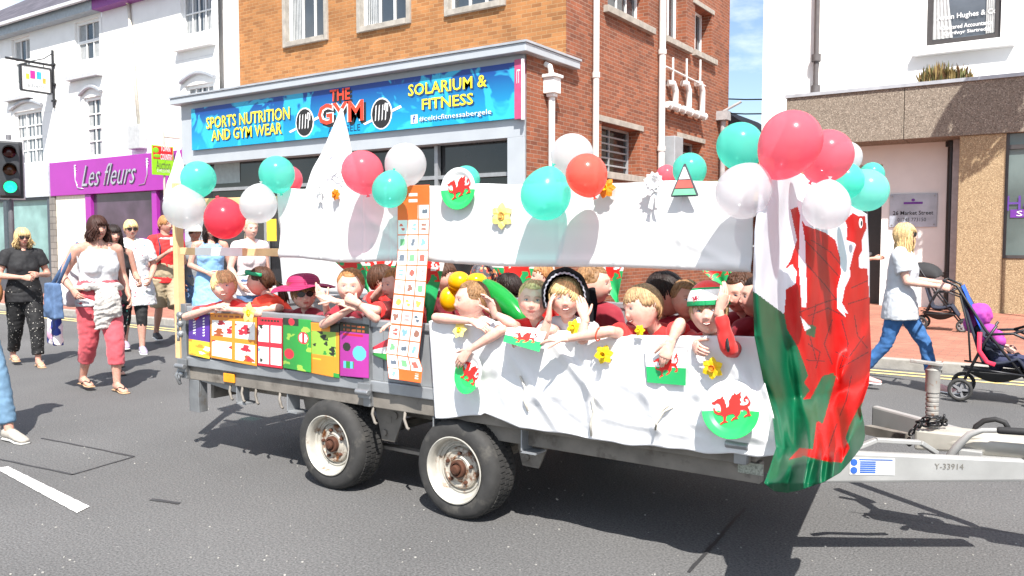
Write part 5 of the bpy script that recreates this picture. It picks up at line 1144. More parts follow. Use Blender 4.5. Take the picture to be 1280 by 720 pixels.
def flower(c, nrm, R_, mats, label, cup=.35, n=6, rot=0, name='daffodil', petal=.42, outline=False, parent=None):
    nrm = V(nrm).normalized(); u = UZ.cross(nrm).normalized(); v = nrm.cross(u); c = V(c); m = MB()
    for k in range(n):
        th = rot + 2 * pi * k / n; d = u * cos(th) + v * sin(th); s = -u * sin(th) + v * cos(th); w = R_ * petal; z1 = nrm * (R_ * .1 * (1 if k % 2 else .2))
        P = [c + z1, c + d * R_ * .45 + s * w + z1, c + d * R_ * .8 + s * w * .55 + nrm * R_ * .12, c + d * R_ + nrm * R_ * .05, c + d * R_ * .8 - s * w * .55 + nrm * R_ * .12, c + d * R_ * .45 - s * w + z1, c + d * R_ * .5 + nrm * R_ * .16]
        m.add(P, [(0, 1, 6), (1, 2, 6), (2, 3, 6), (3, 4, 6), (4, 5, 6), (5, 0, 6)], 0)
    if cup:
        k0 = len(m.v); m.lathe(c + nrm * R_ * .1, [(R_ * .14, 0), (R_ * .2, cup * R_ * .6), (R_ * .3, cup * R_)], nrm, 14, mi=1); m.lathe(c + nrm * R_ * .1, [(0, .01), (R_ * .15, .012)], nrm, 14, mi=1)
    if parent: o = m.build(name, mats, parent); return solid(o, .0015)
    o = single(m, name, mats, label, 'flower'); return solid(o, .0015)
flower(PY(628, 270, YB - .02), N0, .068, [ylp, mat('paper_ochre', 'cf9a4a', .6)], 'pale yellow paper daffodil stuck in the middle of the upper banner', cup=.1, rot=.5, name='paper_daffodil')
flower(cl_pt(755, 443, .03), (.3, -1, .1), .047, [yl, yl], 'bright yellow daffodil pinned on the lower cloth below the reaching arm', cup=.9, rot=.2)
flower(cl_pt(891, 460, .03), N0, .050, [yl, orr], 'yellow daffodil with orange centre above the dragon plate', cup=.3, rot=.5)
flower(cl_pt(575, 413, .03), (0, -1, .4), .045, [ylp, yl], 'faded yellow paper daffodil at the left top of the lower cloth', cup=.2, rot=.2, name='paper_daffodil')
flower(PY(312, 391, Y0 - .10), (0, -1, .1), .068, [ylp, yl], 'yellow paper star flower hanging from the blond boy\'s hand', cup=.1, n=5, rot=.3, name='paper_daffodil')
flower(PY(757, 235, YB - .03), (.2, -1, .1), .050, [orr, yl], 'orange and yellow silk flower tied beside the coral balloon', cup=.5, rot=.9, n=7, name='silk_flower')
flower(PY(420, 243, YB - .04), N0, .036, [orr, orr], 'small orange silk flower on the left white sheet', cup=.5, rot=.9, n=7, name='silk_flower')
def rosette(c, R_, label, tails=True):
    m = MB()
    for k in range(3):
        for q in range(11):
            th = 2 * pi * q / 11 + k * .3; r = R_ * (1 - .25 * k); d = V((cos(th), -.25 - .25 * k, sin(th))).normalized(); s = V((-sin(th), 0, cos(th))) * r * .30; m.add([c, c + d * r * .7 + s, c + d * r * 1.02, c + d * r * .7 - s], [(0, 1, 2, 3)])
    for k in (-1, 1): m.add([c, c + V((k * R_ * .35 - .01, -.004, -R_ * 2.2)), c + V((k * R_ * .35 + .012, -.006, -R_ * 2.4)), c + V((.01, -.002, 0))], [(0, 1, 2, 3)])
    return solid(single(m, 'ribbon_rosette', paper, label, 'rosette', 'white ribbon rosettes'), .001)
rosette(PY(400, 236, YB - .03), .034, 'white ribbon rosette at the foot of the tall cloth cone'); rosette(PY(818, 228, YB - .03), .05, 'white ribbon rosette near the striped paper triangle')
# triangle
tc_ = PY(856, 229, YB - .03); k = PY(872, 229, YB - .03).x - tc_.x
def tri(s, y0, y1): # slice of an isosceles triangle between heights
    f = lambda y: s * (1 - y); return [(-f(y0), y0), (f(y0), y0), (f(y1), y1), (-f(y1), y1)]
m = MB(); H_ = k * 2.25; sc2 = lambda P, g=1: [(x * g, (y - .42) * H_ * g) for x, y in P]
m.poly(sc2([(-k * .98, 0), (k * .98, 0), (k * 1.02, .05), (.0 + k * .06, 1.02), (-k * .06, 1.02), (-k * 1.02, .05)], 1.06), tc_, UX, UZ, .004, z=0); o = single(m, 'paper_triangle', mat('dark_outline', (.07, .08, .09), .6), 'white, red and green striped paper triangle on top of the upper banner', 'paper triangle')
for (a, b), mm in (((.03, .23), mat('mint_stripe', '7ccaa0', .6)), ((.26, .52), mat('coral_stripe', 'e8645a', .6)), ((.55, .95), paper)):
    m = MB(); m.poly(sc2(tri(k * .95, a, b)), tc_, UX, UZ, .003, z=.005); m.build('stripe', mm, o)

# ---- balloons
def bmat(name, c, tr_=.35, al=None): return mat('balloon_' + name, c, .22, var=.02, coat=.5, trans=tr_, spec=.5, alpha=al)
BT = bmat('teal', '84f2e2', .62, .40); BW = bmat('white', (.86, .86, .87), .6, .38); BWT = bmat('clear_white', (.84, .83, .85), .5, .42); BP = bmat('pink', 'ff93a4', .62, .40); BR = bmat('red', 'f8637a', .58, .32); BC = bmat('coral', 'ff8270', .5, .30); BTT = bmat('pale_teal', 'a4f4e8', .6, .3)
BY = bmat('yellow', 'f2b80c', .2); BG = bmat('green', '16953a', .2)
def balloon(px, py, rp, Y, m_, label, dirn=(0, 0, -1), el=1.12, group='balloons tied to the float'):
    c = PY(px, py, Y); R_ = rp * depth(c) / FPX; d = V(dirn).normalized(); m = MB(); prof = []
    n = 22
    for i in range(n + 1):
        th = pi * i / n; r = sin(th); h = cos(th)
        if h < 0: r = r * (1 - .16 * h * h * (-h)) ; h = h * el * (1 + .06 * (-h))
        prof.append((R_ * r if i < n else R_ * .05, R_ * h))
    hb = prof[-1][1]; prof += [(R_ * .05, hb - R_ * .02), (R_ * .045, hb - R_ * .05), (R_ * .10, hb - R_ * .11), (.001, hb - R_ * .11)]
    m.lathe(c, prof, -d, 36)
    return single(m, 'balloon', m_, label, 'balloon', group, smooth=True)
near = Y0 - .17
BL = [(248, 223, 21.5, near + .05, BT, 'teal balloon at the top of the rear corner post', (-.2, 0, -1)), (346, 217, 22, near + .1, BT, 'teal balloon floating over the white one by the left end of the banner', (.3, 0, -1)), (361, 224, 17, Y0 + .15, BP, 'pink balloon mostly hidden behind the teal one left of the tall cone', (0, 0, -1)),
      (231, 260, 26, near - .02, BW, 'white balloon in front of the paper plate at the rear corner post', (.1, 0, 1)), (323, 256, 23, near, BW, 'white balloon touching the left end of the upper banner', (.2, 0, 1)), (281, 274, 25, near + .03, BR, 'red balloon between two white ones above the blond boy', (-.5, 0, 1)),
      (453, 214, 26, near - .02, BP, 'pink balloon just left of the orange picture strip', (.3, 0, -1)), (507, 205, 26, Y0 - .06, BW, 'white balloon above the orange picture strip', (-.2, 0, -1)), (487, 238, 22, near - .03, BT, 'teal balloon below the pink and the white one by the picture strip', (.3, 0, 1)),
      (583, 224, 17, Y0 + .10, BT, 'teal balloon almost hidden behind the paper plate', (0, 0, -1)), (682, 244, 31.5, near, BT, 'large teal balloon on the upper banner left of the coral one', (.3, 0, 1)), (733, 218, 26, near - .04, BC, 'coral balloon in front of the large white one', (.4, 0, -1)), (715, 194, 27, Y0 + .02, BW, 'large white balloon behind the coral one', (0, 0, -1)),
      (862, 212, 21, Y0 + .08, BT, 'teal balloon rising behind the striped triangle', (0, 0, -1)), (833, 219, 13, Y0 + .15, BP, 'small pink balloon just showing over the banner next to the rosette', (0, 0, -1)),
      (925, 182, 29, Y0 + .02, BT, 'teal balloon left of the biggest pink one at the front corner', (.2, 0, -1)), (929, 240, 34, near - .02, BWT, 'see-through white balloon at the right end of the upper banner', (.5, 0, .6)), (989, 176, 38, near + .02, BP, 'biggest pink teardrop balloon over the front corner', (-.55, 0, -1)), (1034, 194, 32, Y0 + .3, BP, 'second pink balloon right of the biggest one', (-.6, 0, -1)),
      (1058, 196, 19, Y0 + .75, BW, 'white balloon peeping out behind the second pink one', (0, 0, -1)), (1033, 258, 29, Y0 + .05, BW, 'white balloon over the dragon flag', (.1, 0, 1)), (1056, 226, 23, Y0 + .6, BT, 'deep teal balloon above the white one on the flag', (-.5, 0, -.5)), (1084, 238, 26, Y0 + .75, BTT, 'pale see-through teal balloon, rightmost of the bunch', (-.4, 0, .3)), (1090, 218, 15, Y0 + 1.1, BT, 'teal balloon at the back of the bunch, behind the rightmost one', (0, 0, -1))]
for b_ in BL: balloon(*b_[:5], b_[5], b_[6], el=1.3 if 'teardrop' in b_[5] else 1.1)
# the big balloon flower inside the trailer
bf_ = thing('balloon_flower', 'big flower made of yellow and green balloons standing inside the trailer', 'balloon flower', (-3.1, 4.1, ZD))
for px, py, rx, ry, mm in ((574, 352, 15, 13, BY), (596, 350, 13, 9, BY), (562, 374, 12, 16, BY), (618, 384, 14, 9, BY)):
    p = PY(px, py, 4.1); s = depth(p) / FPX; m = MB(); m.ell(p, (rx * s, .07, ry * s), nu=24, nv=16); m.build('petal_balloon', mm, bf_, smooth=True)
a, b = PY(608, 356, 4.05), PY(652, 398, 4.0); R = (b - a).normalized().to_track_quat('X', 'Z').to_matrix(); m = MB(); m.ell((a + b) / 2, ((b - a).length * .62, .06, .07), R, nu=24, nv=16); m.build('leaf_balloon', BG, bf_, smooth=True)
# ================================================================ PEOPLE
def skin_mat(name='skin', tint=(1, 1, 1)):
    m = bpy.data.materials.new(name); m.use_nodes = True; n = m.node_tree.nodes; l = m.node_tree.links.new; b = n['Principled BSDF']
    a = n.new('ShaderNodeAttribute'); a.attribute_name = 'Col'; 
    t = n.new('ShaderNodeTexCoord'); ns = n.new('ShaderNodeTexNoise'); ns.inputs['Scale'].default_value = 38; ns.inputs['Detail'].default_value = 6; l(t.outputs['Object'], ns.inputs['Vector'])
    r = n.new('ShaderNodeValToRGB'); r.color_ramp.elements[0].color = (1.0, .86, .84, 1); r.color_ramp.elements[1].color = (1, 1, 1, 1); r.color_ramp.elements[0].position = .38; r.color_ramp.elements[1].position = .62; l(ns.outputs['Fac'], r.inputs['Fac'])
    x = n.new('ShaderNodeMix'); x.data_type = 'RGBA'; x.blend_type = 'MULTIPLY'; x.inputs['Factor'].default_value = 1; l(a.outputs['Color'], x.inputs['A']); l(r.outputs['Color'], x.inputs['B']); l(x.outputs['Result'], b.inputs['Base Color'])
    b.inputs['Roughness'].default_value = .52; b.inputs['Subsurface Weight'].default_value = .22; b.inputs['Subsurface Radius'].default_value = (.02, .007, .004); b.inputs['Subsurface Scale'].default_value = .3
    return m
SKIN = skin_mat()
def hairmat(name, c):
    if name in MATS: return MATS[name]
    if isinstance(c, str): c = lin(c)
    m = mat(name, c, .5, var=.30, scale=70, bump=.0015, bscale=170, spec=.3, detail=8); n = m.node_tree.nodes; l = m.node_tree.links.new; b = n['Principled BSDF']
    src = b.inputs['Base Color'].links[0].from_socket; a = n.new('ShaderNodeAttribute'); a.attribute_name = 'Lock'; x = n.new('ShaderNodeMix'); x.data_type = 'RGBA'; x.blend_type = 'MULTIPLY'; x.inputs['Factor'].default_value = 1
    l(src, x.inputs['A']); l(a.outputs['Color'], x.inputs['B']); l(x.outputs['Result'], b.inputs['Base Color']); return m
eyew = mat('eye_white', (.68, .66, .64), .25, var=.02); lashm = mat('lash', (.05, .03, .025), .7); toothm = mat('teeth', (.72, .70, .64), .3)
lensm = mat('sunglass_lens', (.012, .010, .010), .08, spec=.8)
def remesh(mb, voxel, smooth=2, wrinkle=0, seed=0, wsc=22, cut=None):
    me = bpy.data.meshes.new('tmp'); me.from_pydata(mb.v, [], mb.f); me.update(); o = bpy.data.objects.new('tmp', me); C.objects.link(o)
    r = o.modifiers.new('r', 'REMESH'); r.mode = 'VOXEL'; r.voxel_size = voxel; r.adaptivity = 0
    if smooth: s = o.modifiers.new('s', 'SMOOTH'); s.iterations = smooth; s.factor = .5
    dg = bpy.context.evaluated_depsgraph_get(); dg.update(); nm = bpy.data.meshes.new_from_object(o.evaluated_get(dg)); bpy.data.objects.remove(o); bpy.data.meshes.remove(me)
    if wrinkle:
        n = len(nm.vertices); co = np.empty(n * 3, 'f'); no = np.empty(n * 3, 'f'); nm.vertices.foreach_get('co', co); nm.vertices.foreach_get('normal', no); co = co.reshape(-1, 3); no = no.reshape(-1, 3)
        d = np.empty(n, 'f'); sd2 = seed * 3.7
        for i in range(n):
            x, y, z = co[i]; w = noise.noise(V((x * 5 + sd2, y * 5, z * 4))) * .03
            q = noise.noise(V((x * wsc * .45 + sd2, y * wsc * .45 + w * 60, z * wsc * 1.0 + w * 80))); d[i] = (q * .75 + .4 * noise.noise(V((x * wsc * 2 + sd2, y * wsc * 2, z * wsc * 1.4)))) * wrinkle
        co += no * d[:, None]; nm.vertices.foreach_set('co', co.ravel()); nm.update()
    return nm
def grid_head(M, s, skin, lip, brow, kid=True, smile=0, female=True, wide=1.0):
    """returns verts, faces, colours of a head; M = 3x3 head frame with x forward, y left, z up; unscaled adult is .235 m high"""
    nu, nv = 84, 70; vs = []; fs = []; cols = []; rx, ry, rz = .098, .077 * wide, .118
    if kid: ry *= 1.16; rz *= .94; rx *= 1.03
    g = lambda a, s_: exp(-(a / s_) ** 2)
    for j in range(nv + 1):
        ph = pi * j / nv - pi / 2
        for i in range(nu):
            # denser columns towards the face
            t = i / nu * 2 * pi; t = t - .45 * sin(t); th = t; cx, cy, cz = cos(ph) * cos(th), cos(ph) * sin(th), sin(ph)
            x, y, z = cx * rx, cy * ry, cz * rz
            low = max(0, -cz); up = max(0, cz)
            y *= 1 - (.24 if kid else .26) * low ** 1.9; x = x * (1 - .10 * low) + .008 * low - .006 * up
            if cx < 0: x *= 1 - .32 * low ** 1.1
            y *= 1 + .05 * up * (1 - up)
            front = max(0, cx) ** .5
            if cx > 0:
                a = abs(y)
                k = 0
                k -= (.0075 if kid else .0105) * g(a - .030, .016) * g(z - .006, .0125)
                k += .0040 * g(a - .028, .02) * g(z - .030, .009)
                k += (.004 if kid else .010) * g(y, .009) * g(z + .004, .016) + (.0125 if kid else .018) * g(y, .0115) * g(z + .026, .010) + .006 * g(a - .011, .006) * g(z + .031, .007)
                k += (.009 if kid else .003) * g(a - .038, .02) * g(z + .038, .02)
                k += .0065 * g(y, .021) * g(z + .054, .0045) + .0075 * g(y, .018) * g(z + .064, .006) - .0045 * g(y, .024) * g(z + .0588, .0022) - .003 * g(z + .076, .006) * g(y, .02)
                k += .008 * g(y, .02) * g(z + .092, .014) - .003 * g(y, .003) * g(z + .042, .006)
                if smile: k += .004 * g(a - .030, .008) * g(z + .052, .01)
                x += k * front
            p = M @ V((x * s, y * s, z * s)); vs.append(p)
            c = list(skin)
            if cx > 0:
                a = abs(y); mz = -.0585 + (smile * .55 * max(0, a - .004) if smile else 0)
                lw = (.023 if not smile else .026); L0 = max(0, 1 - (a / lw) ** 2); ll = L0 ** .4 * (1 if abs(z - mz) < .0085 * L0 ** .5 + .0005 else 0)
                c = [c[q] * (1 - ll) + lip[q] * ll for q in range(3)]
                bl = .8 * g(a - .042, .016) * g(z + .030, .018) + .35 * g(y, .012) * g(z + .028, .01); c = [c[0] * (1 - .05 * bl), c[1] * (1 - .30 * bl), c[2] * (1 - .28 * bl)]
                bw = .75 * g(z - (.030 - 1.6 * (a - .03) ** 2 / .03 * .5), .0038) * (1 if .012 < a < .048 else 0); c = [c[q] * (1 - bw) + brow[q] * bw for q in range(3)]
            cols.append(c)
    for j in range(nv):
        for i in range(nu):
            k = (i + 1) % nu; fs.append((j * nu + i, j * nu + k, (j + 1) * nu + k, (j + 1) * nu + i))
    return vs, fs, cols
FAIR = (.54, .31, .235); PALE = (.66, .41, .33); RUDDY = (.43, .21, .14); LIPC = (.38, .10, .08)
def hand(mb, w, d, nrm, s, curl=.4, spread=.12, thumb=1, fing=None):
    """w wrist, d pointing direction, nrm = back of the hand, thumb=+1/-1 side; fing: list of 5 curls"""
    d = V(d).normalized(); nrm = (V(nrm) - d * V(nrm).dot(d)).normalized(); sd_ = d.cross(nrm).normalized() * thumb; L0 = .185 * s
    kn = w + d * L0 * .50
    mb.tube([w - d * .02 * s, w + d * L0 * .10, w + d * L0 * .32, kn], [(.028 * s, .020 * s), (.031 * s, .019 * s), (.039 * s, .015 * s), (.039 * s, .012 * s)], 12, ref=sd_, caps='round')
    F = [(-.029, .40, 0), (-.010, .46, 1), (.010, .44, 2), (.028, .35, 3)]; cs = fing or [curl] * 5
    for off, ln, k in F:
        base = kn - sd_ * off * s - d * .008 * s * (abs(k - 1.3)); ang = -off / .029 * spread; dd = (d * cos(ang) - sd_ * sin(ang)).normalized(); p = base; pts = [p - dd * .02 * s, p]; tot = 0
        for seg in (.45, .30, .25):
            tot += cs[k + 1] * (.9 if seg == .45 else 1.1); q = (dd * cos(tot) - nrm * sin(tot)); p = p + q * L0 * ln * seg; pts.append(p)
        mb.tube(pts, [.0085 * s, .0092 * s, .0084 * s, .0076 * s, .0062 * s], 8, caps='round')
    b = w + d * L0 * .12 + sd_ * .022 * s; td = (d * .75 + sd_ * .75 - nrm * (.25 + cs[0] * .5)).normalized(); p1 = b + td * L0 * .20; td2 = (td + d * .5 * (1 if cs[0] < .6 else .4) - nrm * cs[0]).normalized(); p2 = p1 + td2 * L0 * .17; p3 = p2 + (td2 - nrm * cs[0] * .4).normalized() * L0 * .13
    mb.tube([b - td * .012 * s, b, p1, p2, p3], [.014 * s, .0145 * s, .0105 * s, .0095 * s, .0072 * s], 8, caps='round')
def frame(f, up=UZ):
    f = V(f).normalized(); l = V(up).cross(f).normalized(); u = f.cross(l); return Matrix((f, l, u)).transposed()
def headframe(f, roll=0): M = frame(f); return M @ Matrix.Rotation(roll, 3, 'X')
def build_hair(par, hc, M, s, style, mt, seed=0, part=0.0, down=None, name='hair', kidh=False):
    """locks that follow the skull from the crown and then hang"""
    rnd = random.Random(seed); m = MB(); rx, ry, rz = .106, (.092 if kidh else .086), (.119 if kidh else .124)
    down = V(down) if down is not None else V((0, 0, -1))
    L = style.get('len', .0); fr = style.get('fringe', .035); side = style.get('side', -.01); back = style.get('back', -.07); vol = style.get('vol', 1.0); tied = style.get('tied')
    # scalp cap
    def surf(th, ph, k=1.0):
        cx, cy, cz = cos(ph) * cos(th), cos(ph) * sin(th), sin(ph); low = max(0, -cz); return V((cx * rx * k * (1 - .06 * low) - .004, cy * ry * k * (1 - .12 * low), cz * rz * k + .002))
    def edge(th):   # lowest latitude (z) the hair reaches, by azimuth (0 front, pi back)
        a = abs(atan2(sin(th), cos(th)))
        if a < .85: zz = fr + .012 * (a / .85) ** 2 * (1 if style.get('fr_round', 1) else 0)
        elif a < 1.15: t = (a - .85) / .3; zz = fr + (side - fr) * t
        elif a < 1.75: zz = side
        else: t = min(1, (a - 1.75) / .6); zz = side + (back - side) * t
        return max(-.115, min(.11, zz))
    nu, nv = 40, 14; vs = []; fs = []
    for j in range(nv + 1):
        for i in range(nu):
            th = 2 * pi * i / nu; e = math.asin(max(-.97, min(.97, (edge(th) + .004) / rz))); ph = pi / 2 - (pi / 2 - e) * j / nv; p = surf(th, ph, 1.0 - .04 * (j == nv) + .03 * (vol - 1)); vs.append(hc + M @ (p * s))
    for j in range(nv):
        for i in range(nu): k = (i + 1) % nu; fs.append((j * nu + i, (j + 1) * nu + i, (j + 1) * nu + k, j * nu + k))
    m.add(vs, fs)
    marks = [(len(m.v), .88)]
    n = int(style.get('n', 150) * 3.0); crown = V((-.25, part, 1)).normalized()
    tie = None
    if tied: tie = M @ (V(tied) * s) + hc
    for q in range(n):
        th = 2 * pi * (q + rnd.random()) / n; a = abs(atan2(sin(th), cos(th))); e = edge(th) + rnd.gauss(0, .005)
        lat = math.asin(max(-.97, min(.97, (e - rnd.gauss(.003, .012 if a > .8 else .008)) / rz))); pts = []; rr = []; st = .10 + .5 * rnd.random() * (rnd.random() < .6); N = 7; sw = rnd.gauss(0, .10) + style.get('sweep', 0) * (1 if a < 1.2 else 0)
        kk = 1.0 + .055 * rnd.random() + .06 * (vol - 1) + .01
        for i in range(N + 1):
            t = st + (1 - st) * i / N; ph = 1.35 + (lat - 1.35) * t; ps = surf(th + sw * t * t, ph, kk + (.02 * sin(pi * t)) * vol - (.055 * t ** 3 if not L else 0))
            ps.x -= .024 * (1 - t) * (1 if cos(th) > 0 else .3)
            pts.append(hc + M @ (ps * s)); rr.append((.0046 * s * (.55 + .6 * sin(pi * min(1, .15 + t * .75))), .0026 * s))
        if tied:
            t1 = tie; p0 = pts[-1]; pts = pts[:4] + [pts[4].lerp(t1, .18) + (pts[4] - hc).normalized() * .004, pts[5].lerp(t1, .55) + (pts[5] - hc).normalized() * .006, t1]; rr = rr[:4] + [rr[4], (.008 * s, .004 * s), (.005 * s, .004 * s)]
        elif L > 0 and a > .80:
            o_ = pts[-1] - hc; o_.z = 0; o_.normalize(); p = pts[-1]; K = 6; wv = style.get('wave', .006)
            for i in range(1, K + 1):
                p = p + down * (L * s / K) * (1 + .12 * rnd.random()) + o_ * (style.get('flare', .0) * s / K) + V((rnd.gauss(0, wv), rnd.gauss(0, wv), 0)) - (o_ * .004 if i > 3 else V()); pts.append(p.copy()); rr.append((.0068 * s * (1.05 - .12 * i), .0036 * s))
        else: rr[-1] = (.004 * s, .002 * s)
        m.tube(pts, rr, 6, ref=M @ V((-sin(th), cos(th), 0))); marks.append((len(m.v), rnd.choice((.78, .86, .93, 1.0, 1.08, 1.18))))
    if tied:      # tail
        tl = style.get('tail', .16); td = V(style.get('tdir', (0, 0, -1)));
        for q in range(34):
            o = V((rnd.gauss(0, 1), rnd.gauss(0, 1), rnd.gauss(0, 1))) * .010 * s; pts = [tie + o * .3]; p = tie + o * .5
            dd = (M @ V((-1, 0, .2))).normalized()
            for i in range(6): dd = (dd * .6 + td * .5).normalized(); p = p + dd * tl * s / 6 + o * .18 + V((rnd.gauss(0, .002), rnd.gauss(0, .002), 0)); pts.append(p.copy())
            m.tube(pts, [.006 * s, .008 * s, .009 * s, .009 * s, .008 * s, .006 * s, .003 * s], 5)
        m.ell(tie, .016 * s)
    o = m.build(name, mt, par, smooth=True); ca = o.data.color_attributes.new('Lock', 'FLOAT_COLOR', 'POINT'); arr = np.ones((len(m.v), 4), 'f'); k = 0
    for e, c in marks: arr[k:e, :3] = c; k = e
    ca.data.foreach_set('color', arr.ravel()); return o
def eyes(par, hc, M, s, col, kid=False, look=(0, 0)):
    for sy in (-1, 1):
        c = V((.0856 if kid else .0818, (.031 if kid else .0295) * sy, .0055)); m = MB(); n = 14; R = .0135
        # almond: patch of a ball, coloured rings
        vs = []; fs = []; ms = []; nr = 12; na = 28
        for i in range(nr + 1):
            r = i / nr
            for j in range(na):
                a = 2 * pi * j / na; yy = r * cos(a) * .0138; zz = r * sin(a) * (.0060 if sin(a) > 0 else .0046); xx = .0045 * (1 - r * r) + .0012; vs.append(hc + M @ ((c + V((xx - abs(yy) * .12 * (1 if yy * sy > 0 else 0), yy, zz))) * s))
        for i in range(nr):
            for j in range(na):
                k = (j + 1) % na; f = (i * na + j, (i + 1) * na + j, (i + 1) * na + k, i * na + k); fs.append(f); a = 2 * pi * (j + .5) / na; r = (i + .5) / nr; yy = r * cos(a) * .0138 - look[0] * .004; zz = r * sin(a) * .0059 - look[1] * .002; q = sqrt(yy * yy + zz * zz); ms.append(2 if q < .0026 else (1 if q < .0058 else 0))
        m.v = vs; m.f = fs; m.m = ms; e = m.build('eye', [eyew, mat('iris_' + str(col), col, .2), lashm], par, smooth=True)
        m = MB(); pts = []
        for i in range(9):
            t = -1 + 2 * i / 8; pts.append(hc + M @ ((c + V((.0062 - .0022 * t * t - .0015 * (t * sy > 0) * abs(t), t * .0145, .0064 * (1 - t * t) ** .7 + .0004))) * s))
        m.tube(pts, [(.0013 * s)] * 9, 5); m.build('eyelid', mat('lid_line', (.16, .07, .05), .7), e, smooth=True)
def shades(par, hc, M, s, fm=None, big=1.0):
    m = MB(); f = MB()
    for sy in (-1, 1):
        c = V((.098, .031 * sy, .006)); n = 18; pts = []
        for j in range(n): a = 2 * pi * j / n; k = .0255 * big; pts.append((k * cos(a) * (1 + .1 * cos(2 * a)), .0205 * big * sin(a)))
        q = Matrix.Rotation(.22 * sy, 3, 'Z'); cc = hc + M @ (c * s); u = M @ (q @ V((0, 1, 0))); v = M @ V((0, 0, 1)); m.poly([(x * s, y * s) for x, y in pts], cc, u, v, .003 * s)
        P = [cc + u * x * s + v * y * s for x, y in pts]; f.tube(P + [P[0]], .0022 * s, 6, cap=False)
        a0 = hc + M @ (V((.093, .056 * sy, .012)) * s); f.tube([a0, hc + M @ (V((.05, .079 * sy, .012)) * s), hc + M @ (V((-.01, .083 * sy, .008)) * s)], .0022 * s, 5)
    f.tube([hc + M @ (V((.104, y, .010)) * s) for y in (-.01, 0, .01)], .0024 * s, 6)
    o = f.build('sunglasses', fm or black, par, smooth=True); m.build('lens', lensm, o)
def human(name, label, J, head, look, roll=0, hs=1.0, kid=False, skin=FAIR, face=None, hair=None, hairm=None, top=None, bottom=None, skirt=None, shoes=None, group=None, fat=1.0, hands=None, sunglasses=False, female=True, eyec=(.12, .2, .3), cat='person', smile=0, seed=0, fine=None, extra=None, bareleg=True, hpart=0, gaze=(0, 0), bs=1.0, foot=None, down=None, hairname='hair', wide=1.0):
    """J: world joints pel chest neck sL sR eL eR wL wR hL hR kL kR aL aR"""
    J = {k: V(v) for k, v in J.items()}; hc = V(head); M = headframe(look, roll); s = hs
    base = (J['aL'] + J['aR']) / 2 if 'aL' in J else J['pel']; loc = V((J['pel'].x, J['pel'].y, min(J['aL'].z, J['aR'].z) - .08 if 'aL' in J else J['pel'].z))
    root = thing(name, label, cat, loc, group)
    left = (J['sL'] - J['sR']).normalized(); b = bs
    # ---- body
    m = MB(); H = lambda a, c_: (a * b * fat, c_ * b * fat)
    pel, ch, nk = J['pel'], J['chest'], J['neck']; wst = pel.lerp(ch, .45)
    fwdB = left.cross((nk - pel).normalized()).normalized() * 1
    shl = ch.lerp(nk, .62)
    if kid: R_ = [(.085, .07), (.118, .09), (.108, .082), (.118, .085), (.10, .07), (.05, .045)]
    else: R_ = [(.12, .09), (.168, .115), (.138, .098), (.155, .11), (.135, .088), (.065, .06)]
    P_ = [pel - UZ * .08 * b, pel, wst, ch, shl, nk]
    m.tube(P_, [H(*r) for r in R_], 20, ref=left, caps='round')
    hb = hc + M @ (V((-.022, 0, -.055)) * s); nr = (.036 if kid else .050) * b * (1.12 if not female and not kid else 1)
    m.tube([shl, nk, nk.lerp(hb, .5), hb], [nr * 1.25, nr * 1.15, nr, nr], 14, caps='round')
    k = .80 if kid else 1.0
    for S in 'LR':
        sh, el, wr = J['s' + S], J['e' + S], J['w' + S]; f2 = fat ** .7 * b
        m.tube([nk.lerp(sh, .15), sh.lerp(nk, .3), sh], [.045 * k * f2, .05 * k * f2, .052 * k * f2], 12, caps='round')
        m.tube([sh, sh.lerp(el, .35), sh.lerp(el, .8), el], [.053 * k * f2, .047 * k * f2, .038 * k * f2, .036 * k * f2], 12, caps='round')
        m.tube([el, el.lerp(wr, .3), el.lerp(wr, .8), wr], [.036 * k * f2, .038 * k * f2, .026 * k * f2, .023 * k * b], 12, caps='round')
        if 'k' + S in J:
            hp, kn, an = J['h' + S], J['k' + S], J['a' + S]
            m.tube([hp, hp.lerp(kn, .4), hp.lerp(kn, .9), kn], [.086 * k * f2, .078 * k * f2, .056 * k * f2, .054 * k * f2], 14, caps='round')
            cb = (V((0, 0, 0)))
            m.tube([kn, kn.lerp(an, .3), kn.lerp(an, .75), an], [.052 * k * f2, .054 * k * f2, .036 * k * f2, .034 * k * b], 14, caps='round')
            fd = (foot[S] if foot else V((look[0], look[1], 0)).normalized()); fd = V(fd).normalized(); FL = (.16 if kid else .235) * b
            m.tube([an - fd * .035 * b - UZ * .03 * b, an + fd * FL * .25 - UZ * .035 * b, an + fd * FL * .62 - UZ * .058 * b, an + fd * FL * .80 - UZ * .066 * b], [(.030 * b, .040 * b), (.034 * b, .034 * b), (.042 * b, .022 * b), (.034 * b, .014 * b)], 12, ref=fd.cross(UZ), caps='round')
    if female and not kid:
        for sy in (-1, 1): m.ell(ch + fwdB * .052 * b * fat + left * sy * .070 * b * fat - UZ * .015 * b, (.072 * b * fat, .068 * b * fat, .075 * b * fat))
    if extra: extra(m, J)
    body = remesh(m, fine or (.0075 if kid else .0095), 3); m2 = MB(); nb = len(body.vertices)
    hands = hands or {}
    for S in 'LR':
        el, wr = J['e' + S], J['w' + S]; h = hands.get(S, {}); d = h.get('d') or (wr - el); n0 = h.get('n') or (left * (1 if S == 'L' else -1) + V((0, 0, .3)))
        hand(m2, wr, d, n0, (.78 if kid else .95) * b, h.get('curl', .45), h.get('spread', .1), h.get('thumb', 1 if S == 'L' else -1), h.get('f'))
    hv, hf, hcol = grid_head(M, s, skin, face or LIPC, lin(hair_brow.get(id(hairm), '6b4a2a')) if False else tuple(c * .55 for c in skin), kid, smile, female, wide)
    hv = [p + hc for p in hv]; kk = len(m2.v); m2.add(hv, hf)
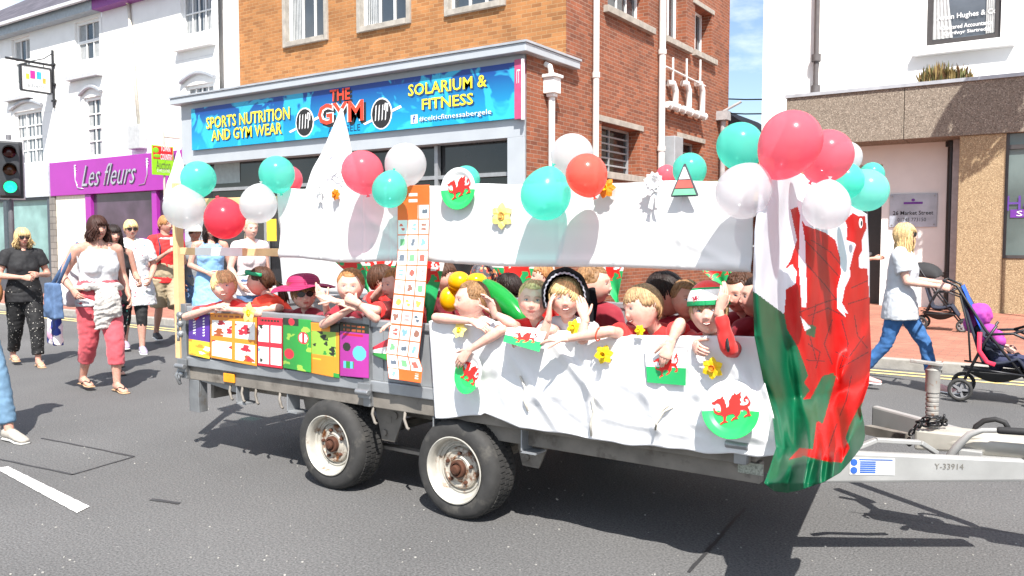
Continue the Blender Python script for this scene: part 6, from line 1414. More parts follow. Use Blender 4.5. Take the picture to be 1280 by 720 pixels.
    for sy in (-1, 1):   # ears: shell with a hollow
        c = V((-.012, .079 * sy * wide, -.004)); q = Matrix.Rotation(-.35 * sy, 3, 'Z'); MM = M @ q
        m2.ell(hc + M @ (c * s), (.017 * s, .007 * s, .029 * s), MM, 12, 9)
        pts = [hc + M @ (c * s) + MM @ V((cos(a) * .015 * s - .002, sy * .006 * s, sin(a) * .027 * s)) for a in [(-1.2 + i * 4.6 / 10) for i in range(11)]]; m2.tube(pts, .0035 * s, 6)
    bvc = np.empty(nb * 3, 'f'); body.vertices.foreach_get('co', bvc); bv = bvc.reshape(-1, 3).tolist(); bf = [tuple(p.vertices) for p in body.polygons]
    allv = bv + [tuple(v) for v in m2.v]; allf = bf + [tuple(i + nb for i in f) for f in m2.f]
    me = bpy.data.meshes.new('body'); me.from_pydata(allv, [], allf); me.update(); me.materials.append(SKIN); me.polygons.foreach_set('use_smooth', [True] * len(me.polygons))
    ca = me.color_attributes.new('Col', 'FLOAT_COLOR', 'POINT'); arr = np.ones((len(allv), 4), 'f'); arr[:, :3] = skin
    arr[nb + kk: nb + kk + len(hcol), :3] = np.array(hcol, 'f'); ca.data.foreach_set('color', arr.ravel())
    bo = link('body', me, root); bpy.data.meshes.remove(body)
    if not sunglasses: eyes(bo, hc, M, s, eyec, kid, look=gaze)
    else: shades(root, hc, M, s, sunglasses if not isinstance(sunglasses, bool) else None)
    if smile >= .5:
        q = MB(); pts = [hc + M @ (V(((.0962 if kid else .0935) - abs(y) * .35 - 4 * y * y, y, -.0585 + smile * .45 * max(0, abs(y) - .004) )) * s) for y in [(-.018 + .036 * i / 8) for i in range(9)]]; q.tube(pts, [(.0008 * s, .001 * s)] + [(.0022 * s, .0022 * s)] * 7 + [(.0008 * s, .001 * s)], 6, ref=M @ UZ); q.build('teeth', toothm, bo, smooth=True)
    if hair: build_hair(root, hc, M, s, hair, hairm, seed, hpart, down, hairname, kid)
    # ---- clothes
    def cloth(nm, mb, mt, vox=None, wr=.004, sm=2, sd2=0):
        wr = wr * (1.7 if not kid else 1.6)
        me2 = remesh(mb, vox or (.009 if kid else .011), sm, wr, seed + sd2); me2.materials.clear(); me2.materials.append(mt); me2.polygons.foreach_set('use_smooth', [True] * len(me2.polygons)); me2.name = nm; return link(nm, me2, root)
    if top:
        g = top.get('loose', .014) * b; fl = top.get('flare', 0); ln = top.get('len', .12) * b; q = MB(); sl = top.get('sleeve', .5); lowN = top.get('low', 0)
        P2 = [pel - (nk - pel).normalized() * ln, pel - (nk - pel).normalized() * ln * .4, pel, wst, ch, shl, nk - (nk - shl) * (.15 + lowN)]
        R2 = [(.168 + fl, .118 + fl), (.170 + fl * .7, .118 + fl * .7), (.168 + fl * .4, .115 + fl * .5), (.140 + fl * .2, .1 + fl * .5), (.156, .112 + fl * .2), (.138, .092), (.082, .068)] if not kid else [(.122 + fl, .095 + fl), (.120 + fl, .092 + fl), (.118 + fl, .09 + fl), (.110 + fl, .083 + fl), (.118, .086), (.105, .072), (.060, .055)]
        q.tube(P2, [(r[0] * b * fat + g, r[1] * b * fat + g) for r in R2], 24, ref=left)
        if female and not kid:
            for sy in (-1, 1): q.ell(ch + fwdB * .056 * b * fat + left * sy * .066 * b * fat - UZ * .015 * b, (.084 * b * fat, .080 * b * fat, .09 * b * fat))
        if top.get('strap'):
            for sy in (-1, 1): q.tube([ch + fwdB * .10 * b * fat + left * sy * .075 * b + UZ * .03, shl + fwdB * .085 * b + left * sy * .085 * b, nk.lerp(J['sL'] if sy > 0 else J['sR'], .5) + UZ * .045 * b, shl - fwdB * .08 * b + left * sy * .08 * b, ch - fwdB * .10 * b * fat + left * sy * .07 * b], [(.020, .014)] * 5, 10, ref=left)
        for S in 'LR':
            sh, el, wr = J['s' + S], J['e' + S], J['w' + S]; f2 = fat ** .7 * b
            if sl > 0 or top.get('strap') is None:
                q.tube([nk.lerp(sh, .25), sh.lerp(nk, .3), sh], [.046 * k * f2 + g * .7, .053 * k * f2 + g * .7, .056 * k * f2 + g * .8], 14, caps='round')
            if sl > 0:
                if sl <= 1:
                    e = sh.lerp(el, sl); q.tube([sh, sh.lerp(e, .5), e], [.056 * k * f2 + g * .8, .052 * k * f2 + g, .046 * k * f2 + g * 1.35], 16)
                else:
                    t = sl - 1; e = el.lerp(wr, t); q.tube([sh, sh.lerp(el, .5), el.lerp(sh, .06)], [.056 * k * f2 + g * .8, .050 * k * f2 + g * .8, .042 * k * f2 + g], 14, caps='round'); q.tube([el, el.lerp(e, .4), e], [.041 * k * f2 + g * .9, .040 * k * f2 + g * .8, .028 * k * f2 + g], 14)
        if top.get('collar'):
            q.tube([nk - (nk - shl) * .35, nk + (nk - shl) * .10], [(.066 * b, .06 * b), (.058 * b, .055 * b)] if kid else [(.085 * b, .08 * b), (.072 * b, .07 * b)], 18, ref=left)
        t_ = cloth(top.get('name', 'shirt'), q, top['m'], wr=top.get('wr', .005))
        if top.get('collar') and top.get('cm'):
            q = MB(); a = nk + (nk - shl) * .02 + fwdB * .0
            ring = lambda r, dz, dx: [a + left * cos(i * 2 * pi / 24) * r + fwdB * (sin(i * 2 * pi / 24) * r * .95 + dx) + (nk - shl).normalized() * (dz - .02 * max(0, sin(i * 2 * pi / 24))) for i in range(25)]
            r0, r1 = ring(.052 * b if kid else .07 * b, .016, 0), ring(.085 * b if kid else .11 * b, -.022, .006); k0 = len(q.v); q.v += [tuple(p) for p in r0 + r1]
            for i in range(24): q.f.append((i, i + 1, 25 + i + 1, 25 + i)); q.m.append(0)
            o = q.build('collar', top['cm'], t_, smooth=True); solid(o, .005)
    if bottom and 'kL' in J:
        g = bottom.get('loose', .01) * b; ln = bottom.get('len', 1.9); q = MB(); R2 = [(.125, .095), (.17, .118), (.150, .105)] if not kid else [(.09, .075), (.122, .094), (.115, .085)]
        q.tube([pel - UZ * .09 * b, pel, pel.lerp(ch, .30)], [(r[0] * b * fat + g, r[1] * b * fat + g) for r in R2], 20, ref=left, caps='round')
        for S in 'LR':
            hp, kn, an = J['h' + S], J['k' + S], J['a' + S]; f2 = fat ** .7 * b; tp = bottom.get('taper', 1)
            if ln <= 1: e = hp.lerp(kn, ln); q.tube([hp, hp.lerp(e, .5), e], [.088 * k * f2 + g, .08 * k * f2 + g, .070 * k * f2 + g * 1.8], 16)
            else:
                e = kn.lerp(an, ln - 1); q.tube([hp, hp.lerp(kn, .5), kn], [.088 * k * f2 + g, .076 * k * f2 + g, .057 * k * f2 + g], 16, caps='round'); q.tube([kn, kn.lerp(e, .5), e], [.057 * k * f2 + g, .054 * k * f2 * tp + g, .046 * k * f2 * tp + g], 16)
        cloth(bottom.get('name', 'trousers'), q, bottom['m'], wr=bottom.get('wr', .006), sd2=3)
    if skirt:
        q = MB(); e = pel.lerp((J['kL'] + J['kR']) / 2, skirt['len']); q.tube([ch.lerp(pel, .6), pel, e], [(.145 * b * fat, .11 * b * fat), (.18 * b * fat, .13 * b * fat), (skirt['r'] * b, skirt['r'] * .8 * b)], 24, ref=left); cloth('skirt', q, skirt['m'], wr=.010, sd2=5)
    if shoes and 'aL' in J:
        for S in 'LR':
            an = J['a' + S]; fd = V(foot[S] if foot else (look[0], look[1], 0)).normalized(); FL = (.16 if kid else .235) * b; q = MB(); sd3 = fd.cross(UZ)
            solep = [an - fd * .05 * b - UZ * .072 * b, an + fd * FL * .3 - UZ * .070 * b, an + fd * FL * .65 - UZ * .078 * b, an + fd * FL * .93 - UZ * .078 * b]
            if shoes.get('kind') == 'sandal':
                q.tube(solep, [(.036 * b, .010), (.034 * b, .010), (.046 * b, .009), (.036 * b, .008)], 14, ref=sd3, caps='round'); so_ = q.build('sandal', shoes['m'], root, smooth=True)
                q = MB(); tpz = an + fd * FL * .72 - UZ * .045 * b
                for sy in (-1, 1): q.tube([an + fd * FL * .28 - UZ * .06 * b + sd3 * .04 * b * sy, an + fd * FL * .5 - UZ * .028 * b + sd3 * .024 * b * sy, tpz], .0065 * b, 6)
                q.build('strap', shoes.get('sm', black), so_, smooth=True)
            else:
                q.tube([an - fd * .042 * b - UZ * .03 * b, an + fd * FL * .2 - UZ * .03 * b, an + fd * FL * .62 - UZ * .050 * b, an + fd * FL * .90 - UZ * .060 * b], [(.038 * b, .045 * b), (.042 * b, .040 * b), (.048 * b, .028 * b), (.038 * b, .018 * b)], 14, ref=sd3, caps='round')
                me2 = remesh(q, .008, 1); me2.materials.clear(); me2.materials.append(shoes['m']); me2.polygons.foreach_set('use_smooth', [True] * len(me2.polygons)); so_ = link('shoe', me2, root)
                q = MB(); q.tube(solep, [(.040 * b, .014), (.040 * b, .013), (.050 * b, .012), (.038 * b, .010)], 14, ref=sd3, caps='round'); q.build('sole', shoes.get('sm', pwhite), so_, smooth=True)
    return root, hc, M
hair_brow = {}
def camdir(p, yaw=0, pitch=0):
    p = V(p); f = CAMP - p; f.z = 0; f.normalize(); f3 = (CAMP - p).normalized(); r = V((-f.y, f.x, 0))   # r = image right as seen from the camera
    el = math.asin(f3.z) * .6 + pitch
    h = f * cos(yaw) + r * sin(yaw); return V((h.x * cos(el), h.y * cos(el), sin(el)))
# hair colours
H_blond = hairmat('blond_hair', 'c2a57c'); H_sand = hairmat('sandy_hair', 'ab8c66'); H_lb = hairmat('light_brown_hair', '8c6a49'); H_gin = hairmat('ginger_hair', 'a8774a'); H_br = hairmat('brown_hair', '4a2f20'); H_dk = hairmat('dark_hair', '231815'); H_gold = hairmat('golden_hair', 'ccae7c'); H_pblond = hairmat('pale_blond_hair', 'd8bc85'); H_grey = hairmat('grey_blond_hair', 'b8a58c')
Rm = mat('bright_red_shirt', 'd31f1c', .75, var=.06, scale=6, sheen=.2); Mm = mat('maroon_cloth', '8a1228', .8, var=.08, sheen=.2); Wm = mat('white_cotton', (.62, .62, .64), .8, var=.04); Om = mat('orange_red_shirt', 'd83a22', .75, var=.06)
def kid(label, hp, yaw, pitch, roll=0, arms=None, top=None, hair=None, hairm=H_blond, body=None, hs=.89, smile=0, name='child', skin=PALE, lean=.10, seed=0, fsign=-1, **k):
    """hp=(px,py,Y) head centre; arms {'L':((ex,ey,Y),(wx,wy,Y))}; body = direction the chest faces (default: over the side)"""
    k['bs'] = .94; hs = hs * .94; hc = PY(*hp); look = camdir(hc, yaw, pitch); bd = V(body or (.05, -1, 0)).normalized(); lf = UZ.cross(bd)
    nk = hc - UZ * .135 * hs - V((look.x, look.y, 0)) * .025 - bd * lean * .35
    ch = nk - UZ * .13 - bd * lean * .7; pel = ch - UZ * .24 - bd * lean * 1.6
    if pel.z < ZD + .14: pel.z = ZD + .14
    sh = {'L': nk + lf * .118 - UZ * .045, 'R': nk - lf * .118 - UZ * .045}; J = dict(pel=pel, chest=ch, neck=nk)
    for S in 'LR':
        J['s' + S] = sh[S]
        if arms and S in arms: e, w = arms[S]; J['e' + S] = PY(*e); J['w' + S] = PY(*w)
        else: J['e' + S] = sh[S] - UZ * .17 + (lf * .05 if S == 'L' else -lf * .05); J['w' + S] = J['e' + S] - UZ * .10 + bd * .10
        for q in 'ew':
            pass
        sg = 1 if S == 'L' else -1; hp_ = pel + lf * .06 * sg - UZ * .03; J['h' + S] = hp_; kn = hp_ + bd * .10 + UZ * 0; kn.z = ZD + .06; kn.y = max(kn.y, Y0 + .12); J['k' + S] = kn; an = kn - bd * .24; an.z = ZD + .085; J['a' + S] = an
    return human(name, label, J, hc, look, roll, hs, True, skin, None, hair, hairm, dict(top or dict(m=Rm, sleeve=.6, len=.06)), bottom=dict(m=mat('grey_school_cloth', (.06, .06, .07), .8), len=1.5), shoes=None, smile=smile, seed=seed, foot={'L': -bd, 'R': -bd}, **k)
short = dict(fringe=.045, side=.012, back=-.055, n=170, sweep=.25); 
bowl = dict(fringe=.030, side=-.01, back=-.07, n=190, sweep=.35, vol=1.3)
crop = dict(fringe=.058, side=.02, back=-.05, n=200)
girlT = dict(fringe=.062, side=.0, back=-.06, n=170, tied=(-.125, 0, .02), tail=.16)
girlH = dict(fringe=.055, side=.0, back=-.06, n=170, tied=(-.115, 0, -.03), tail=.14)
YH = Y0 + .02; YRL = Y0 - .03      # heads over the rail; arms resting on it
HN = lambda d=None, n=None, **k: dict(d=V(d) if d else None, n=V(n) if n else None, **k)
DN = (-.2, -.3, -.9)
# ---------------------------------------------------------------- the kids along the near side, rear to front
kid('blond boy in red leaning on folded arms at the rear end of the trailer', (280, 358, YH + .02), -.12, -.02, .10, arms={'L': ((325, 392, YRL + .03), (282, 386, YRL - .02)), 'R': ((232, 396, YRL - .02), (270, 384, YRL - .03))},
    hair=dict(bowl, fringe=.040), hairm=H_gold, top=dict(m=Rm, sleeve=.75, len=.06, collar=True), smile=.6, seed=1, hs=.93, lean=.14, hands={'L': HN(n=(0, -.6, .8), curl=.5), 'R': HN(n=(0, -.6, .8), curl=.45)})
r_, hc, M = kid('girl with brown ponytail and green sun visor turned away beside the blond boy', (325, 352, YH + .18), -1.9, .0, 0, arms={'L': ((350, 385, YH + .1), (318, 388, YH + .0)), 'R': ((300, 392, YH + .3), (300, 400, YH + .2))},
    hair=dict(girlT, tail=.2, tied=(-.12, 0, .0)), hairm=H_br, top=dict(m=Om, sleeve=.8, len=.06, loose=.02), body=(-.8, -.3, 0), seed=2)
m = MB(); n = 20; A_ = [hc + M @ (V((.115 * cos(a) - .005, .093 * sin(a), .058 + .014 * cos(a))) * .9) for a in [(-1.9 + 3.8 * i / n) for i in range(n + 1)]]; m.tube(A_, [(.012, .003)] * (n + 1), 6, ref=M @ UZ); m.sheet(lambda u, v: hc + M @ (V(((.105 + .07 * v) * cos(-1.1 + 2.2 * u), (.085 + .01 * v) * sin(-1.1 + 2.2 * u), .055 - .012 * v)) * .9), 16, 4); m.build('sun_visor', mat('visor_green', '159a6a', .5), r_, smooth=True)
r_, hc, M = kid('girl in a wide maroon sun hat and dark round sunglasses', (380, 368, YH + .10), .12, -.02, .05, arms={'L': ((412, 402, YH + .05), (406, 378, YRL)), 'R': ((350, 396, YH + .15), (352, 402, YH + .12))},
    hair=dict(bowl, fringe=.030), hairm=H_lb, top=dict(m=Mm, sleeve=.8, len=.06), seed=3, sunglasses=mat('mauve_frames', (.12, .04, .09), .4), hands={'L': HN(d=(-.3, -.3, .85), n=(.4, -.9, .1), curl=.15, spread=.25)})
m = MB(); hm = stripes('maroon_straw', ['9a1a52', '8a1446', 'a32459'], 90, 2, .75)
def FH(u, v):
    th = 2 * pi * u
    if v < .5: a = v / .5 * pi / 2; r = .102 * sin(a) ** .8; z = .062 + .072 * cos(a) ** .7
    else: t = (v - .5) * 2; r = .102 + .098 * t; z = .062 - .004 * t - .020 * t * t + .012 * sin(2 * th + 1) * t + .006 * sin(5 * th) * t
    return hc + M @ V((r * cos(th) * 1.04, r * sin(th), z)) * 1.0
m.sheet(FH, 60, 30); o = m.build('sun_hat', hm, r_, smooth=True); solid(o, .003)
m = MB(); m.lathe(hc + M @ V((0, 0, .062)), [(.104, 0), (.105, .02), (.102, .022)], M @ UZ, 40); m.build('hat_band', Mm, o, smooth=True)
kid('blond girl with a white collar biting her hand, arm stretched along the rail', (438, 358, YH + .02), -.15, -.05, -.05, arms={'L': ((470, 398, YRL + .02), (446, 378, YRL - .06)), 'R': ((404, 406, YRL - .02), (442, 384, YRL - .05))},
    hair=dict(girlH, fringe=.064), hairm=H_gin, top=dict(m=Mm, sleeve=.6, len=.06, collar=True, cm=Wm), seed=4, hs=.92, hands={'L': HN(d=(-.6, -.2, .3), n=(0, -.9, .4), curl=.9), 'R': HN(d=(-.8, -.2, .35), n=(.2, -.6, .8), curl=.4)})
kid('child with long white-sleeved arm reaching towards the girl in the sun hat', (494, 356, YH + .22), -.9, -.1, .1, arms={'L': ((520, 396, YH + .1), (500, 402, YRL)), 'R': ((470, 388, YRL + .02), (418, 376, YRL - .06))},
    hair=dict(girlH, tail=.1), hairm=H_gin, top=dict(m=Rm, sleeve=.9, len=.06), seed=5, hands={'R': HN(d=(-.8, -.2, .25), n=(-.2, -.4, .9), curl=.1, spread=.25), 'L': HN(d=(-.6, -.6, -.2), n=(0, 0, 1), curl=.3)})
kid('ginger-haired girl turned left, half hidden by the orange picture strip', (488, 382, YH + .08), -1.1, -.1, 0, arms={'R': ((466, 402, YRL + .02), (470, 398, YRL))}, hair=dict(girlH, tail=.16), hairm=H_gin, top=dict(m=Om, sleeve=.8, len=.06), seed=51, hs=.86) if False else None
kid('fair girl in profile looking left with her folded arm along the white cloth', (589, 376, YH + .02), -1.25, -.02, 0, arms={'R': ((545, 397, YRL - .03), (592, 402, YRL - .05)), 'L': ((628, 412, YRL - .04), (586, 438, YRL - .10))},
    hair=dict(girlT, fringe=.075, tail=.14, tied=(-.12, 0, .01)), hairm=H_lb, top=dict(m=Wm, sleeve=.5, len=.06), seed=6, body=(-.3, -1, 0), hs=.92, hands={'L': HN(d=(-.5, -.15, -.6), n=(.2, -1, .2), curl=.25), 'R': HN(d=(.8, 0, -.25), n=(0, -.5, .8), curl=.45, spread=.2)})
kid('fair-haired boy with no hat facing the camera and raising a hand', (667, 376, YH + .06), -.10, .0, -.06, arms={'R': ((640, 405, YRL + .0), (618, 392, YRL - .04)), 'L': ((690, 412, YRL), (664, 418, YRL - .05))},
    hair=dict(girlT, fringe=.064, tied=(-.12, 0, .04), tail=.1), hairm=H_pblond, top=dict(m=Rm, sleeve=.4, len=.06), seed=7, hs=.93, smile=.35, hands={'R': HN(d=(-.25, -.15, .8), n=(.25, 1, .1), curl=.35, spread=.28, thumb=1), 'L': HN(d=(-.7, -.4, -.2), n=(0, -.3, 1), curl=.5)})
r_, hc, M = kid('smiling blond girl in a black bonnet resting her cheeks on both hands', (707, 373, YH + .03), -.05, -.02, .10, arms={'R': ((680, 420, YRL - .02), (686, 396, YRL - .03)), 'L': ((728, 424, YRL - .05), (731, 398, YRL - .04))},
    hair=dict(bowl, fringe=.040, side=-.03, sweep=-.5), hairm=H_gold, top=dict(m=Wm, sleeve=.8, len=.05, collar=True, cm=Mm), seed=8, hs=.92, smile=.7, hands={'R': HN(d=(.0, .12, .8), n=(-.7, -.6, .2), curl=.25, spread=.1), 'L': HN(d=(-.25, .12, .7), n=(.6, -.8, .2), curl=.3, spread=.1)})
bon = mat('bonnet_black', (.010, .010, .012), .95, spec=.1); m = MB()
def FB(u, v):   # bonnet shell open towards the face
    a = -1.95 + 3.9 * u; b_ = v * 2.3; x = .055 - .165 * sin(b_ * .68) + .02; rr = cos(max(0, b_ - .8) * .72) * (1 + .12 * sin(pi * min(1, v * 1.5)) * (1 + .15 * sin(9 * a))); return hc + M @ (V((x * 1, .112 * sin(a) * rr, .012 + .136 * cos(a) * rr)) * .92)
m.sheet(FB, 40, 16); o = m.build('bonnet', bon, r_, smooth=True); solid(o, .006)
m = MB(); m.sheet(lambda u, v: hc + M @ (V((.078 + .008 * v + .002 * sin(90 * u), (.110 - .006 * v + .002 * sin(110 * u)) * sin(-1.95 + 3.9 * u), .012 + (.130 - .009 * v + .002 * sin(110 * u)) * cos(-1.95 + 3.9 * u))) * .92), 160, 3); lc_ = m.build('lace_frill', mat('grey_lace', (.30, .30, .34), .9, var=.2, scale=60), o, smooth=True); solid(lc_, .002)
m = MB(); m.tube([hc + M @ V(p) for p in ((-.02, .10, -.01), (.0, .112, -.07), (.0, .105, -.13), (.01, .10, -.16))], [(.022, .012)] * 4, 10, caps='round'); m.build('bonnet_ribbon', bon, o, smooth=True)
flower(PY(718, 409, YRL - .05), (.1, -1, .2), .040, [yl, yl], 'yellow daffodil worn by the girl in the black bonnet', cup=.5, rot=.4, name='daffodil_badge')
kid('boy with short fair hair in a red polo stretching his arm out along the cloth', (803, 384, YH + .05), -1.0, -.22, .22, arms={'R': ((762, 414, YRL - .06), (706, 424, YRL - .10)), 'L': ((850, 404, YRL + .0), (838, 428, YRL - .05))},
    hair=dict(short, fringe=.052, n=230), hairm=H_sand, top=dict(m=Rm, sleeve=.70, len=.05, collar=True), seed=9, hs=.93, smile=.7, lean=.2, body=(-.25, -1, 0), hands={'R': HN(d=(-.8, -.15, -.05), n=(0, -.2, 1), curl=.2, spread=.3), 'L': HN(d=(-.2, -.3, -.8), n=(.3, -1, .2), curl=.4, spread=.25)})
m = MB(); a = PY(748, 418, YRL - .085); rr = [a + V((.012 * sin(t) * .3, .026 * cos(t), .030 * sin(t))) for t in [2 * pi * i / 16 for i in range(17)]]
single((lambda q: (q.tube(rr, .0035, 6, cap=False), q)[1])(MB()), 'wristband', mat('orange_band', 'd8482a', .4), 'orange rubber band on the outstretched arm of the boy in the red polo', 'wristband', smooth=True)
flower(PY(800, 413, YRL - .03), (-.1, -1, .1), .028, [yl, yl], 'yellow daffodil pinned under the chin of the boy in the red polo', cup=.5, rot=.1, name='daffodil_badge')
kid('dark-haired boy in profile looking right behind the boy in the red polo', (833, 368, YH + .30), 1.2, .0, 0, hair=dict(short, fringe=.052), hairm=H_dk, top=dict(m=Mm, sleeve=.8, len=.06, collar=True, cm=Wm), seed=10, hs=1.0, skin=FAIR, body=(.6, -.6, 0))
kid('small smiling girl with tied brown hair next to the dark-haired boy', (858, 375, YH + .26), .35, .0, 0, hair=dict(girlT, tail=.08), hairm=H_lb, top=dict(m=mat('striped_maroon', 'a01a30', .8), sleeve=.8, len=.06, collar=True, cm=Wm), seed=11, hs=.84, smile=.6, skin=FAIR)
r_, hc, M = kid('laughing boy in a red, white and green striped woolly hat with his hand up', (886, 390, YH - .02), -.15, .02, .08, arms={'L': ((911, 436, YRL - .08), (899, 388, YRL - .09)), 'R': ((862, 420, YH + .05), (868, 430, YRL))},
    hair=dict(fringe=.02, side=-.02, back=-.06, n=60), hairm=H_sand, top=dict(m=Rm, sleeve=1.86, len=.05, loose=.006, collar=True), seed=12, hs=.93, smile=.8, hands={'L': HN(d=(.2, .1, .8), n=(.9, -.5, .1), curl=.25, spread=.2)})
hatm = [mat('hat_red', 'd2231f', .85, bump=.0012, bscale=220, sheen=.3), mat('hat_white', (.76, .76, .74), .85, bump=.0012, bscale=220), mat('hat_green', '0f8a52', .85, bump=.0012, bscale=220)]
m = MB()
def FK(u, v):
    th = 2 * pi * u; ph = -.02 + (pi / 2 + .02) * (1 - v); ph = max(ph, 0); k = 1.10 + .012 * sin(60 * th) * (v > .45); return hc + M @ (V((.104 * cos(ph) * cos(th) * k - .012, .086 * cos(ph) * sin(th) * k, .030 + .112 * sin(ph) * (1.02))) * .95)
m.sheet(FK, 90, 30, mf=lambda u, v: 0 if v < .50 else (2 if v < .56 else (1 if v < .88 else 2))); kh = m.build('woolly_hat', hatm, r_, smooth=True); solid(kh, .006)
m = MB(); cH = hc + M @ V((.112, -.035, .058)); m.poly(dragon(0, 0, 0, .036), cH, M @ V((.3, 1, 0)).normalized(), M @ UZ, .002, z=.004); m.build('dragon_badge', mat('badge_maroon', '9a1530', .6), kh)
m = MB(); e_, w_ = PY(911, 436, YRL - .08), PY(899, 388, YRL - .09); sL = PY(905, 402, YH); q = [sL.lerp(e_, .4) + V((.02, -.055, 0)), sL.lerp(e_, .75) + V((.02, -.062, 0)), e_.lerp(sL, .05) + V((.02, -.058, .0))]; m.tube(q, [(.012, .006), (.026, .008), (.018, .006)], 10, caps='round'); m.build('sleeve_patch', black, r_, smooth=True)
# ---------------------------------------------------------------- people further inside and behind the trailer
kid('child in a floral headscarf with back turned behind the yellow balloons', (606, 348, 4.7), 2.6, .0, 0, hair=dict(fringe=.03, side=-.02, back=-.07, n=60), hairm=mat('floral_scarf', '4a4244', .8) if False else spotted('floral_scarf', '4c4a50', ['d8703a', 'e0a878', 'b84a3a', '6a6a70'], 34, .42), top=dict(m=Mm, sleeve=.9, len=.1), seed=21, hs=1.05, hairname='headscarf')
kid('dark-haired girl in a red top deep inside the trailer left of the fair boy', (634, 362, 4.4), -2.2, .0, 0, hair=dict(girlT, tail=.2), hairm=H_dk, top=dict(m=Rm, sleeve=.9, len=.1), seed=22, hs=.95)
kid('child in a red jumper by the far rail under the left pennant', (556, 346, 4.9), .8, 0, 0, hair=dict(short), hairm=H_br, top=dict(m=Mm, sleeve=1.8, len=.1), seed=23, hs=1.05)
kid('girl in a maroon pinafore with black sash behind the bonnet girl', (742, 356, 3.95), 1.3, 0, 0, arms={'R': ((722, 405, 3.9), (735, 415, 3.85))}, hair=dict(girlT, tail=.18), hairm=H_lb, top=dict(m=Mm, sleeve=.9, len=.12, loose=.03), seed=24, hs=.98, smile=.5)
m = MB(); m.tube([PY(*q) for q in ((738, 362, 3.74), (741, 380, 3.72), (738, 402, 3.72), (728, 420, 3.74))], [(.028, .01)] * 4, 10, caps='round'); single(m, 'black_sash', bon, 'black velvet sash down the back of the maroon pinafore', 'sash', smooth=True)
kid('girl with brown hair looking down near the front end of the trailer', (925, 366, 4.3), -.6, -.2, 0, hair=dict(girlT, tail=.18), hairm=H_br, top=dict(m=Mm, sleeve=1.6, len=.1), seed=25, hs=1.0)
kid('child with dark hair at the front end of the trailer beside the flag', (948, 372, 4.2), -1.2, 0, 0, hair=dict(girlT, tail=.2), hairm=H_dk, top=dict(m=Mm, sleeve=1.6, len=.1), seed=26, hs=.98)
kid('child with mousy hair under the leftmost pennant behind the biting girl', (412, 352, 4.5), .4, 0, 0, hair=dict(short), hairm=H_lb, top=dict(m=Rm, sleeve=.9, len=.1), seed=27, hs=.9) if False else None
kid('boy in a red shirt sitting with bent elbow behind the blond girl', (478, 350, 4.15), 1.5, 0, 0, arms={'R': ((468, 372, 4.0), (486, 350, 3.95))}, hair=dict(short), hairm=H_br, top=dict(m=Rm, sleeve=.9, len=.1), seed=28, hs=.95)
kid('short-haired child in red against the far side, above the fair boy', (674, 346, 4.8), -.8, 0, 0, hair=dict(short), hairm=H_gin, top=dict(m=Rm, sleeve=.9, len=.1), seed=29, hs=1.0)

# ---------------------------------------------------------------- standing and walking adults
def walker(label, foot_px, hd_px, heading, look_yaw=None, stride=.0, arms=None, H=None, fat=1.0, spec=None, lead='L', name='person', dpt=None, kid_=False, **k):
    """foot_px = supporting foot on the ground; height from the picture; heading = angle in the ground plane"""
    g = PZ(*foot_px, 0) if dpt is None else None
    if dpt: r0 = ray(foot_px[0], foot_px[1]); r0.z = 0; g = V((CAMP.x, CAMP.y, 0)) + r0 * dpt; g.z = dpt and spec.get('gz', 0)
    d = (g - CAMP).dot(FW); top = CAMP + ray(*hd_px) * (d); hh = H or max(1.3, min(1.85, top.z - g.z)); b = hh / 1.70
    f = V((cos(heading), sin(heading), 0)); lf = UZ.cross(f); o = V((g.x, g.y, g.z)) ; o2 = V((top.x, top.y, g.z)); o = o2 if k.pop('under_head', True) else o
    P = lambda x, y, z: o + f * x * b + lf * y * b + UZ * z * b
    s_ = stride; sL = 1 if lead == 'L' else -1
    J = dict(pel=P(0, 0, .93), chest=P(.02, 0, 1.23), neck=P(0, 0, 1.425), sL=P(0, .172 * fat ** .5, 1.375), sR=P(0, -.172 * fat ** .5, 1.375), hL=P(0, .085, .88), hR=P(0, -.085, .88))
    for S, sg in (('L', 1), ('R', -1)):
        t = s_ * (1 if (sg == sL) else -1)
        J['k' + S] = P(.5 * t + .06, .085 * sg, .48 + (0 if t >= 0 else .0)); J['a' + S] = P(t - (.02 if t > 0 else .03), .08 * sg, .085 + (.0 if t >= 0 else .05 * abs(s_) / .3))
        J['e' + S] = P(-.02 - t * .25, .22 * sg * fat ** .5, 1.10); J['w' + S] = P(.08 - t * .45, .215 * sg * fat ** .5, .86)
    for kx, v in (arms or {}).items(): J[kx] = P(*v)
    hc = P(.03, 0, 1.70 - .118)
    lk = f if look_yaw is None else V((cos(look_yaw), sin(look_yaw), 0)); lk = V((lk.x, lk.y, -.04))
    R = human(name, label, J, hc, lk, hs=b * k.pop('hsc', .96), fat=fat, bs=b, foot={'L': f, 'R': f}, **k)
    return R, P, J, f, lf, b, g
FXS = radians(0)   # walking towards +X
cam_of = lambda px: atan2(-ray(px, 300).y, -ray(px, 300).x)   # heading that faces the camera at this column
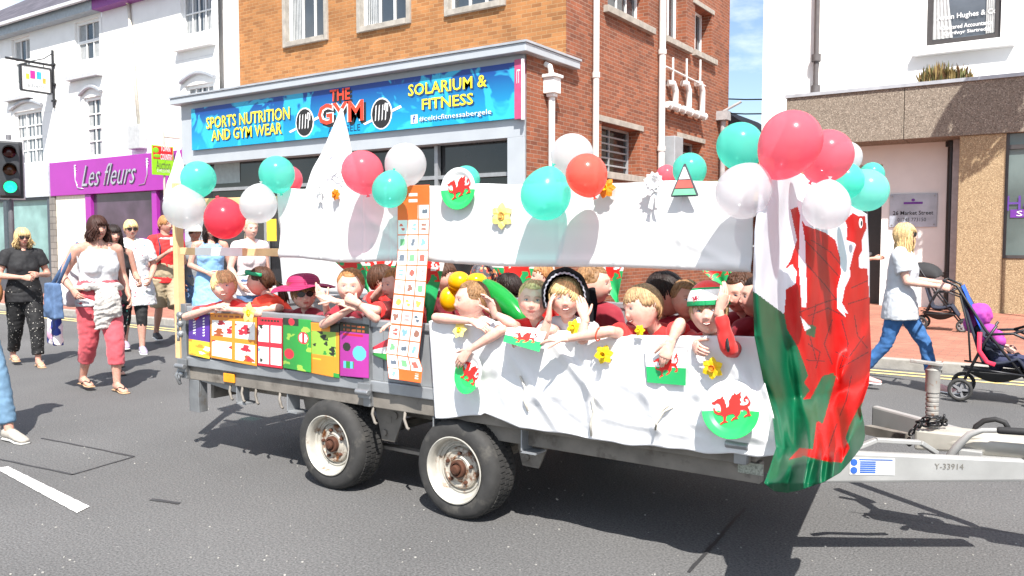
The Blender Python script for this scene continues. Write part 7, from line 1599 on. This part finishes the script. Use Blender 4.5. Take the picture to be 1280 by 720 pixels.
# woman in black
R, P, J, f, lf, b, g = walker('blonde woman in a black top, sunglasses and patterned trousers at the left edge', (42, 458), (27, 285), radians(-12), cam_of(30) + .25, stride=.24, arms=dict(eL=(.02, .27, 1.12), wL=(.26, .10, 1.13), eR=(.02, -.27, 1.12), wR=(.26, -.06, 1.10)), fat=1.02, skin=FAIR, hair=dict(fringe=.03, side=-.04, back=-.08, n=170, len=.07, flare=.01, vol=1.5), hairm=H_gold,
    sunglasses=True, top=dict(m=mat('black_top', (.012, .012, .014), .8), sleeve=.55, len=.14, loose=.022, flare=.02), bottom=dict(m=spotted('black_white_print', '141416', ['c9c6bd', '8e8a86', 'dcd8d0'], 38, .16), loose=.03, len=1.85, taper=.8), shoes=dict(kind='sandal', m=mat('tan_sandal', (.45, .28, .16), .6), sm=mat('tan_strap', (.5, .32, .18), .6)), hands={'L': dict(curl=.9), 'R': dict(curl=.9)}, seed=31)
m = MB(); c = P(.0, -.30, .92); m.ell(c, (.15, .07, .14), Matrix.Rotation(radians(-12), 3, 'Z')); m.tube([P(.08, -.28, 1.0), P(0, -.2, 1.25), P(0, -.16, 1.42), P(-.06, -.2, 1.25), P(-.08, -.29, 1.0)], [(.015, .005)] * 5, 8); single(m, 'shoulder_bag', mat('tan_leather', (.34, .15, .05), .45, bump=.001), 'tan leather shoulder bag on the woman in black', 'bag', smooth=True)
# woman in pink trousers
R, P, J, f, lf, b, g = walker('brown-haired woman in a white vest and cropped pink trousers carrying bags', (140, 490), (120, 270), radians(-8), radians(-6), stride=.20, lead='L', arms=dict(eL=(-.06, .26, 1.12), wL=(.05, .27, .92), eR=(-.10, -.29, 1.12), wR=(.10, -.27, 1.0)), fat=1.17, skin=FAIR, hair=dict(fringe=.035, side=-.03, back=-.09, n=200, len=.085, flare=.012, vol=1.7, sweep=.3), hairm=hairmat('auburn_dark', '3a2018'),
    top=dict(m=Wm, sleeve=0, len=.10, strap=1, low=.55, loose=.01), bottom=dict(m=mat('salmon_trousers', 'c4505a', .8, var=.08, sheen=.2), loose=.022, len=1.55), shoes=dict(kind='sandal', m=mat('tan_sandal', (.45, .28, .16), .6)), seed=32, smile=.3)
grey_c = mat('grey_cardigan', (.52, .49, .46), .85, var=.06)
m = MB(); 
for yy, l2, w2, xo in ((-.03, .62, .105, .0), (.05, .72, .085, .03)): m.tube([P(.15 + xo, yy, 1.04), P(.19 + xo, yy, .92), P(.18 + xo, yy + .01, .78), P(.16 + xo, yy + .02, l2)], [(.05, .035), (w2 * .8, .026), (w2, .022), (w2 * .95, .012)], 16, ref=lf, caps='flat')
m.tube([P(.0, -.24, 1.0), P(.16, -.12, 1.03), P(.17, .10, 1.02), P(.0, .22, 1.0)], [.03, .04, .04, .03], 10, caps='round'); me = remesh(m, .009, 2, .018, 4, 30); me.materials.append(grey_c); me.polygons.foreach_set('use_smooth', [True] * len(me.polygons)); o = link('grey_cardigan', me); reorigin(o); tag(o, 'grey cardigan knotted round the waist of the woman in pink trousers', 'cardigan')
def bag(c, sz, rot, mt, label, name='shoulder_bag', strap=None, vox=.012):
    m = MB(); R3 = Matrix.Rotation(rot, 3, 'Z'); m.box(c, (sz[0], sz[1] * .8, sz[2]), R3, taper=.8); m.ell(c - UZ * sz[2] * .2, (sz[0] * .5, sz[1] * .6, sz[2] * .36), R3); me = remesh(m, vox, 5, .006, int(c.x * 10)); me.materials.append(mt); me.polygons.foreach_set('use_smooth', [True] * len(me.polygons))
    t = thing(name, label, 'bag', (c.x, c.y, c.z - sz[2] / 2)); link('bag_body', me, t)
    if strap: q = MB(); q.tube(strap, [(.019, .004)] * len(strap), 8); q.build('strap', mt if name != 'shoulder_bag' else MATS.get('denim_strap') or mt, t, smooth=True)
    return t
denim = mat('denim_blue', (.08, .14, .26), .85, var=.15, scale=30); 
bag(P(-.02, -.40, .90), (.30, .12, .34), radians(-8), denim, 'blue denim shoulder bag hanging at the hip of the woman in pink trousers', strap=[P(.05, -.38, 1.05), P(.02, -.26, 1.30), P(0, -.17, 1.44), P(-.06, -.24, 1.3), P(-.08, -.38, 1.05)])
bag(P(-.33, -.10, 1.02), (.22, .30, .40), radians(-8), mat('white_rucksack', (.60, .61, .63), .7, var=.1), 'white rucksack on the back of the woman in pink trousers', name='rucksack', strap=[P(-.2, -.2, 1.22), P(0, -.19, 1.40), P(.06, -.2, 1.2)])
bag(P(-.30, -.30, .62), (.30, .08, .34), radians(-8), spotted('patchwork_print', '22306a', ['d8a0b8', 'f0e4e0', '2a3a8a', 'd8607a', 'e8e0ea'], 9, .7), 'pink, white and navy patterned tote bag behind the pink trousers', name='tote_bag', strap=[P(-.22, -.32, .78), P(-.12, -.33, .95), P(-.10, -.3, 1.08)])
# woman behind her in floral leggings
R, P, J, f, lf, b, g = walker('woman in a black vest and floral leggings walking behind the woman in pink', (141, 466), (140, 281), radians(-8), radians(-10), stride=.20, lead='R', arms=dict(eL=(.0, .25, 1.12), wL=(.22, .20, 1.05), eR=(.0, -.27, 1.12), wR=(.24, -.18, 1.08)), fat=1.05, skin=FAIR, hair=dict(fringe=.04, side=-.03, back=-.09, n=160, len=.16, vol=1.4), hairm=H_dk,
    top=dict(m=mat('black_top', (.012, .012, .014), .8), sleeve=0, len=.14, strap=1, low=.4), bottom=dict(m=spotted('floral_leggings', '17151a', ['c2456a', '3f9a8a', 'd8d0c8', 'a8305a', '4a7a3a'], 22, .30), loose=.006, len=1.85), shoes=dict(kind='sandal', m=black), seed=33)
# blonde woman in white floral top
R, P, J, f, lf, b, g = walker('short-haired blonde woman in sunglasses and a long white floral top', (196, 441), (163, 275), radians(-25), cam_of(165) + .2, stride=.20, lead='L', arms=dict(eL=(-.02, .27, 1.10), wL=(.16, .20, .95), eR=(-.02, -.28, 1.10), wR=(.18, -.18, .93)), fat=1.15, skin=FAIR, hair=dict(short, n=200, vol=1.3), hairm=H_pblond, sunglasses=True,
    top=dict(m=spotted('white_floral_print', 'cfcfcf', ['d89aa0', '8aa0b0', 'c8707a', 'e8dcd8', '9aa890'], 20, .26), sleeve=.7, len=.32, flare=.07, loose=.02, name='tunic'), bottom=dict(m=mat('black_leggings', (.012, .012, .013), .8), loose=.008, len=1.35), shoes=dict(m=mat('lilac_shoe', (.35, .30, .42), .7)), seed=34)
# boy in red t-shirt and khaki shorts
R, P, J, f, lf, b, g = walker('boy in a red t-shirt and khaki shorts eating, with a navy backpack strap', (203, 431), (206, 264), radians(-20), radians(5), stride=.26, lead='L', arms=dict(eL=(.04, .22, 1.08), wL=(.28, .10, 1.28), eR=(.05, -.22, 1.05), wR=(.30, -.05, 1.22)), fat=.92, female=False, skin=FAIR, hair=dict(short), hairm=H_gin,
    top=dict(m=mat('red_tshirt', 'c42a2a', .8, var=.08), sleeve=.65, len=.12, loose=.02, cm=pwhite, collar=True), bottom=dict(m=mat('khaki_shorts', (.36, .29, .19), .85), loose=.03, len=.95, name='shorts'), shoes=dict(m=mat('black_trainer', (.03, .03, .035), .6)), seed=35)
m = MB(); m.box(P(-.2, 0, 1.2), (.18, .3, .42), Matrix.Rotation(radians(-20), 3, 'Z'), taper=.85); m.tube([P(-.12, .09, 1.40), P(.02, .11, 1.44), P(.13, .10, 1.30), P(.12, .11, 1.12), P(-.1, .14, 1.02)], [(.028, .006)] * 5, 8); m.tube([P(-.12, -.09, 1.40), P(.02, -.11, 1.44), P(.13, -.10, 1.30), P(.12, -.11, 1.12), P(-.1, -.14, 1.02)], [(.028, .006)] * 5, 8); single(m, 'backpack', mat('navy_backpack', (.03, .05, .11), .7), 'navy backpack on the boy in the red t-shirt', 'bag', smooth=True)
m = MB(); m.box(P(.34, .02, 1.36), (.05, .09, .12), None); single(m, 'paper_bag', Wm, 'white paper food wrapper held by the boy in the red t-shirt', 'food wrapper', bevel=.01)
# woman in a blue dress
R, P, J, f, lf, b, g = walker('dark-haired woman in sunglasses and a light blue dress behind the trailer', (262, 440), (262, 275), radians(-30), cam_of(262) + .15, arms=dict(eL=(-.02, .25, 1.10), wL=(.16, .20, 1.02), eR=(.02, -.25, 1.12), wR=(.20, -.05, 1.02)), skin=FAIR, hair=dict(fringe=.055, side=-.03, back=-.08, n=160, len=.14), hairm=H_dk, sunglasses=True,
    top=dict(m=mat('light_blue_dress', (.22, .42, .68), .8, var=.08), sleeve=0, strap=1, low=.3, len=.2, flare=.03), skirt=dict(m=mat('light_blue_dress', (.22, .42, .68), .8), len=.85, r=.26), shoes=dict(kind='sandal', m=black), seed=36, smile=.6)
# woman in pale pink top
R, P, J, f, lf, b, g = walker('fair-haired woman in a pale pink top smiling behind the red balloon', (312, 452), (312, 274), radians(-10), radians(-18), arms=dict(eR=(.0, -.26, 1.12), wR=(.1, -.2, .95)), fat=1.05, skin=PALE, hair=dict(fringe=.06, side=.0, back=-.06, n=170, tied=(-.12, 0, -.02), tail=.1), hairm=H_grey, top=dict(m=mat('pale_pink_top', (.72, .60, .60), .8), sleeve=.3, len=.14, low=.3), bottom=dict(m=denim, len=1.9), shoes=dict(m=black), seed=37, smile=.6, eyec=(.15, .12, .08))
# man with a cap behind
R, P, J, f, lf, b, g = walker('person in a grey top and pale sun hat behind the rear post', (245, 425), (243, 282), radians(-20), radians(-20), female=False, skin=RUDDY, hair=dict(short), hairm=H_br, top=dict(m=mat('grey_jersey', (.18, .19, .20), .8), sleeve=.6, len=.12), bottom=dict(m=denim, len=1.9), shoes=dict(m=black), seed=38)
hc = P(.03, 0, 1.585); m = MB(); m.lathe(hc, [(0, .13 * b), (.06 * b, .125 * b), (.095 * b, .085 * b), (.10 * b, .045 * b), (.15 * b, .03 * b)], UZ, 24); o = m.build('sun_hat', mat('pale_hat', (.58, .56, .5), .8), R[0], smooth=True); solid(o, .004)
# someone striding out of the left edge
R, P, J, f, lf, b, g = walker('walker in light blue jeans and grey canvas shoes cut off by the left edge', (6, 550), (-46, 250), radians(3), None, stride=.40, lead='L', H=1.68, skin=FAIR, hair=dict(short), hairm=H_br, top=dict(m=Wm, sleeve=.5, len=.12), bottom=dict(m=mat('light_jeans', (.11, .20, .30), .85, var=.12, scale=20), len=1.88, loose=.008), shoes=dict(m=mat('grey_canvas', (.36, .33, .29), .8, var=.15, scale=60), sm=mat('shoe_sole', (.5, .49, .46), .7)), seed=39)
# ---------------------------------------------------------------- right-hand side
R, P, J, f, lf, b, g = walker('blonde woman in a grey t-shirt and blue jeans pushing the nearest pushchair', (1118, 490), (1128, 279), radians(2), radians(0), stride=.34, lead='L', arms=dict(eL=(.10, .21, 1.12), wL=(.36, .16, 1.10), eR=(.08, -.21, 1.12), wR=(.36, -.14, 1.08)), fat=1.03, skin=PALE, hair=dict(fringe=.04, side=-.03, back=-.09, n=220, len=.20, flare=.0, vol=1.3), hairm=H_gold, sunglasses=True,
    top=dict(m=mat('pale_grey_tee', (.50, .52, .55), .8, var=.05), sleeve=.65, len=.20, loose=.025, flare=.03), bottom=dict(m=mat('blue_jeans', (.035, .12, .30), .85, var=.25, scale=14), len=1.88, loose=.006), shoes=dict(m=mat('pink_trainer', (.62, .36, .34), .7)), seed=40, hands={'L': dict(curl=.9), 'R': dict(curl=.9)})
PW, fW, lW, gW = P, f, lf, g
# pushchair builder
def pushchair(label, org, f, seatm, sc_=1.0, hood=None, lean=.35, cat='pushchair'):
    lf = UZ.cross(f); Q = lambda x, y, z: org + (f * x + lf * y + UZ * z) * sc_; t = thing('pushchair', label, cat, org)
    fr = mat('pushchair_frame', (.03, .03, .034), .4, metal=.4); m = MB()
    for s in (-.2, .2):
        m.tube([Q(-.10, s, 1.02), Q(.0, s, .98), Q(.22, s, .62), Q(.60, s * .8, .12)], .012, 8); m.tube([Q(.05, s, .12), Q(.22, s, .52), Q(.30, s, .66)], .012, 8); m.tube([Q(.05, s, .30), Q(.52, s, .26)], .009, 8); m.tube([Q(.22, s, .58), Q(.42, s, .60), Q(.60, s, .52)], .012, 8)
    for x, z in ((-.10, 1.02), (.05, .13), (.60, .13)): m.tube([Q(x, -.2, z), Q(x, .2, z)], .011, 8)
    m.tube([Q(.42, -.2, .60), Q(.56, -.12, .66), Q(.56, .12, .66), Q(.42, .2, .60)], .013, 8)
    m.build('frame', fr, t, smooth=True)
    for x, y in ((.05, .21), (.05, -.21), (.62, .19), (.62, -.19)):
        r = .105 if x < .3 else .09; m = MB(); c = Q(x, y, r / 1.0); m.lathe(c - lf * .018 * sc_, [(r * .72, 0), (r * .9, -.004), (r, .006), (r, .03), (r * .9, .040), (r * .72, .036)], lf, 28, close=True); w = m.build('wheel', rubber, t, smooth=True)
        m = MB(); m.lathe(c - lf * .016 * sc_, [(0, .0), (.02, 0), (.02, .032), (0, .032)], lf, 12); 
        for k in range(5): a = k * 2 * pi / 5; m.beam(c, c + (f * cos(a) + UZ * sin(a)) * r * .76, .016, .02)
        m.tube([c + (f * cos(a) + UZ * sin(a)) * r * .76 for a in [i * 2 * pi / 20 for i in range(21)]], .009, 6, cap=False); m.build('wheel_rim', mat('grey_plastic', (.22, .22, .23), .5), w)
    m = MB(); s = .19
    def FS(u, v):
        y = -s + 2 * s * u
        if v < .45: t_ = v / .45; p = Q(.02 + .18 * t_, y, .96 - .60 * t_)
        elif v < .8: t_ = (v - .45) / .35; p = Q(.20 + .26 * t_, y, .36 - .03 * sin(pi * t_) + .04 * t_)
        else: t_ = (v - .8) / .2; p = Q(.46 + .10 * t_, y, .40 - .16 * t_)
        return p - UZ * .03 * sin(pi * u) * sc_
    m.sheet(FS, 12, 24); o = m.build('seat', seatm, t, smooth=True); solid(o, .025)
    m = MB(); m.sheet(lambda u, v: Q(.06 + .48 * u, -.17 + .34 * v, .28 - .10 * sin(pi * u) * sin(pi * v) - .02), 12, 10); o = m.build('basket', mat('black_mesh_cloth', (.03, .03, .032), .9), t, smooth=True); solid(o, .006)
    if hood:
        m = MB()
        def FHd(u, v):
            a = -.3 + 1.7 * v; th = pi * u; return Q(.04 + .30 * sin(a) * (.7 + .3 * sin(th)), -.2 * cos(th), .80 + .24 * cos(a) * sin(th) ** .6)
        m.sheet(FHd, 24, 14); o = m.build('hood', hood, t, smooth=True); solid(o, .006)
    return t, Q
wp_ = PZ(1199, 502, 0); org = wp_ - f * .05 - lf * (-.21)
navy = mat('navy_seat', (.02, .025, .045), .85); bluem = mat('royal_blue_lining', '1f56c8', .7)
t, Q = pushchair('black and navy pushchair with a blue lining pushed along the kerb on the right', org, f, navy, 1.10)
m = MB(); m.sheet(lambda u, v: Q(.035 + .15 * v, -.16 + .32 * u, .965 - .36 * v + .01), 6, 8); o = m.build('blue_lining', bluem, t, smooth=True); solid(o, .008)
m = MB(); m.tube([Q(.03, -.23, .90), Q(.1, -.24, .62), Q(.12, -.24, .36)], .009, 6); m.build('hanging_strap', black, t, smooth=True)
mg = mat('magenta_cloth', 'a23a90', .75, var=.1); m = MB()
for q_, r in (((.24, -.06, .60), .07), ((.30, .04, .55), .06), ((.20, -.14, .52), .05), ((.32, -.08, .52), .06)): m.ell(Q(*q_), (r, r * .8, r))
me = remesh(m, .012, 3, .012, 3); me.materials.append(mg); me.polygons.foreach_set('use_smooth', [True] * len(me.polygons)); o = link('magenta_bundle', me); reorigin(o); tag(o, 'bright magenta coat bundled on the seat of the nearest pushchair', 'coat')
m = MB(); m.tube([Q(.18, -.21, .60), Q(.18, -.23, .45), Q(.24, -.25, .36), Q(.30, -.25, .34)], [(.02, .006)] * 4, 8); single(m, 'red_scarf_end', mat('magenta_red', 'd02a4a', .7), 'red ribbon end dangling from the magenta coat', 'ribbon', smooth=True)
m = MB(); m.ell(Q(.62, .0, .66), (.07, .05, .03)); m.ell(Q(.55, -.05, .68), (.04, .04, .035)); me = remesh(m, .01, 2, .008, 9); me.materials.append(mat('bright_yellow_toy', 'e8c81e', .6)); me.polygons.foreach_set('use_smooth', [True] * len(me.polygons)); o = link('yellow_toy', me); reorigin(o); tag(o, 'small yellow cloth toy on the bar of the nearest pushchair', 'toy')
# child in it
J = dict(pel=Q(.30, 0, .56), chest=Q(.20, 0, .72), neck=Q(.16, 0, .84), hL=Q(.33, .06, .55), hR=Q(.33, -.06, .55), sL=Q(.17, .10, .81), sR=Q(.17, -.10, .81), eL=Q(.24, .15, .70), eR=Q(.24, -.15, .70), wL=Q(.38, .12, .66), wR=Q(.38, -.12, .66), kL=Q(.55, .07, .56), kR=Q(.55, -.07, .56), aL=Q(.66, .07, .34), aR=Q(.66, -.07, .34))
human('child', 'toddler in a magenta hat and navy trousers sitting in the nearest pushchair', {a_: v_ - UZ * .22 for a_, v_ in J.items()}, Q(.17, 0, .71), f + V((0, 0, -.1)), hs=.78, kid=True, skin=PALE, hair=dict(short), hairm=H_blond, top=dict(m=navy, sleeve=1.8, len=.05), bottom=dict(m=mat('navy_cotton', (.03, .035, .08), .85), len=1.85), shoes=dict(m=mat('grey_trainer', (.4, .42, .45), .6)), foot={'L': f, 'R': f}, bs=.72, seed=60)
q = MB(); cc = Q(.16, 0, .725); q.ell(cc, (.115, .10, .115)); q.ell(cc - f * .04 - UZ * .08, (.09, .10, .09)); me = remesh(q, .010, 2, .014, 6); me.materials.append(mg); me.polygons.foreach_set('use_smooth', [True] * len(me.polygons)); o = link('magenta_hood', me); reorigin(o); tag(o, 'magenta cloth hood over the head of the toddler in the pushchair', 'hood')
# person behind the flag with the second pushchair
R, P, J, f, lf, b, g = walker('person hidden behind the big flag pushing the dark-hooded pushchair on the pavement', (1084, 412), (1062, 262), radians(2), None, stride=.22, dpt=None, H=1.7, skin=FAIR, arms=dict(eL=(.12, .2, 1.16), wL=(.42, .15, 1.2), eR=(.12, -.2, 1.16), wR=(.42, -.15, 1.2)), hair=dict(short), hairm=H_br, top=dict(m=mat('black_top', (.012, .012, .014), .8), sleeve=.5, len=.14), bottom=dict(m=mat('dark_trousers', (.02, .02, .025), .8), len=1.85), shoes=dict(m=pwhite), seed=61)
wp2 = PZ(1188, 413, .115); pushchair('dark-hooded pushchair further back on the red pavement', wp2 - f * .45, f, navy, 1.0, hood=mat('black_hood', (.02, .02, .022), .8))
# ---------------------------------------------------------------- poster in the window
q = spanY(333, 270, 300, 348, YF + .28); 
pt = PY(341, 283, YF + .02); m = MB(); a = PY(333, 272, YF + .02); c = PY(348, 308, YF + .02); m.bb(a.x + .04, c.x - .02, YF - .01, YF + .0, c.z + .1, a.z - .03); o = single(m, 'window_poster', mat('poster_yellow', 'e8c23a', .5), 'yellow poster on the gym window beside the smiling woman', 'poster')
# puddle of small litter-grit on the road
rnd = random.Random(11); m = MB()
for k in range(260):
    p = PZ(rnd.uniform(0, 1280), rnd.uniform(500, 720)); r = rnd.uniform(.003, .008); an = rnd.random() * 6
    m.ell((p.x, p.y, r * .3), (r, r * rnd.uniform(.5, 1), r * .5), Matrix.Rotation(an, 3, 'Z'), 5, 3)
o = m.build('road_grit', mat('pale_grit', (.30, .29, .27), .9, var=.4, scale=3)); reorigin(o); o['kind'] = 'stuff'; o['label'] = 'small pale grit scattered over the asphalt'; o['label'] = 'small pale grit scattered over the asphalt'
